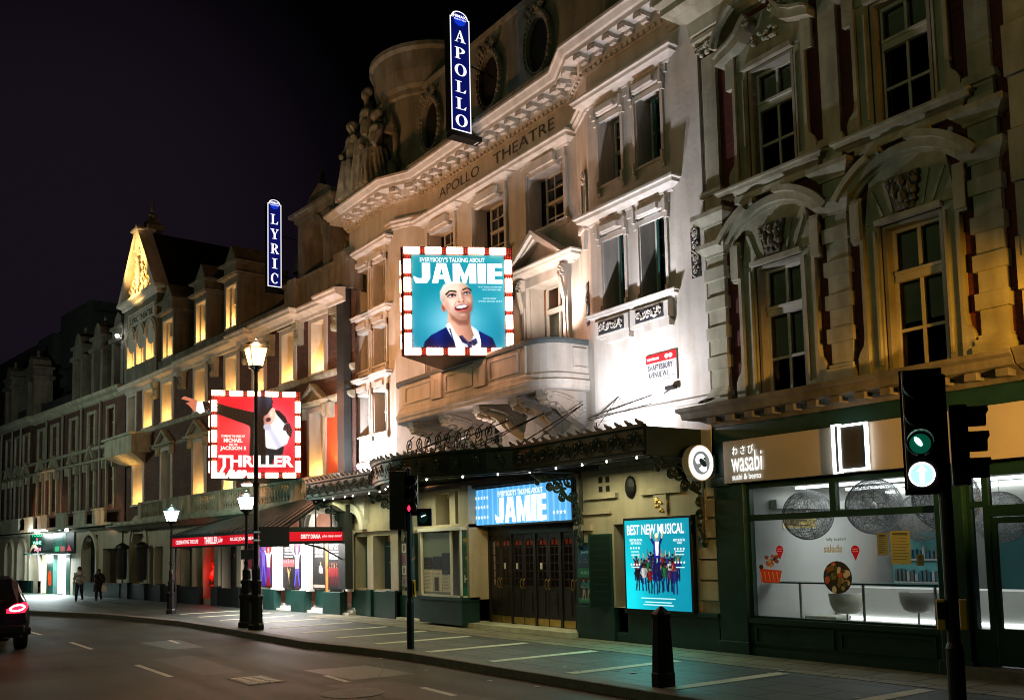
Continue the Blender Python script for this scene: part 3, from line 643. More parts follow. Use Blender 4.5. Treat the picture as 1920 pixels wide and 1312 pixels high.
M().tube([(-6.40, y-.02, 1.15), (-6.40, y-.05, 1.18), (-6.40, y-.05, 1.4), (-6.40, y-.02, 1.43)], .012, 6).build('handle', STEEL, dr)
kids(RB, 'door_step', M().box(-7.3, -6.2, Y0-.25, Y0+.3, .13, .28), KERB)
# interior shell
m = M(); m.box(-11.05, -6.25, 17.2, 17.25, .13, 3.9); m.quad((-11.05, Y0+.15, .14), (-6.25, Y0+.15, .14), (-6.25, 17.2, .14), (-11.05, 17.2, .14)); m.quad((-11.05, Y0+.15, 2.93), (-6.25, Y0+.15, 2.93), (-6.25, 17.2, 2.93), (-11.05, 17.2, 2.93)); m.box(-11.05, -10.9, Y0+.6, 17.2, 2.55, 2.70); m.box(-10.9, -6.3, 16.2, 16.4, 2.5, 2.93)
m.box(-11.1, -11.05, Y0+.15, 17.2, .13, 3.9)
kids(RB, 'interior_walls', m, ROOMW)
kids(RB, 'interior_panelling', M().box(-9.6, -6.3, 17.1, 17.18, .14, 2.1), TEALW)
m = M(); m.box(-10.9, -6.3, 13.5, 13.56, 2.88, 2.925); m.box(-10.9, -6.3, 14.9, 14.98, 2.88, 2.925); m.box(-10.9, -6.3, 16.1, 16.18, 2.84, 2.9)
kids(RB, 'ceiling_light_strip', m, WTUBE)
# fascia and its lettering
fa = thing('fascia_sign', 'long beige fascia panel with white lit lettering above the restaurant window', 'shop sign', (-9, Y0-.12, 3.0))
kids(fa, 'panel', M().box(-11.36, -6.22, Y0-.16, Y0-.06, 2.985, 3.70), FASC, bevel=.006)
FY = Y0 - .185
m = M(); text(m, 'wasabi', -10.83, 3.33, .66, .34, FY-.004, bold=.008); text(m, 'sushi & bento', -10.84, 3.08, .62, .10, FY-.004, bold=.008); text(m, '\u308f \u3055 \u3073', -10.90, 3.52, .46, .15, FY-.006, bold=.012)
kids(fa, 'lettering', m, HALO)
mt = thing('lightbox_frame', 'square dark panel outlined by a white light tube, mounted on the beige fascia', 'lightbox', (-8.8, Y0-.2, 3.0))
m = M(); y1 = Y0-.22
for a, b, c, d in ((-9.10, -9.06, 2.98, 3.72), (-8.99, -8.95, 2.98, 3.72), (-8.53, -8.49, 3.0, 3.70), (-8.95, -8.53, 3.0, 3.035), (-8.95, -8.53, 3.665, 3.70), (-9.06, -8.99, 2.98, 3.0), (-9.06, -8.99, 3.70, 3.72)): m.box(a, b, y1-.02, y1+.03, c, d)
kids(mt, 'light_tube', m, WTUBE); kids(mt, 'panel', M().box(-9.05, -8.5, y1+.0, y1+.055, 3.01, 3.69), mat('grey_screen', (.06, .062, .06), .4))
# round projecting sign
rs = thing('round_hanging_sign', 'round white lit sign with a grey swirl, on an arm beside the restaurant fascia', 'shop sign', (-11.75, Y0, 3.35))
T = frame(-11.62, 11.97) @ Matrix.Rotation(math.radians(90), 4, 'Z')      # u runs along +y, face looks to +x
m = M(T); A = [(.30*math.cos(2*PI*i/32), 3.36+.30*math.sin(2*PI*i/32)) for i in range(32)]; B = [(a*1.04, 3.36+(b-3.36)*1.04) for a, b in A]
m.prism(B, 0.0, .14); kids(rs, 'case', m, WHITEP)
m = M(T)
for r0, r1, y, c in ((0, .295, -.004, (1, 1, .98)), (0, .20, -.008, (.42, .44, .44))): m.flat([(r1*math.cos(2*PI*i/32), 3.36+r1*math.sin(2*PI*i/32)) for i in range(32)], y, c)
m.disc(-.03, 3.42, .12, .09, -.012, (1, 1, 1), 18, 20); m.disc(.03, 3.28, .10, .08, -.012, (1, 1, 1), 18, -15); m.disc(.03, 3.36, .10, .055, -.015, (.03, .1, .1), 16, -35); m.disc(-.06, 3.31, .05, .035, -.018, (.42, .44, .44), 12, 30); m.disc(.07, 3.43, .03, .02, -.018, (.1, .2, .15), 10)
kids(rs, 'face', m, printed('round_sign_print', 1.25))
kids(rs, 'arm', M().box(-11.72, -11.6, 12.26, 12.5, 3.2, 3.5), GREEN)

# things inside the restaurant
GAUZE = gauze('woven_gauze', (.34, .34, .33), .20)
def pendant(x, y, z, r, lab):
    t = thing('wire_globe_pendant', lab, 'pendant lamp', (x, y, z), 0, 'wire globe pendant lamps inside the restaurant')
    m = M(); R_ = random.Random(int(x*37)); 
    for i in range(120):
        ax = Vector((R_.gauss(0, 1), R_.gauss(0, 1), R_.gauss(0, 1))).normalized(); u = ax.orthogonal().normalized(); w = ax.cross(u); rr = r*(1-.03*R_.random())
        m.tube([(x+(u.x*math.cos(a)+w.x*math.sin(a))*rr, y+(u.y*math.cos(a)+w.y*math.sin(a))*rr, z+(u.z*math.cos(a)+w.z*math.sin(a))*rr) for a in [2*PI*k/28 for k in range(29)]], .0016, 3)
    kids(t, 'wire_globe', m, STEELD); kids(t, 'woven_skin', M().ell((x, y, z), (r, r, r), 28, 18), GAUZE, smooth=True); kids(t, 'cord', M().tube([(x, y, z+r*.2), (x, y, 2.93)], .004, 4), PLASTIC)
    kids(t, 'bulb', M().ell((x, y, z), (.05, .05, .07), 8, 6), WHITEP)
STEELD = mat('thin_grey_wire', (.10, .10, .10), .5)
pendant(-10.42, 13.2, 2.42, .42, 'wire globe lamp nearest the dark green pier in the restaurant window')
pendant(-9.15, 13.2, 2.50, .44, 'wire globe lamp hanging in the middle of the restaurant window')
pendant(-7.95, 13.2, 2.55, .47, 'large wire globe lamp behind the pedestrian signal in the restaurant window')
pendant(-9.75, 15.4, 2.35, .42, 'wire globe lamp deeper in the restaurant between the left and middle globes')
pendant(-8.35, 15.4, 2.30, .42, 'wire globe lamp deeper in the restaurant right of the middle globe')
def chair(x, y, rz, lab, dark=False):
    t = thing('tub_chair', lab, 'chair', (x, y, .14), rz, 'tub stools inside the restaurant window')
    F0 = FR[0]; FR[0] = frame(x, y, rz)
    prof = [(.0, .80), (.14, .79), (.22, .84), (.27, .95), (.29, 1.12), (.27, 1.12), (.24, .97), (.2, .88), (.1, .84)]
    kids(t, 'seat', M().lathe(0, 0, prof, 16, -200, 20), mat('stool_shell', (.5, .47, .36) if not dark else (.14, .13, .11), .5), smooth=True)
    kids(t, 'stem', M().lathe(0, 0, [(.02, .17), (.02, .8)], 8), STEEL); kids(t, 'foot', M().lathe(0, 0, [(.2, .145), (.2, .16), (.03, .18)], 16), STEEL); FR[0] = F0
chair(-10.0, 13.55, 20, 'cream tub stool standing behind the left half of the restaurant window')
chair(-9.2, 14.3, -10, 'dark tub stool in the middle of the restaurant window, left of its twin', True)
chair(-8.55, 14.3, 30, 'dark tub stool nearest the black signal pole inside the restaurant', True)
t = thing('bar_shelf', 'glass shelf on steel posts running along the inside of the restaurant window', 'counter', (-9.3, 12.85, .14))
kids(t, 'shelf', M().box(-11.0, -7.7, 12.7, 13.0, 1.30, 1.325), mat('green_glass_edge', (.03, .12, .10), .2))
for x in (-10.45, -9.25, -8.05): kids(t, 'post', M().lathe(x, 12.95, [(.022, .14), (.022, 1.3)], 8), STEEL)
t = thing('serving_counter', 'white serving counter with glowing light strips at the back of the restaurant', 'counter', (-8, 16, .14))
kids(t, 'cabinet', M().box(-11.0, -6.4, 14.6, 15.2, .14, 1.15), ROOMW); kids(t, 'light_strip', M().box(-10.9, -6.4, 14.56, 14.59, .60, .655).box(-9.9, -6.4, 14.56, 14.59, .42, .47), WTUBE)
t = thing('chiller_cabinet', 'tall teal chiller cabinet standing behind the serving counter of the restaurant', 'cabinet', (-10, 15.8, .14))
kids(t, 'body', M().box(-10.5, -9.5, 15.6, 16.1, .14, 2.1), TEALW); kids(t, 'shelf', M().box(-10.45, -9.55, 15.55, 15.6, 1.2, 1.23).box(-10.45, -9.55, 15.55, 15.6, 1.6, 1.63).box(-10.45, -9.55, 15.55, 15.6, .85, .88), STEEL)
t = thing('bench_seat', 'cream lit boxes standing low behind the glass shelf of the restaurant', 'bench', (-10.6, 13.8, .14)); kids(t, 'box_base', M().box(-10.9, -10.25, 13.6, 14.0, .14, .66), ROOMW, bevel=.02); kids(t, 'cushion', M().box(-10.9, -10.25, 13.58, 14.0, .66, .72), BLIND, bevel=.02)
def menu(x, y0, y1, z0, z1, lab, c):
    t = thing('menu_board', lab, 'menu board', (x, y0, z0), 0, 'menu boards inside the restaurant'); kids(t, 'frame', M().box(x-.02, x, y0, y1, z0, z1), WHITEP)
    T = frame(x+.003, y0) @ Matrix.Rotation(PI/2, 4, 'Z'); m = M(T); m.flat([(.02, z0+.02), (y1-y0-.02, z0+.02), (y1-y0-.02, z1-.02), (.02, z1-.02)], 0, c)
    R_ = random.Random(3)
    for k in range(8): zz = z1-.08-(z1-z0-.12)*k/8; m.line((.06, zz), (.06+(y1-y0-.2)*(.5+.5*R_.random()), zz), .018, .018, -.002, tuple(v*.45 for v in c))
    kids(t, 'print', m, printed('menu_print', .7))
menu(-11.04, 13.3, 14.2, 2.2, 2.5, 'warm lit menu strip high on the left wall of the restaurant', (.85, .75, .45)); 
t = thing('bottle_row', 'rows of small bottles and boxes on the teal chiller shelves', 'drinks', (-10, 15.5, .9), 0); m = M(); R_ = random.Random(6)
for z in (.89, 1.24, 1.64):
    for k in range(11): m.box(-10.42+k*.08, -10.37+k*.08, 15.53, 15.58, z, z+.12+.1*R_.random(), [(.5, .5, .47), (.1, .3, .35), (.25, .3, .3), (.2, .35, .2)][R_.randrange(4)])
m.build('bottles_picture', PRINT, t)
t = thing('wall_clock', 'round pale clock on the back wall of the restaurant', 'clock', (-8.6, 17.15, 2.3)); kids(t, 'rim', M().arc(-8.9, 2.35, .17, .2, 0, 360, 17.1, 17.18, 20), STEEL); kids(t, 'dial', M().disc(-8.9, 2.35, .17, .17, 17.12, None, 20), WHITEP)
# window stickers
GY = Y0+.085
def sticker(name, lab, fn, group=None):
    t = thing(name, lab, 'sticker', (0, 0, 0), 0, group); m = M(); fn(m); o = kids(t, 'print', m, PRINTS); return t
PRINTS = printed('window_sticker_print', 0.10, rough=.5)
def pin(x, z):
    def f(m):
        m.disc(x, z, .075, .075, GY, (.85, .05, .12), 18); m.flat([(x-.06, z-.04), (x, z-.16), (x+.06, z-.04)], GY+.0005, (.85, .05, .12)); text(m, 'we deliver', x, z+.02, .10, .018, GY-.002, (1, 1, 1)); text(m, 'order now', x, z-.015, .10, .018, GY-.002, (1, 1, 1))
    return f
def one(name, lab, cat, fn, base, group=None, mt_=None):
    m = M(); fn(m); o = m.build(name, mt_ or PRINTS); return tag(o, lab, cat, group)
one('pin_sticker', 'red pin shaped sticker above the sushi picture in the restaurant window', 'sticker', pin(-10.45, 1.85), 0, 'red pin stickers on the window')
one('pin_sticker', 'red pin shaped sticker beside the salad bowl picture in the restaurant window', 'sticker', pin(-9.02, 1.83), 0, 'red pin stickers on the window')
def sushi(m):
    R_ = random.Random(2)
    m.flat([(-10.86, 1.32), (-10.48, 1.32), (-10.42, 1.52), (-10.88, 1.55)], GY, (.86, .30, .12))
    for i in range(5): m.line((-10.84+i*.085, 1.34), (-10.87+i*.085, 1.50), .012, .02, GY-.002, (.98, .6, .4))
    for i in range(14): m.disc(-10.86+R_.random()*.36, 1.57+R_.random()*.18, .045, .035, GY-.001-.0004*i, [(.55, .3, .15), (.8, .6, .4), (.25, .12, .08), (.7, .4, .25)][i % 4], 10)
one('food_sticker', 'orange sushi picture stuck on the left part of the restaurant window', 'sticker', sushi, 0)
def salad(m):
    R_ = random.Random(4)
    m.disc(-9.36, 1.42, .26, .25, GY, (.18, .15, .10), 24)
    for i in range(46):
        a = R_.random()*6.28; r = .21*math.sqrt(R_.random()); m.disc(-9.36+r*math.cos(a), 1.42+r*math.sin(a), .03+.03*R_.random(), .02+.03*R_.random(), GY-.001-.0003*i, [(.45, .38, .15), (.75, .3, .1), (.25, .3, .12), (.8, .72, .5), (.35, .2, .12), (.62, .5, .3)][i % 6], 9, R_.random()*90)
    text(m, 'salads', -9.42, 1.86, .34, .12, GY-.002, (.82, .8, .68), bold=.03); text(m, 'fully loaded', -9.36, 2.0, .36, .06, GY-.002, (.08, .08, .08))
one('food_sticker', 'round salad bowl picture with pale lettering above it on the restaurant window', 'sticker', salad, 0)
def note(x0, x1, z0, z1, c):
    def f(m):
        m.flat([(x0, z0), (x1, z0), (x1, z1), (x0, z1)], GY+.001, c); k = 9
        for i in range(k): zz = z1-(z1-z0)*(.14+.8*i/k); m.line((x0+.03, zz), (x1-.03-.06*((i*7) % 3)/3, zz), .008, .008, GY-.001, tuple(v*.5 for v in c))
        m.line((x0+.04, z1-.04), (x1-.04, z1-.04), .025, .025, GY-.001, tuple(v*.45 for v in c))
    return f
one('paper_notice', 'larger yellowish paper notice taped inside the right part of the restaurant window', 'notice', note(-8.42, -8.10, 1.62, 2.10, (.62, .58, .28)), 0, 'paper notices in the window')
one('paper_notice', 'narrow yellowish paper notice left of the larger one in the restaurant window', 'notice', note(-8.64, -8.46, 1.75, 2.08, (.5, .48, .26)), 0, 'paper notices in the window')
one('paper_notice', 'tiny square paper notice low on the right of the restaurant window', 'notice', note(-8.02, -7.90, 1.60, 1.76, (.42, .38, .2)), 0, 'paper notices in the window')
# neighbour to the right
NB = thing('corner_building', 'building at the right edge with an orange lit stone pier beside the brick restaurant building', 'building', (-5, Y0, .13))
m = M(); m.box(-6.18, -.5, Y0+.05, 20, 4.3, 13.4); m.box(-6.18, -.5, Y0+.6, 20, .13, 4.3); kids(NB, 'wall', m, BRICK)
m = M()
for i in range(13): m.box(-6.12-.03*(i % 2), -5.5, Y0-.25-.03*(i % 2), Y0+.05, 4.4+.7*i, 5.08+.7*i)
kids(NB, 'stone_pier', m, STONE)
kids(NB, 'cornice', M().sweep([(-6.18, Y0), (-.5, Y0)], [(0, 4.0), (.1, 4.05), (.4, 4.14), (.44, 4.24), (.5, 4.34), (0, 4.38)]), DSTONE)
kids(NB, 'fascia', M().box(-6.19, -.5, Y0-.1, Y0+.6, 2.99, 3.98), GREEN)
kids(NB, 'notice_plate', M().box(-6.05, -5.7, Y0-.33, Y0-.29, 5.5, 5.9), LINING)
# =================================================================== the cream theatre
CY = 12.85
TH = thing('cream_theatre', 'cream painted stone theatre with a recessed centre, heavy cornice and curved balcony', 'building', (-19, Y0, .13))
PATH = [(-26.42, Y0+.9), (-26.42, Y0), (-23.5, Y0), (-22.55, CY), (-15.85, CY), (-14.9, Y0), (-11.68, Y0)]
def hp(m, l): return m
# walls
m = M()
RPh = [(a, b, c, d) for c, d in ((6.68, 8.28), (9.25, 10.66)) for a, b in ((-14.5, -13.86), (-13.40, -12.72))]
wall(m, -14.9, -11.68, 4.6, 12.3, Y0, RPh, .40)
m.box(-11.69, -11.68, Y0, Y0+.8, .13, 12.3)
LPh = [(a, b, c, d) for c, d in ((5.35, 6.58), (7.30, 8.46), (8.92, 10.34)) for a, b in ((-25.95, -25.12), (-24.85, -24.02))]
wall(m, -26.42, -23.5, 4.6, 12.3, Y0, LPh, .38)
Ch = [(-22.3, -21.0, 9.2, 10.55), (-20.0, -18.65, 9.2, 10.55), (-17.65, -16.3, 9.2, 10.55), (-22.3, -21.1, 6.1, 7.95), (-20.0, -18.8, 6.1, 7.95), (-17.65, -16.4, 6.1, 7.95), (-21.9, -21.3, 4.5, 5.0), (-19.6, -19.0, 4.5, 5.0), (-17.3, -16.7, 4.5, 5.0)]
wall(m, -22.55, -15.85, 3.3, 12.3, CY, Ch, .38)
m.quad((-23.5, Y0, 3.3), (-22.55, CY, 3.3), (-22.55, CY, 12.3), (-23.5, Y0, 12.3)); m.quad((-15.85, CY, 3.3), (-14.9, Y0, 3.3), (-14.9, Y0, 12.3), (-15.85, CY, 12.3))
m.quad((-26.42, Y0, 3.3), (-26.42, Y0+8, 3.3), (-26.42, Y0+8, 12.3), (-26.42, Y0, 12.3))
kids(TH, 'wall', m, CREAM)
m = M(); m.box(-26.3, -11.75, Y0+1.0, 20, 3.4, 12.2); m.box(-22.6, -14.9, Y0+.9, Y0+1.0, 3.4, 12.2)
kids(TH, 'light_blocker', m, DARKIN)  # dark boxes added behind the theatre walls to block light
# lower plain band and string
m = M(); m.sweep([(-14.75, CY), (-14.75, Y0-.1), (-11.68, Y0-.1)], [(0, 3.5), (0, 4.44), (.04, 4.46), (.04, 4.55), (-.06, 4.6)])
m.sweep([(-26.42, Y0+.4), (-26.42, Y0-.1), (-23.6, Y0-.1), (-23.6, CY)], [(0, 3.5), (0, 4.44), (.04, 4.46), (.04, 4.55), (-.06, 4.6)])
kids(TH, 'plain_band', m, CREAM)
# main cornice
m = M(); PR = [(0, 11.74), (.05, 11.74), (.07, 11.80), (.13, 11.84), (.14, 11.9), (.16, 12.02), (.44, 12.03), (.45, 12.12), (.50, 12.14), (.56, 12.24), (.60, 12.26), (.60, 12.32), (0, 12.4)]
m.sweep(PATH, PR); kids(TH, 'cornice', m, CREAM)
m = M()
def along(path, step, off):
    out = []
    for a, b in zip(path, path[1:]):
        a = Vector(a); b = Vector(b); L = (b-a).length; n = max(1, int(L/step)); d = (b-a).normalized(); nn = Vector((d.y, -d.x))
        for i in range(n): out.append((a + d*(L*(i+.5)/n) + nn*off, d, nn))
    return out
for p, d, nn in along(PATH[1:], .44, .14):
    if nn.y > -.5: continue
    T = Matrix(((d.x, -nn.x, 0, p.x), (d.y, -nn.y, 0, p.y), (0, 0, 1, 0), (0, 0, 0, 1))); q = M(T)
    q.box(-.11, .11, -.28, 0, 11.93, 12.015); q.prism([(-.08, 11.86), (.08, 11.86), (.09, 11.93), (-.09, 11.93)], -.12, 0); q.box(-.09, .09, -.30, -.26, 11.90, 12.0)
    m.add(q.v, q.f)
kids(TH, 'modillion', m, CREAM)
m = M()
for p, d, nn in along(PATH[1:], .16, .07):
    if nn.y > -.5: continue
    T = Matrix(((d.x, -nn.x, 0, p.x), (d.y, -nn.y, 0, p.y), (0, 0, 1, 0), (0, 0, 0, 1))); q = M(T); q.box(-.045, .045, -.05, 0, 11.76, 11.83); m.add(q.v, q.f)
kids(TH, 'dentil', m, CREAM)
# string under the frieze, on the piers only
m = M(); SP = [(0, 10.98), (.04, 10.98), (.05, 11.04), (.10, 11.08), (.10, 11.14), (.14, 11.17), (.14, 11.22), (0, 11.25)]
m.sweep([(-26.42, Y0+.3), (-26.42, Y0), (-26.1, Y0)], SP); m.sweep([(-23.9, Y0), (-23.5, Y0), (-22.55, CY), (-22.5, CY)], SP); m.sweep([(-20.75, CY), (-20.2, CY)], SP); m.sweep([(-18.45, CY), (-17.85, CY)], SP)
m.sweep([(-16.15, CY), (-15.85, CY), (-14.9, Y0), (-14.86, Y0)], SP); m.sweep([(-12.42, Y0), (-11.68, Y0)], [(o, z+.55) for o, z in SP])
kids(TH, 'string_course', m, CREAM)
m = M(); m.box(-12.42, -11.69, Y0-.05, Y0, 4.6, 11.5); kids(TH, 'corner_strip', m, CREAM)
# frieze lettering
m = M(); text(m, 'APOLLO', -20.72, 11.52, 2.0, .27, CY-.012, bold=.0); text(m, 'THEATRE', -17.82, 11.52, 2.5, .27, CY-.012, bold=.0)
q = M()
for f in m.f: pass
kids(TH, 'frieze_lettering', m, mat('bronze_letters', (.06, .05, .025), .5))
# windows with hoods
def small_sash(x0, x1, z0, z1, y, cols=3, rows=4, lab=None, gl=None):
    return window(TH, x0, x1, z0, z1, y, [x0+(x1-x0)*i/cols for i in range(1, cols)], [z0+(z1-z0)*i/rows for i in range(1, rows) if i != rows//2], z0+(z1-z0)*.5, bw=.022, fw=.045, tw=.05, glass=gl)
for a, b, c, d in RPh: small_sash(a+.06, b-.02, c, d, Y0+.39, 2, 4)
for a, b, c, d in LPh: small_sash(a+.06, b-.02, c, d, Y0+.37, 2, 4)
for a, b, c, d in Ch[:3]: small_sash(a+.28, b-.1, c, d, CY+.36, 3, 4)
for a, b, c, d in Ch[3:6]: window(TH, a+.18, b-.12, c, d, CY+.36, ((a+b)/2+.03,), (), c+(d-c)*.68, fw=.06, tw=.1, bw=.05, glass=GLASS)
for a, b, c, d in Ch[6:]: small_sash(a, b, c, d, CY+.2, 2, 2)
kids(TH, 'curtain', M().box(-22.5, -16.2, CY+.42, CY+.45, 7.35, 7.95), mat('orange_curtain', (.5, .2, .08), .8))
kids(TH, 'curtain', M().box(-22.5, -16.2, CY+.44, CY+.45, 6.0, 7.35), CURT)
m = M()
def pairhead(x0, x1, z, y, ops):
    hood(m, x0, x1, y, z, .24, .30); m.box(x0+.06, x1-.06, y-.05, y+.03, z-.16, z)
    for a, b in ops:
        m.box(a-.08, b+.08, y-.03, y+.02, z-.40, z-.30); m.box(a-.02, b+.02, y-.10, y+.02, z-.26, z-.13); m.box(a+.06, b-.06, y-.17, y-.1, z-.25, z-.14)
        for xx in (a-.09, b+.02):                # architrave and side brackets
            m.box(xx, xx+.07, y-.045, y+.02, z-1.95, z-.30)
        for xx in (a-.13, b+.05): m.box(xx, xx+.08, y-.12, y+.02, z-.34, z-.1); m.box(xx, xx+.08, y-.07, y+.02, z-.46, z-.34)
pairhead(-14.82, -12.50, 8.50, Y0, [(a, b) for a, b, c, d in RPh[:2]])
pairhead(-14.82, -12.45, 10.98, Y0, [(a, b) for a, b, c, d in RPh[2:]])
# sill shelf with stepped apron
hood(m, -14.72, -12.54, Y0, 6.50, .15, .20); m.box(-14.68, -12.58, Y0-.09, Y0, 6.12, 6.50)
for a, b in ((-14.68, -13.68), (-13.58, -12.58)): m.box(a, b, Y0-.14, Y0-.09, 6.16, 6.46); m.box(a+.28, b-.12, Y0-.09, Y0, 6.0, 6.12); m.box(b-.14, b, Y0-.12, Y0, 6.0, 6.16)
for a, b, c, d in RPh:
    for s in (a-.1, b+.03): m.prism([(s, c-.14), (s+.07, c-.14), (s+.06, c+.1), (s+.0, c+.1)], Y0-.09, Y0)
    m.box(a-.02, b+.02, Y0-.05, Y0+.35, c-.05, c)
kids(TH, 'window_heads_right', m, CREAM) if False else kids(TH, 'window_surround', m, CREAM)
m = M()
hood(m, -26.32, -23.85, Y0, 10.66, .24, .28); m.box(-26.26, -23.9, Y0-.05, Y0+.02, 10.5, 10.66)
for a, b, c, d in LPh:
    if d < 10: hood(m, a-.16, b+.14, Y0, d+.28, .2, .25); m.box(a-.1, b+.1, Y0-.05, Y0, d+.1, d+.28)
    m.box(a+.12, b-.12, Y0-.12, Y0-.03, d+.08, d+.22); m.box(a-.02, b+.02, Y0-.03, Y0+.3, d-.01, d+.07)
    for s in (a-.11, b+.03): m.box(s, s+.08, Y0-.05, Y0, c-.05, d+.1); m.box(s, s+.08, Y0-.11, Y0, d-.08, d+.1); m.prism([(s, c-.2), (s+.08, c-.2), (s+.08, c), (s, c)], Y0-.08, Y0)
    m.box(a-.03, b+.03, Y0-.06, Y0+.34, c-.06, c)
kids(TH, 'window_surround', m, CREAM)
m = M()
for a, b, c, d in Ch[:3]:
    hood(m, a-.20, b+.18, CY, 10.82, .26, .32); m.box(a-.12, b+.1, CY-.06, CY, 10.62, 10.82); m.box(a+.22, b-.2, CY-.16, CY-.05, 10.60, 10.80); m.box(a+.16, b-.14, CY-.1, CY, 10.5, 10.6)
    for s in (a-.13, b+.04): m.box(s, s+.09, CY-.06, CY, 9.12, 10.62)
    hood(m, a-.1, b+.1, CY, 9.08, .12, .14)
kids(TH, 'window_surround', m, CREAM)
for a, b, c, d in Ch[3:6]:                      # pedimented first-floor doors
    m = M(); cx = (a+b)/2-.0; y = CY
    for s in (a-.24, b+.06): m.box(s, s+.18, y-.10, y, 6.1, 7.95); m.box(s+.05, s+.13, y-.14, y-.1, 6.2, 7.5)
    m.box(a-.26, b+.26, y-.10, y, 7.95, 8.15); hood(m, a-.38, b+.38, y, 8.15, .20, .42)
    for s in (a-.27, b+.07):
        m.tube(spiral(s+.1, 7.98, .12, 1.5, 90, -1, 10, y-.24), .035, 6); m.tube([(s+.1, y-.24, 7.86), (s+.12, y-.2, 7.6), (s+.08, y-.12, 7.4)], .06, 6); m.box(s+.02, s+.18, y-.24, y, 7.9, 8.15)
    L = a-.42; R_ = b+.42; ap = 9.08; z0 = 8.36
    for y0, k, t in ((y-.44, 0, .08), (y-.36, .09, .09)):
        m.band([(L+k, z0), (cx, ap-k*.9), (R_-k, z0)], [(L+k+t*1.4, z0), (cx, ap-k*.9-t*1.2), (R_-k-t*1.4, z0)], y0, y)
    m.prism([(L+.1, z0), (R_-.1, z0), (cx, ap-.08)], y-.14, y)
    kids(TH, 'door_pediment', m, CREAM)
# shallow relief panels and niche on the canted wall and right pavilion
def relief(x0, x1, z0, z1, y, vert=True, T=None, n=3):
    m = M(T); m.box(x0, x1, y-.012, y, z0, z1); g = kids(TH, 'relief_panel', m, ORNA)
    q = M(T); w = min(x1-x0, z1-z0)
    if vert:
        k = max(2, round((z1-z0)/w/1.05)); st = (z1-z0)/k
        for i in range(k):
            cz = z0+st*(i+.5); cx = (x0+x1)/2; s = 1 if i % 2 else -1
            q.tube([(cx+w*.36*math.cos(t)*s, y-.035, cz+st*.44*math.sin(t)) for t in [PI*j/9-PI/2 for j in range(10)]], w*.07, 5)
            for a in range(0, 360, 60): q.ell((cx+w*.17*math.cos(math.radians(a)), y-.03, cz+w*.17*math.sin(math.radians(a))), (w*.09, .02, w*.09), 6, 4)
            q.ell((cx, y-.035, cz), (w*.08, .03, w*.08), 6, 4); q.tube(spiral(cx-s*w*.28, cz+st*.3, w*.15, 1, 0, s, 7, y-.03), w*.045, 4)
    else:
        R_ = random.Random(int(x0*10)); L = x1-x0
        q.tube([(x0+.03+(L-.06)*t/16, y-.03, (z0+z1)/2+(z1-z0)*.28*math.sin(t*.95)) for t in range(17)], w*.06, 5)
        for i in range(30): q.ell((x0+.04+(L-.08)*R_.random(), y-.03, z0+.03+(z1-z0-.06)*R_.random()), (w*.08+w*.1*R_.random(), .02, w*.05), 6, 4, None, Matrix.Rotation(R_.random()*3, 3, 'Y'))
        for i in range(4): q.tube(spiral(x0+L*(i+.5)/4, (z0+z1)/2, w*.26, 1.2, R_.random()*360, 1, 8, y-.03), w*.05, 4)
    q.build('scrollwork', CREAM, g, smooth=True)
relief(-12.02, -11.80, 6.72, 7.62, Y0-.05)
relief(-14.56, -13.80, 6.18, 6.43, Y0-.14, False); relief(-13.46, -12.70, 6.18, 6.43, Y0-.14, False)
ang = math.degrees(math.atan2(Y0-CY, .95)); TC = frame(-15.85, CY, ang)
relief(.62, .82, 6.55, 7.45, -.002, True, TC)
m = M(TC); m.box(.55, .9, -.015, .0, 8.7, 9.75); kids(TH, 'niche', m, DSTONE)
m = M(TC); m.arc(.725, 9.66, .16, .2, 0, 180, -.06, 0, 10); m.box(.50, .55, -.05, 0, 8.6, 9.7); m.box(.9, .95, -.05, 0, 8.6, 9.7)
for i in range(6): m.ell((.725+.1*math.cos(i), -.04, 9.68+.08*math.sin(i)), (.06, .05, .07), 6, 4)
m.box(.48, .97, -.12, 0, 8.52, 8.6); m.prism([(.55, 8.52), (.9, 8.52), (.76, 8.15), (.69, 8.15)], -.08, 0); kids(TH, 'niche_surround', m, CREAM)
# open casements of the paired windows
def casement(x, y, z0, z1, a, w=.3):
    T = frame(x, y, a); m = M(T); sash(m, 0, w, z0, z1, 0, (), [z0+(z1-z0)*i/4 for i in (1, 2, 3)], None, fw=.05, bw=.03, d=.04)
    o = kids(TH, 'open_casement', m, mat('dark_green_casement', (.02, .09, .08), .4)); M(T).quad((.05, -.02, z0), (w-.05, -.02, z0), (w-.05, -.02, z1), (.05, -.02, z1)).build('pane', DGLASS, o)
casement(-14.2, Y0+.36, 6.70, 8.2, -62); casement(-13.12, Y0+.36, 6.7, 8.2, -60, .36); casement(-13.05, Y0+.36, 9.3, 10.5, -70, .28)
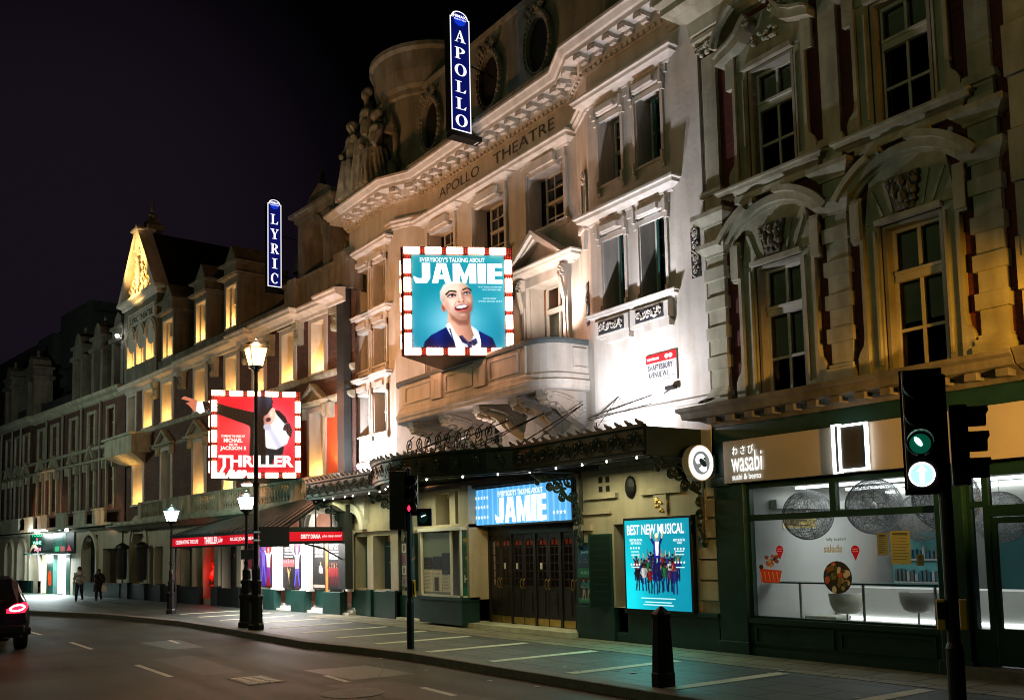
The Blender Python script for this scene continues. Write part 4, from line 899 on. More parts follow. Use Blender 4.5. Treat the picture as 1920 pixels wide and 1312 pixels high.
# balcony
YF = 11.5
def bpath(o):
    x0, x1, yf = -22.1-o, -15.35+o, YF-o; r = .62+o
    P = [(x0, Y0+.3), (x0, yf+r)]
    P += [(x0+r-r*math.cos(t), yf+r-r*math.sin(t)) for t in [PI/2*i/6 for i in range(1, 7)]]
    P += [(x1-r+r*math.sin(t), yf+r-r*math.cos(t)) for t in [PI/2*i/6 for i in range(0, 7)]]
    return P + [(x1, CY-.15)]
m = M(); m.sweep(bpath(0), [(-.12, 5.43), (0, 5.43), (0, 6.16), (-.12, 6.16)])
m.sweep(bpath(0), [(-.14, 5.43), (.04, 5.43), (.04, 5.53), (.0, 5.57), (-.14, 5.57)])
for a, b in ((-21.3, -20.0), (-19.3, -18.1), (-17.4, -16.3)):
    for c in ((a, a+.05, 5.65, 6.08), (b-.05, b, 5.65, 6.08), (a+.05, b-.05, 5.65, 5.69), (a+.05, b-.05, 6.04, 6.08)): m.box(c[0], c[1], YF-.03, YF+.01, c[2], c[3])
for a in (-19.9, -17.98): m.box(a, a+.48, YF-.07, YF+.01, 5.57, 6.16); m.box(a+.16, a+.2, YF-.08, YF-.06, 5.7, 6.04)
m.box(-16.06, -16.0, YF-.04, YF+.01, 5.57, 6.16); m.box(-15.36, -15.32, 12.2, 12.55, 5.66, 5.69); m.box(-15.36, -15.32, 12.2, 12.55, 6.05, 6.08); m.box(-15.36, -15.32, 12.2, 12.23, 5.69, 6.05)
bal = m.build('balcony', CREAM, TH)
M().sweep(bpath(0), [(-.16, 6.16), (.06, 6.16), (.08, 6.21), (.08, 6.26), (-.16, 6.28)]).build('coping', LEAD, bal)
m = M(); m.sweep(bpath(0), [(-1.0, 5.29), (.0, 5.20), (.05, 5.22), (.06, 5.29), (.09, 5.32), (.10, 5.40), (.05, 5.43), (-1.0, 5.43)]); m.slab([(-22.0, 11.8), (-15.5, 11.8), (-15.5, 12.84), (-22.0, 12.84)], 5.30, 5.42)
m.build('balcony_floor', CREAM, bal)
for cx in (-21.3, -19.75, -18.2, -16.75, -15.75):
    m = M(Matrix.Translation((cx, 0, 0)) @ Matrix.Rotation(PI/2, 4, 'Z'))  # local u = +y
    P = [(11.62, 5.22), (11.66, 5.04), (11.78, 4.96), (11.95, 4.98), (12.1, 4.90), (12.3, 4.72), (12.5, 4.6), (12.7, 4.5), (12.86, 4.42), (12.86, 5.30), (11.62, 5.30)]
    m.prism(P, -.13, .13)
    for s in (-.15, .15):
        m.tube(spiral(11.76, 5.08, .12, 1.5, 180, -1, 10, s), .035, 6); m.tube(spiral(12.5, 4.86, .2, 1.5, 0, -1, 10, s), .04, 6); m.tube([(11.85, s, 5.16), (12.1, s, 5.12), (12.4, s, 5.04)], .035, 6)
    for t in range(5): m.ell((11.74+t*.16, 0, 4.96-.03*t), (.09, .12, .06), 8, 5)
    m.build('corbel', CREAM, bal)
# attic
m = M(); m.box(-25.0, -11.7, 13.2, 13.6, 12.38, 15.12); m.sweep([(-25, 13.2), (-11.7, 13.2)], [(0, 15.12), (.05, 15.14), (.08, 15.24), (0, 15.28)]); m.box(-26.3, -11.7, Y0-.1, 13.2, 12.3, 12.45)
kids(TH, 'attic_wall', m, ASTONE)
for cx in (-19.6, -17.5, -22.6):
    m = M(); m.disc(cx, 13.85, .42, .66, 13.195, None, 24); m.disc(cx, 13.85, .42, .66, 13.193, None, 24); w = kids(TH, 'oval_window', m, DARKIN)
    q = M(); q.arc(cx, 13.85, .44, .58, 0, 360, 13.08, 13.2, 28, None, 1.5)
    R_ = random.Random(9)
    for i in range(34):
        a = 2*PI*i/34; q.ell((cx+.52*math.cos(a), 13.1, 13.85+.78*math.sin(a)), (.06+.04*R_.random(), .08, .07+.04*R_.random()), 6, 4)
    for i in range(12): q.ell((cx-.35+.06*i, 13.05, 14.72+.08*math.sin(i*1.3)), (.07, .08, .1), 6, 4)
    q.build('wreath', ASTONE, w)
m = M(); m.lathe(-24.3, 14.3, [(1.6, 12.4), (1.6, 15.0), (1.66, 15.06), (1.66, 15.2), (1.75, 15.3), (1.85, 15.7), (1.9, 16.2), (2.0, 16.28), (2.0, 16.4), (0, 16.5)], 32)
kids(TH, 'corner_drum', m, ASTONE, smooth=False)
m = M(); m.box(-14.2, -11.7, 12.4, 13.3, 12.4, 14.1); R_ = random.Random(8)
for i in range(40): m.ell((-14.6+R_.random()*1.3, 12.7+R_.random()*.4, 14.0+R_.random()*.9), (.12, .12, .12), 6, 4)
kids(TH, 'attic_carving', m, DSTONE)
# sculpture group: draped winged figures on the left pavilion cornice
SSTONE = mat('statue_stone', (.27, .26, .21), .9, var=.5, scale=4, bump=.3)
def statue(px, py, h, seed, lean, wing, lab):
    t = thing('draped_statue', lab, 'statue', (px, py, 12.4), 0, 'stone figures standing on the theatre cornice'); R_ = random.Random(seed); m = M(); z0 = 12.4
    X = lambda s, z: px + lean*(z-z0) + s
    m.lathe(px, py, [(.42, z0), (.5, z0+.15), (.38, z0+h*.2), (.33, z0+h*.42)], 14)
    m.ell((X(0, z0+h*.45), py, z0+h*.45), (.32, .28, .35)); m.ell((X(0, z0+h*.62), py, z0+h*.62), (.25, .2, .42)); m.ell((X(0, z0+h*.76), py, z0+h*.76), (.33, .19, .17))
    m.tube([(X(0, z0+h*.78), py, z0+h*.78), (X(0, z0+h*.88), py, z0+h*.88)], .09, 8); m.ell((X(.0, z0+h*.92), py-.04, z0+h*.92), (.13, .15, .18)); m.ell((X(.02, z0+h*.95), py+.04, z0+h*.955), (.16, .16, .14))
    m.tube([(X(-.3, z0+h*.75), py, z0+h*.76), (X(-.48, z0), py-.15, z0+h*.62), (X(-.22, z0), py-.32, z0+h*.56)], .09, 7)
    m.tube([(X(.3, z0+h*.75), py, z0+h*.76), (X(.5, z0), py-.1, z0+h*.66), (X(.42, z0), py-.25, z0+h*.85 if seed % 2 else z0+h*.5)], .09, 7)
    for i in range(22):
        a = R_.random()*PI*2; r = .36+.1*R_.random(); m.tube([(px+r*.75*math.cos(a)+lean*h*.45, py+r*.7*math.sin(a), z0+h*.5), (px+r*math.cos(a+.2), py+r*math.sin(a+.2), z0+h*.25), (px+r*1.25*math.cos(a+.35), py+r*1.2*math.sin(a+.35), z0+.05)], .055, 5)
    if wing:
        for s in (-1, 1):
            for k in range(6): m.tube([(X(s*.15, z0+h*.7), py+.2, z0+h*.72), (X(s*(.4+.05*k), z0), py+.35, z0+h*(.95-.06*k)), (X(s*(.62-.02*k), z0), py+.4, z0+h*(.6-.07*k))], .09, 6)
    o = kids(t, 'figure', m, SSTONE, smooth=True); r = o.modifiers.new('remesh', 'REMESH'); r.mode = 'VOXEL'; r.voxel_size = .032; r.use_smooth_shade = True
    return t
statue(-25.85, 12.3, 2.7, 3, -.05, True, 'stone figure standing outermost at the left end of the theatre cornice')
statue(-25.1, 12.35, 3.4, 4, .02, True, 'tall winged stone figure in the middle of the group on the theatre cornice')
statue(-24.45, 12.3, 2.4, 6, .06, True, 'low crouching stone figure at the right of the group beside the drum')
m = M(); R_ = random.Random(44)
for k in range(46): a = R_.random(); m.ell((-26.2+2.3*a, 12.55+.25*R_.random(), 12.5+R_.random()*1.5*math.sin(PI*min(max(a, .12), .88))), (.22+.2*R_.random(), .18, .2+.25*R_.random()), 8, 5, None, Matrix.Rotation(R_.random()*2-1, 3, 'Y'))
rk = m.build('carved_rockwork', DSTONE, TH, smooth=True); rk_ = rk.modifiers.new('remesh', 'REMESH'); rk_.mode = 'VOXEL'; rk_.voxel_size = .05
# ground floor ------------------------------------------------------
m = M(); y = Y0
# right part: wall with boxes
wall(m, -15.65, -11.7, .78, 3.5, y, [(-14.46, -14.06, .78, 2.4)], .5)
for z in (1.0, 1.36, 1.72, 2.08, 2.44, 2.8): m.box(-12.14, -11.7, y-.05, y, z, z+.32)
m.box(-15.3, -14.3, y-.08, y, 2.92, 3.02); m.box(-13.6, -12.5, y-.08, y, 2.92, 3.03); m.box(-13.25, -12.9, y-.05, y, 2.5, 2.92); m.box(-15.65, -15.1, y-.07, y, 2.30, 2.42); m.box(-15.35, -14.5, y-.06, y, 2.62, 2.68); m.box(-12.5, -12.14, y-.03, y, .78, 2.5)
m.box(-15.65, -11.7, y-.04, y, 3.36, 3.5)
# left pavilion
wall(m, -26.42, -23.5, .78, 3.5, y, [(-26.2, -25.33, .9, 2.42), (-24.95, -23.95, .9, 2.42)], .45)
m.box(-26.42, -23.45, y-.1, y, 2.55, 2.75); m.box(-26.42, -23.45, y-.06, y, 2.75, 2.8); m.box(-25.33, -24.95, y-.04, y, .8, 2.42)
# between pavilion and doors
wall(m, -23.5, -19.9, .78, 3.5, y+.1, [(-22.7, -22.1, .78, 2.55), (-21.6, -20.9, 2.62, 3.42), (-20.62, -20.05, 2.62, 3.42), (-23.3, -22.85, .9, 2.5)], .4)
m.box(-22.1, -19.45, y-.3, y+.1, 2.5, 2.58)
m.box(-19.9, -19.45, y-.25, y+.5, .78, 3.5); m.box(-19.45, -15.65, y+.1, y+.6, 3.4, 3.5); m.box(-15.66, -15.6, y, y+.5, .3, 3.5)
gf = kids(TH, 'ground_floor_wall', m, PLAST)
m = M()
m.box(-15.65, -14.46, y-.06, y+.1, .13, .78); m.box(-14.06, -11.7, y-.06, y+.1, .13, .78); m.box(-14.1, -11.7, y-.1, y, .70, .78); m.box(-26.42, -25.3, y-.04, y+.1, .13, .86); m.box(-24.98, -23.5, y-.06, y+.1, .13, .86); m.box(-25.3, -24.98, y-.12, y+.1, .13, .9); m.box(-23.5, -19.9, y+.04, y+.2, .13, .78)
m.box(-24.05, -23.5, y-.12, y+.1, .13, .9); m.box(-14.5, -14.0, y-.02, y+.5, .13, .3)
kids(TH, 'plinth', m, GREEN, bevel=.01)
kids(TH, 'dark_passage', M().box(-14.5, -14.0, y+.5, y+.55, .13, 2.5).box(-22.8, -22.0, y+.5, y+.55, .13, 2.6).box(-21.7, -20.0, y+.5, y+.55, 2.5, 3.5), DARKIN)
kids(TH, 'wall_vent', M().box(-14.86, -14.76, y-.02, y-.005, 3.24, 3.36).box(-14.64, -14.54, y-.02, y-.005, 3.24, 3.36).box(-14.86, -14.76, y-.02, y-.005, 3.06, 3.17).box(-14.64, -14.54, y-.02, y-.005, 3.06, 3.17), DARKIN)
m = M(); m.ell((-13.9, y-.03, 3.10), (.15, .05, .22), 16, 8); kids(TH, 'oval_plaque', m, PLASTIC)
m = M(); R_ = random.Random(12)
for i in range(14): m.ell((-13.07+(R_.random()-.5)*.22, y-.06, 2.72+(R_.random()-.5)*.26), (.03, .02, .03), 6, 4)
kids(TH, 'wall_emblem', m, BRASS)
# doors
ex = -19.42; W = (19.42-15.66)/8
kids(TH, 'threshold_step', M().box(-19.9, -15.6, y-.28, y+.4, .13, .24).box(-23.4, -19.9, y-.14, y+.2, .13, .19), STRIP)
m = M(); dy = y+.34
for i in range(9): m.box(ex+i*W-.035, ex+i*W+.035, dy-.05, dy+.05, .24, 2.42) if i % 2 == 0 else None
m.box(ex, -15.66, dy-.06, dy+.06, 2.30, 2.52); kids(TH, 'door_frame', m, DOORW)
for i in range(8):
    a = ex+i*W+.036*(1 if i % 2 == 0 else .2); b = ex+(i+1)*W-.036*(1 if i % 2 else .2); m = M()
    m.box(a, a+.07, dy-.02, dy+.02, .25, 2.3); m.box(b-.07, b, dy-.02, dy+.02, .25, 2.3); m.box(a+.07, b-.07, dy-.02, dy+.02, .42, 1.12); m.box(a+.07, b-.07, dy-.02, dy+.02, 2.22, 2.3)
    m.box(a+.12, b-.12, dy-.035, dy-.02, .5, 1.0); c = (a+b)/2; m.box(c-.009, c+.009, dy-.018, dy+.018, 1.12, 2.22)
    for z in (1.28, 1.46, 1.64, 1.82, 2.0): m.box(a+.07, b-.07, dy-.016, dy+.016, z-.009, z+.009)
    m.prism([(a+.07, 2.22), (b-.07, 2.22), (b-.07, 2.12), (c, 2.2), (a+.07, 2.12)], dy-.018, dy+.018)
    d = kids(TH, 'door', m, DOORW)
    M().box(a+.01, b-.01, dy-.028, dy-.02, .26, .41).build('kick_plate', BRASS, d)
    hx = b-.05 if i % 2 == 0 else a+.05
    M().tube([(hx, dy-.03, 1.06), (hx, dy-.08, 1.1), (hx, dy-.08, 1.24), (hx, dy-.03, 1.28)], .012, 6).build('handle', BRASS, d)
    M().quad((a+.07, dy, 1.12), (b-.07, dy, 1.12), (b-.07, dy, 2.22), (a+.07, dy, 2.22)).build('pane', GLASS, d)
    if i in (1, 2, 4): one('door_notice', ['small white notice on the door pane by the left of the entrance', 'small white notice on the door pane left of the entrance middle', 'small white notice on a door pane right of the entrance middle'][(1, 2, 4).index(i)], 'notice', lambda m: m.flat([(c-.09, 1.5), (c-.0, 1.5), (c-.0, 1.64), (c-.09, 1.64)], dy-.022, (.8, .8, .75)), 0, 'white notices on the theatre doors', PRINT)
kids(TH, 'foyer_dark_screen', M().box(-19.9, -15.6, 15.9, 16.0, .13, 2.02), DARKIN); kids(TH, 'foyer_wall', M().box(-19.9, -15.6, 16.2, 16.3, .13, 3.5).box(-19.95, -19.9, y+.6, 16.3, 2.05, 3.5).box(-15.6, -15.55, y+.6, 16.3, .13, 3.5), ROOMR); kids(TH, 'foyer_dark_side', M().box(-19.95, -19.88, y+.6, 16.3, .13, 2.05), DARKIN)  # dark screens added at back and side so the lower door panes stay dark
kids(TH, 'foyer_floor', M().box(-19.9, -15.6, y+.4, 16.2, .13, .24), DOORW); kids(TH, 'foyer_ceiling', M().box(-19.9, -15.6, y+.6, 16.2, 3.3, 3.4), ROOMW)
# backlit banner above the doors
bn = thing('entrance_banner', 'long pale blue backlit banner with big white title over the theatre doors', 'sign', (-17.6, Y0, 2.5)); by = Y0-.02
kids(bn, 'case', M().box(-19.66, -15.72, by, by+.3, 2.50, 3.42), BLACK)
m = M(); m.flat([(-19.62, 2.54), (-15.76, 2.54), (-15.76, 3.38), (-19.62, 3.38)], by-.004, (.30, .62, .86))
for i in range(18): m.flat([(-19.62+i*.215, 2.54), (-19.55+i*.215, 2.54), (-19.55+i*.215, 3.38), (-19.62+i*.215, 3.38)], by-.006, (.42, .72, .93))
kids(bn, 'backlit_sheet', m, PRINTJ)
m = M(); W_ = (1, 1, 1)
text(m, "EVERYBODY'S TALKING ABOUT", -17.62, 3.24, 1.75, .13, by-.012, (.95, .97, 1), bold=.02); block(m, 'JAMIE', -17.62, 2.86, 2.0, .58, by-.012, W_)
def star(m, x, z, r, y, col):
    P = [(x+(r if k % 2 == 0 else r*.42)*math.sin(PI*k/5), z+(r if k % 2 == 0 else r*.42)*math.cos(PI*k/5)) for k in range(10)]
    m.flat(P, y, col)
for z in (3.18, 2.96, 2.72):
    for i in range(5): star(m, -19.44+i*.125, z, .055, by-.012, (.95, .97, 1))
for z in (2.72, ):
    for i in range(4): star(m, -16.35+i*.125, z, .055, by-.012, (.95, .97, 1))
kids(bn, 'lettering', m, PRINTJ)
kids(bn, 'top_rail', M().box(-19.75, -15.65, by-.1, by+.3, 3.42, 3.48), LEAD)

# =================================================================== poster figures
SK = [(.92, .72, .58), (.62, .40, .28), (.85, .62, .48), (.45, .28, .2)]
def pfig(m, x, z, h, y, top, leg, skin, seed=0, arms=0, col_shoe=None):
    R_ = random.Random(seed); d = .0006; w = h*.12
    m.line((x-w*.3, z+h*.5), (x-w*.75-w*.5*R_.random(), z), w*.75, w*.4, y, leg); m.line((x+w*.3, z+h*.5), (x+w*.6+w*.6*R_.random(), z), w*.75, w*.4, y-d, leg)
    m.flat([(x-w*.75, z+h*.46), (x+w*.75, z+h*.46), (x+w, z+h*.8), (x+w*.35, z+h*.84), (x-w*.35, z+h*.84), (x-w, z+h*.8)], y-d*2, top)
    for s in (-1, 1):
        if arms == 1: e = (x+s*w*1.9, z+h*.92); q = (x+s*w*1.5, z+h*1.1)
        elif arms == 2: e = (x+s*w*1.6, z+h*.62); q = (x+s*w*.5, z+h*.56)
        else: e = (x+s*w*1.35, z+h*.62); q = (x+s*w*1.4, z+h*.44)
        m.line((x+s*w*.9, z+h*.78), e, w*.5, w*.4, y-d*3, top); m.line(e, q, w*.4, w*.25, y-d*3, top if R_.random() > .5 else skin); m.disc(q[0], q[1], w*.18, w*.18, y-d*3.5, skin, 8)
    m.disc(x, z+h*.91, w*.42, w*.55, y-d*4, skin, 12); m.disc(x, z+h*.945, w*.44, w*.34, y-d*5, [(.08, .05, .04), (.35, .2, .1), (.75, .6, .3)][seed % 3], 10)
# big lightbox
lb = thing('poster_lightbox', 'large turquoise backlit poster box with a crowd of people, beside the bollard', 'poster', (-13.1, Y0, .8)); ly = Y0-.14
kids(lb, 'case', M().box(-14.02, -12.20, ly, Y0-.0, .74, 2.50), BLACK, bevel=.01)
m = M(); m.flat([(-13.97, .79), (-12.25, .79), (-12.25, 2.45), (-13.97, 2.45)], ly-.004, (.05, .68, .76))
m.flat([(-13.97, .79), (-13.60, .79), (-13.60, 2.45), (-13.97, 2.45)], ly-.005, (.08, .82, .88)); m.flat([(-13.60, .79), (-13.2, .79), (-13.2, 1.2), (-13.60, 1.4)], ly-.005, (.07, .76, .84))
cols = [(.04, .04, .10), (.08, .10, .36), (.45, .07, .10), (.08, .32, .18), (.05, .05, .06), (.10, .14, .42), (.25, .10, .28), (.80, .78, .76)]
Lx = []; R_ = random.Random(19)
def fig(x, z, h, top, leg, sk, arm, hair):
    w = h*.15; j = lambda: (R_.random()-.5)*w*.5
    Lx.append(([(x-w*.3, z+h*.5), (x-w*.5+j(), z+h*.25), (x-w*.6+j(), z)], w*.24, .004, leg)); Lx.append(([(x+w*.3, z+h*.5), (x+w*.5+j(), z+h*.25), (x+w*.5+j(), z)], w*.24, .004, leg))
    Lx.append(([(x-w*.55, z+h*.44), (x+w*.55, z+h*.44), (x+w*.75, z+h*.80), (x-w*.75, z+h*.80)], 'p', .006, lambda a, b, c=top, x=x, w=w: mixc(tuple(v*.45 for v in c), tuple(min(1, v*1.5+.03) for v in c), min(max(.5-(a-x)/w*.5, 0), 1))))
    for s in (-1, 1):
        e = (x+s*w*(1.0+.3*R_.random()), z+h*(.62 if arm < 1 else .88)); q = (x+s*w*(.5 if arm < 1 else 1.25), z+h*(.50 if arm < 1 else 1.08)); Lx.append(([(x+s*w*.7, z+h*.77), e], w*.2, .004, tuple(v*.8 for v in top))); Lx.append(([e, q], w*.15, .004, sk if arm else tuple(v*.9 for v in top)))
    Lx.append(E_(x, z+h*.89, w*.36, w*.50, 0, .004, lambda a, b, c=sk, x=x, w=w: mixc(c, tuple(v*.45 for v in c), min(max((a-x)/w+.45, 0), 1)))); Lx.append(E_(x, z+h*.925, w*.40, w*.34, 0, .004, hair))
for row, (n, z, h) in enumerate(((10, .40, .26), (10, .31, .27), (8, .20, .30))):
    for i in range(n): fig(.5+(i-(n-1)/2)*(.072 if n > 8 else .085)+.02*math.sin(i*7+row*3), z+.02*math.sin(i*5+row)-.012*abs(i-n/2)*(row == 0), h*(.92+.12*R_.random()), cols[(i*3+row*2) % 8], cols[(i+row) % 2], SK[(i+row) % 4], 1 if row == 0 and i % 3 != 1 else 0, [(.05, .04, .04), (.25, .13, .07), (.6, .45, .25), (.1, .06, .05)][(i+row) % 4])
fig(.51, .34, .52, (.07, .12, .50), (.05, .07, .30), SK[0], 1, (.95, .92, .8)); Lx.append(([(.488, .60), (.53, .60), (.545, .755), (.48, .755)], 'p', .004, (.95, .93, .93)))
def bgq(a, b): g = math.exp(-((a-.05)**2/.10+(b-.1)**2/.5)); return (.03+.04*g, .60+.26*g-.06*a, .68+.24*g-.04*a)
m = M(); paint(m, -13.97, -12.25, .79, 2.45, ly-.006, bgq, Lx, 112)
kids(lb, 'crowd_picture', m, PRINTL)
m = M(); text(m, 'BEST NEW MUSICAL', -13.11, 2.27, 1.52, .19, ly-.036, W_, bold=.018)
for x, z, w in ((-13.65, 2.08, .36), (-13.65, 2.02, .30), (-12.5, 2.06, .30), (-12.5, 2.01, .12)): text(m, 'BEST MUSICAL' if w > .2 else 'AWARDS', x, z, w, .045, ly-.012, (.9, .97, .97), bold=.02)
for i in range(4): star(m, -13.8+i*.075, 1.93, .03, ly-.012, W_); star(m, -12.62+i*.075, 1.90, .03, ly-.012, W_); star(m, -13.8+i*.075, 1.62, .03, ly-.012, W_); star(m, -12.62+i*.075, 1.66, .03, ly-.012, W_)
for x in (-13.69, -12.5):
    for z in (1.86, 1.80, 1.57): m.line((x-.11, z), (x+.11, z), .02, .02, ly-.012, (.75, .93, .95))
for z, w in ((1.0, .9), (.93, .7), (.88, .8)): m.line((-13.1-w/2, z), (-13.1+w/2, z), .018, .018, ly-.012, (.8, .95, .96))
kids(lb, 'lettering', m, PRINTL)
# display cases left of the doors
def case(name, lab, x0, x1, z0, z1, y, fn, T=None, mt=None, depth=.1, fr=None, group=None):
    t = thing(name, lab, 'poster case', tuple(T @ Vector((x0, y, z0))) if T is not None else (x0, y, z0), 0, group)
    kids(t, 'case', M(T).box(x0-.04, x1+.04, y, y+depth, z0-.04, z1+.04), fr or GREEN)
    m = M(T); fn(m, x0, x1, z0, z1, y-.004); kids(t, 'poster', m, mt or PRINTD); return t
def man(m, x0, x1, z0, z1, y, bg=(.04, .32, .30), suit=(.03, .04, .07)):
    m.flat([(x0, z0), (x1, z0), (x1, z1), (x0, z1)], y, bg); pfig(m, (x0+x1)/2, z0+(z1-z0)*.1, (z1-z0)*.78, y-.003, suit, suit, SK[1], 4, 2)
    c = (x0+x1)/2; m.flat([(c-.02, z0+(z1-z0)*.5), (c+.02, z0+(z1-z0)*.5), (c+.035, z0+(z1-z0)*.73), (c-.035, z0+(z1-z0)*.73)], y-.008, (.8, .85, .85))
    m.line((x0+.05, z1-.08), (x1-.05, z1-.08), .03, .03, y-.003, (.3, .5, .5))
case('recessed_poster', 'dark teal poster of a figure in black, leftmost ground-floor window of the cream theatre', -26.14, -25.38, .95, 2.2, Y0+.32, man, mt=PRINTD)
case('recessed_poster', 'dark blue poster in the second ground-floor window of the cream theatre', -24.9, -24.0, .95, 2.2, Y0+.32, lambda m, a, b, c, d, y: man(m, a, b, c, d, y, (.03, .14, .18), (.05, .08, .2)), mt=PRINTD)
def strips(m, x0, x1, z0, z1, y):
    m.flat([(x0, z0), (x1, z0), (x1, z1), (x0, z1)], y, (.3, .33, .32))
    for i, c in enumerate(((.5, .45, .42), (.75, .7, .6), (.5, .1, .12), (.8, .78, .72))): zz = z0+(z1-z0)*i/4; m.flat([(x0+.03, zz+.03), (x1-.03, zz+.03), (x1-.03, zz+(z1-z0)/4-.03), (x0+.03, zz+(z1-z0)/4-.03)], y-.002, c); m.disc((x0+x1)/2, zz+.15, .06, .1, y-.004, tuple(v*.5 for v in c))
case('photo_strip_case', 'narrow case of small photographs just left of the signal pole', -23.42, -23.12, 1.0, 2.2, Y0+.06, strips, mt=PRINT)
case('photo_case', 'dark teal portrait poster in the case right of the signal pole', -23.0, -22.72, .95, 2.4, Y0+.06, man, mt=PRINTD)
# kiosk case with notices
ks = thing('notice_kiosk', 'white framed glass kiosk of price lists and notices between the signal pole and theatre doors', 'kiosk', (-20.6, Y0, .13))
kids(ks, 'base', M().box(-21.55, -19.50, Y0-.45, Y0+.05, .19, .82).box(-21.6, -19.45, Y0-.48, Y0+.05, .76, .84), GREEN)
m = M(); kx0, kx1, ky = -21.5, -19.55, Y0-.42
for a in (kx0, -20.05, kx1-.05): m.box(a, a+.05, ky, ky+.05, .84, 2.46)
m.box(kx0, kx1, ky, ky+.05, .84, .88); m.box(kx0-.05, kx1+.05, ky-.05, Y0+.1, 2.44, 2.52); m.box(kx1-.05, kx1, Y0-.1, Y0-.05, .84, 2.46); m.box(kx0, kx1, ky+.3, ky+.36, .84, 2.46); m.box(kx1-.05, kx1, ky, Y0, .84, .88)
kids(ks, 'frame', m, WHITEP)
m = M(); R_ = random.Random(21); yy = ky+.06
m.flat([(kx0+.05, .9), (-20.05, .9), (-20.05, 2.4), (kx0+.05, 2.4)], yy, (.42, .46, .42))
for i, (a, b, c, d, col) in enumerate(((.08, .5, .95, 1.75, (.80, .78, .70)), (.53, .95, .95, 1.55, (.78, .75, .68)), (.98, 1.38, .95, 1.5, (.80, .77, .70)), (.08, .5, 1.5, 1.8, (.05, .09, .16)), (.53, .95, 1.5, 1.82, (.05, .08, .18)), (.98, 1.38, 1.38, 1.9, (.08, .14, .18)), (.6, .8, .97, 1.3, (.12, .1, .08)))):
    m.flat([(kx0+a, c), (kx0+b, c), (kx0+b, d), (kx0+a, d)], yy-.002-.001*i, col)
    if col[0] > .5:
        k = int((d-c)/.035)
        for j in range(1, k): m.line((kx0+a+.03, d-j*.035), (kx0+b-.03-.1*R_.random(), d-j*.035), .008, .008, yy-.012, (.4, .38, .34))
kids(ks, 'notices', m, PRINT)
T = frame(kx1+.002, ky) @ Matrix.Rotation(PI/2, 4, 'Z'); m = M(T)
m.flat([(.04, .88), (.40, .88), (.40, 2.42), (.04, 2.42)], 0, (.10, .30, .27)); m.flat([(.04, .88), (.40, .88), (.40, 1.08), (.04, 1.08)], -.002, (.05, .42, .33)); text(m, 'HIT', .22, 1.28, .26, .18, -.004, (.72, .74, .70), bold=.02)
for i in range(12): m.disc(.22+(R_.random()-.5)*.2, 1.5+i*.07, .08, .05, -.003-.0003*i, [(.3, .35, .28), (.55, .5, .3), (.2, .3, .26)][i % 3], 10)
kids(ks, 'side_poster', m, PRINT)
# right of the doors
def twop(m, x0, x1, z0, z1, y):
    m.flat([(x0, z0), (x1, z0), (x1, z1), (x0, z1)], y, (.05, .2, .2)); h = z1-z0
    m.flat([(x0+.03, z0+h*.62), (x1-.03, z0+h*.62), (x1-.03, z1-.03), (x0+.03, z1-.03)], y-.002, (.05, .26, .42)); m.flat([(x0+.03, z0+h*.45), (x1-.03, z0+h*.45), (x1-.03, z0+h*.6), (x0+.03, z0+h*.6)], y-.002, (.1, .42, .36)); m.flat([(x0+.03, z0+.03), (x1-.03, z0+.03), (x1-.03, z0+h*.1), (x0+.03, z0+h*.1)], y-.002, (.08, .5, .35))
    m.flat([(x0+.03, z0+h*.1), (x1-.03, z0+h*.1), (x1-.03, z0+h*.43), (x0+.03, z0+h*.43)], y-.002, (.06, .07, .07))
    for s, c in ((-.07, (.1, .45, .5)), (.09, (.15, .5, .52))): pfig(m, (x0+x1)/2+s, z0+h*.06, h*.38, y-.004, c, (.7, .65, .6), SK[2], 3, 2)
    for i in range(5): pfig(m, x0+.1+i*.09, z0+h*.63, h*.13, y-.004, (.2, .3, .4), (.1, .2, .3), SK[i % 4], i)
    text(m, 'JAMIE', (x0+x1)/2, z1-.16, .28, .07, y-.005, (.5, .75, .85), bold=.04); text(m, 'MUSICAL', (x0+x1)/2, z0+h*.525, .3, .06, y-.005, (.5, .8, .7), bold=.02)
case('poster_case', 'two framed posters one above the other, right beside the theatre doors', -15.56, -15.02, .82, 2.02, Y0-.06, twop, mt=PRINT)
def dk(m, x0, x1, z0, z1, y):
    m.flat([(x0, z0), (x1, z0), (x1, z1), (x0, z1)], y, (.02, .13, .11))
    for i in range(9): m.line((x0+.06, z0+.15+i*.14), (x1-.06, z0+.15+i*.14), .02, .02, y-.002, (.04, .22, .18))
T = frame(-14.97, Y0-.22, 22); case('angled_case', 'dark green framed case turned at an angle beside the dark passage', 0.02, .46, .80, 2.18, 0.0, dk, T, PRINT)
# =================================================================== iron and glass canopy of the cream theatre
cn = thing('iron_canopy', 'long dark iron canopy with bowed middle, scrollwork and small lights, on the cream theatre', 'canopy', (-19, Y0, 3.6))
bow = [(-21.9 + 6.1*i/12, 11.0 - 1.15*math.sin(PI*i/12)**.9 if 0 < i < 12 else 11.0) for i in range(13)]
CF = [(-26.45, 11.0)] + bow + [(-11.95, 11.0)]
m = M()
m.sweep(CF, [(-.05, 3.50), (.0, 3.50), (.0, 3.56), (.03, 3.58), (.03, 3.94), (.07, 3.97), (.07, 4.02), (-.05, 4.02)])
m.sweep([(-26.45, Y0-.05), (-26.45, 11.0)], [(-.05, 3.5), (.03, 3.5), (.03, 3.95), (-.05, 3.95)]); m.sweep([(-11.95, 11.0), (-11.95, Y0-.05)], [(-.05, 3.5), (.03, 3.5), (.03, 3.98), (-.05, 3.98)])
fas = kids(cn, 'valance', m, IRON)
m = M(); top = [(x, y, 3.98) for x, y in CF]; n = len(CF)
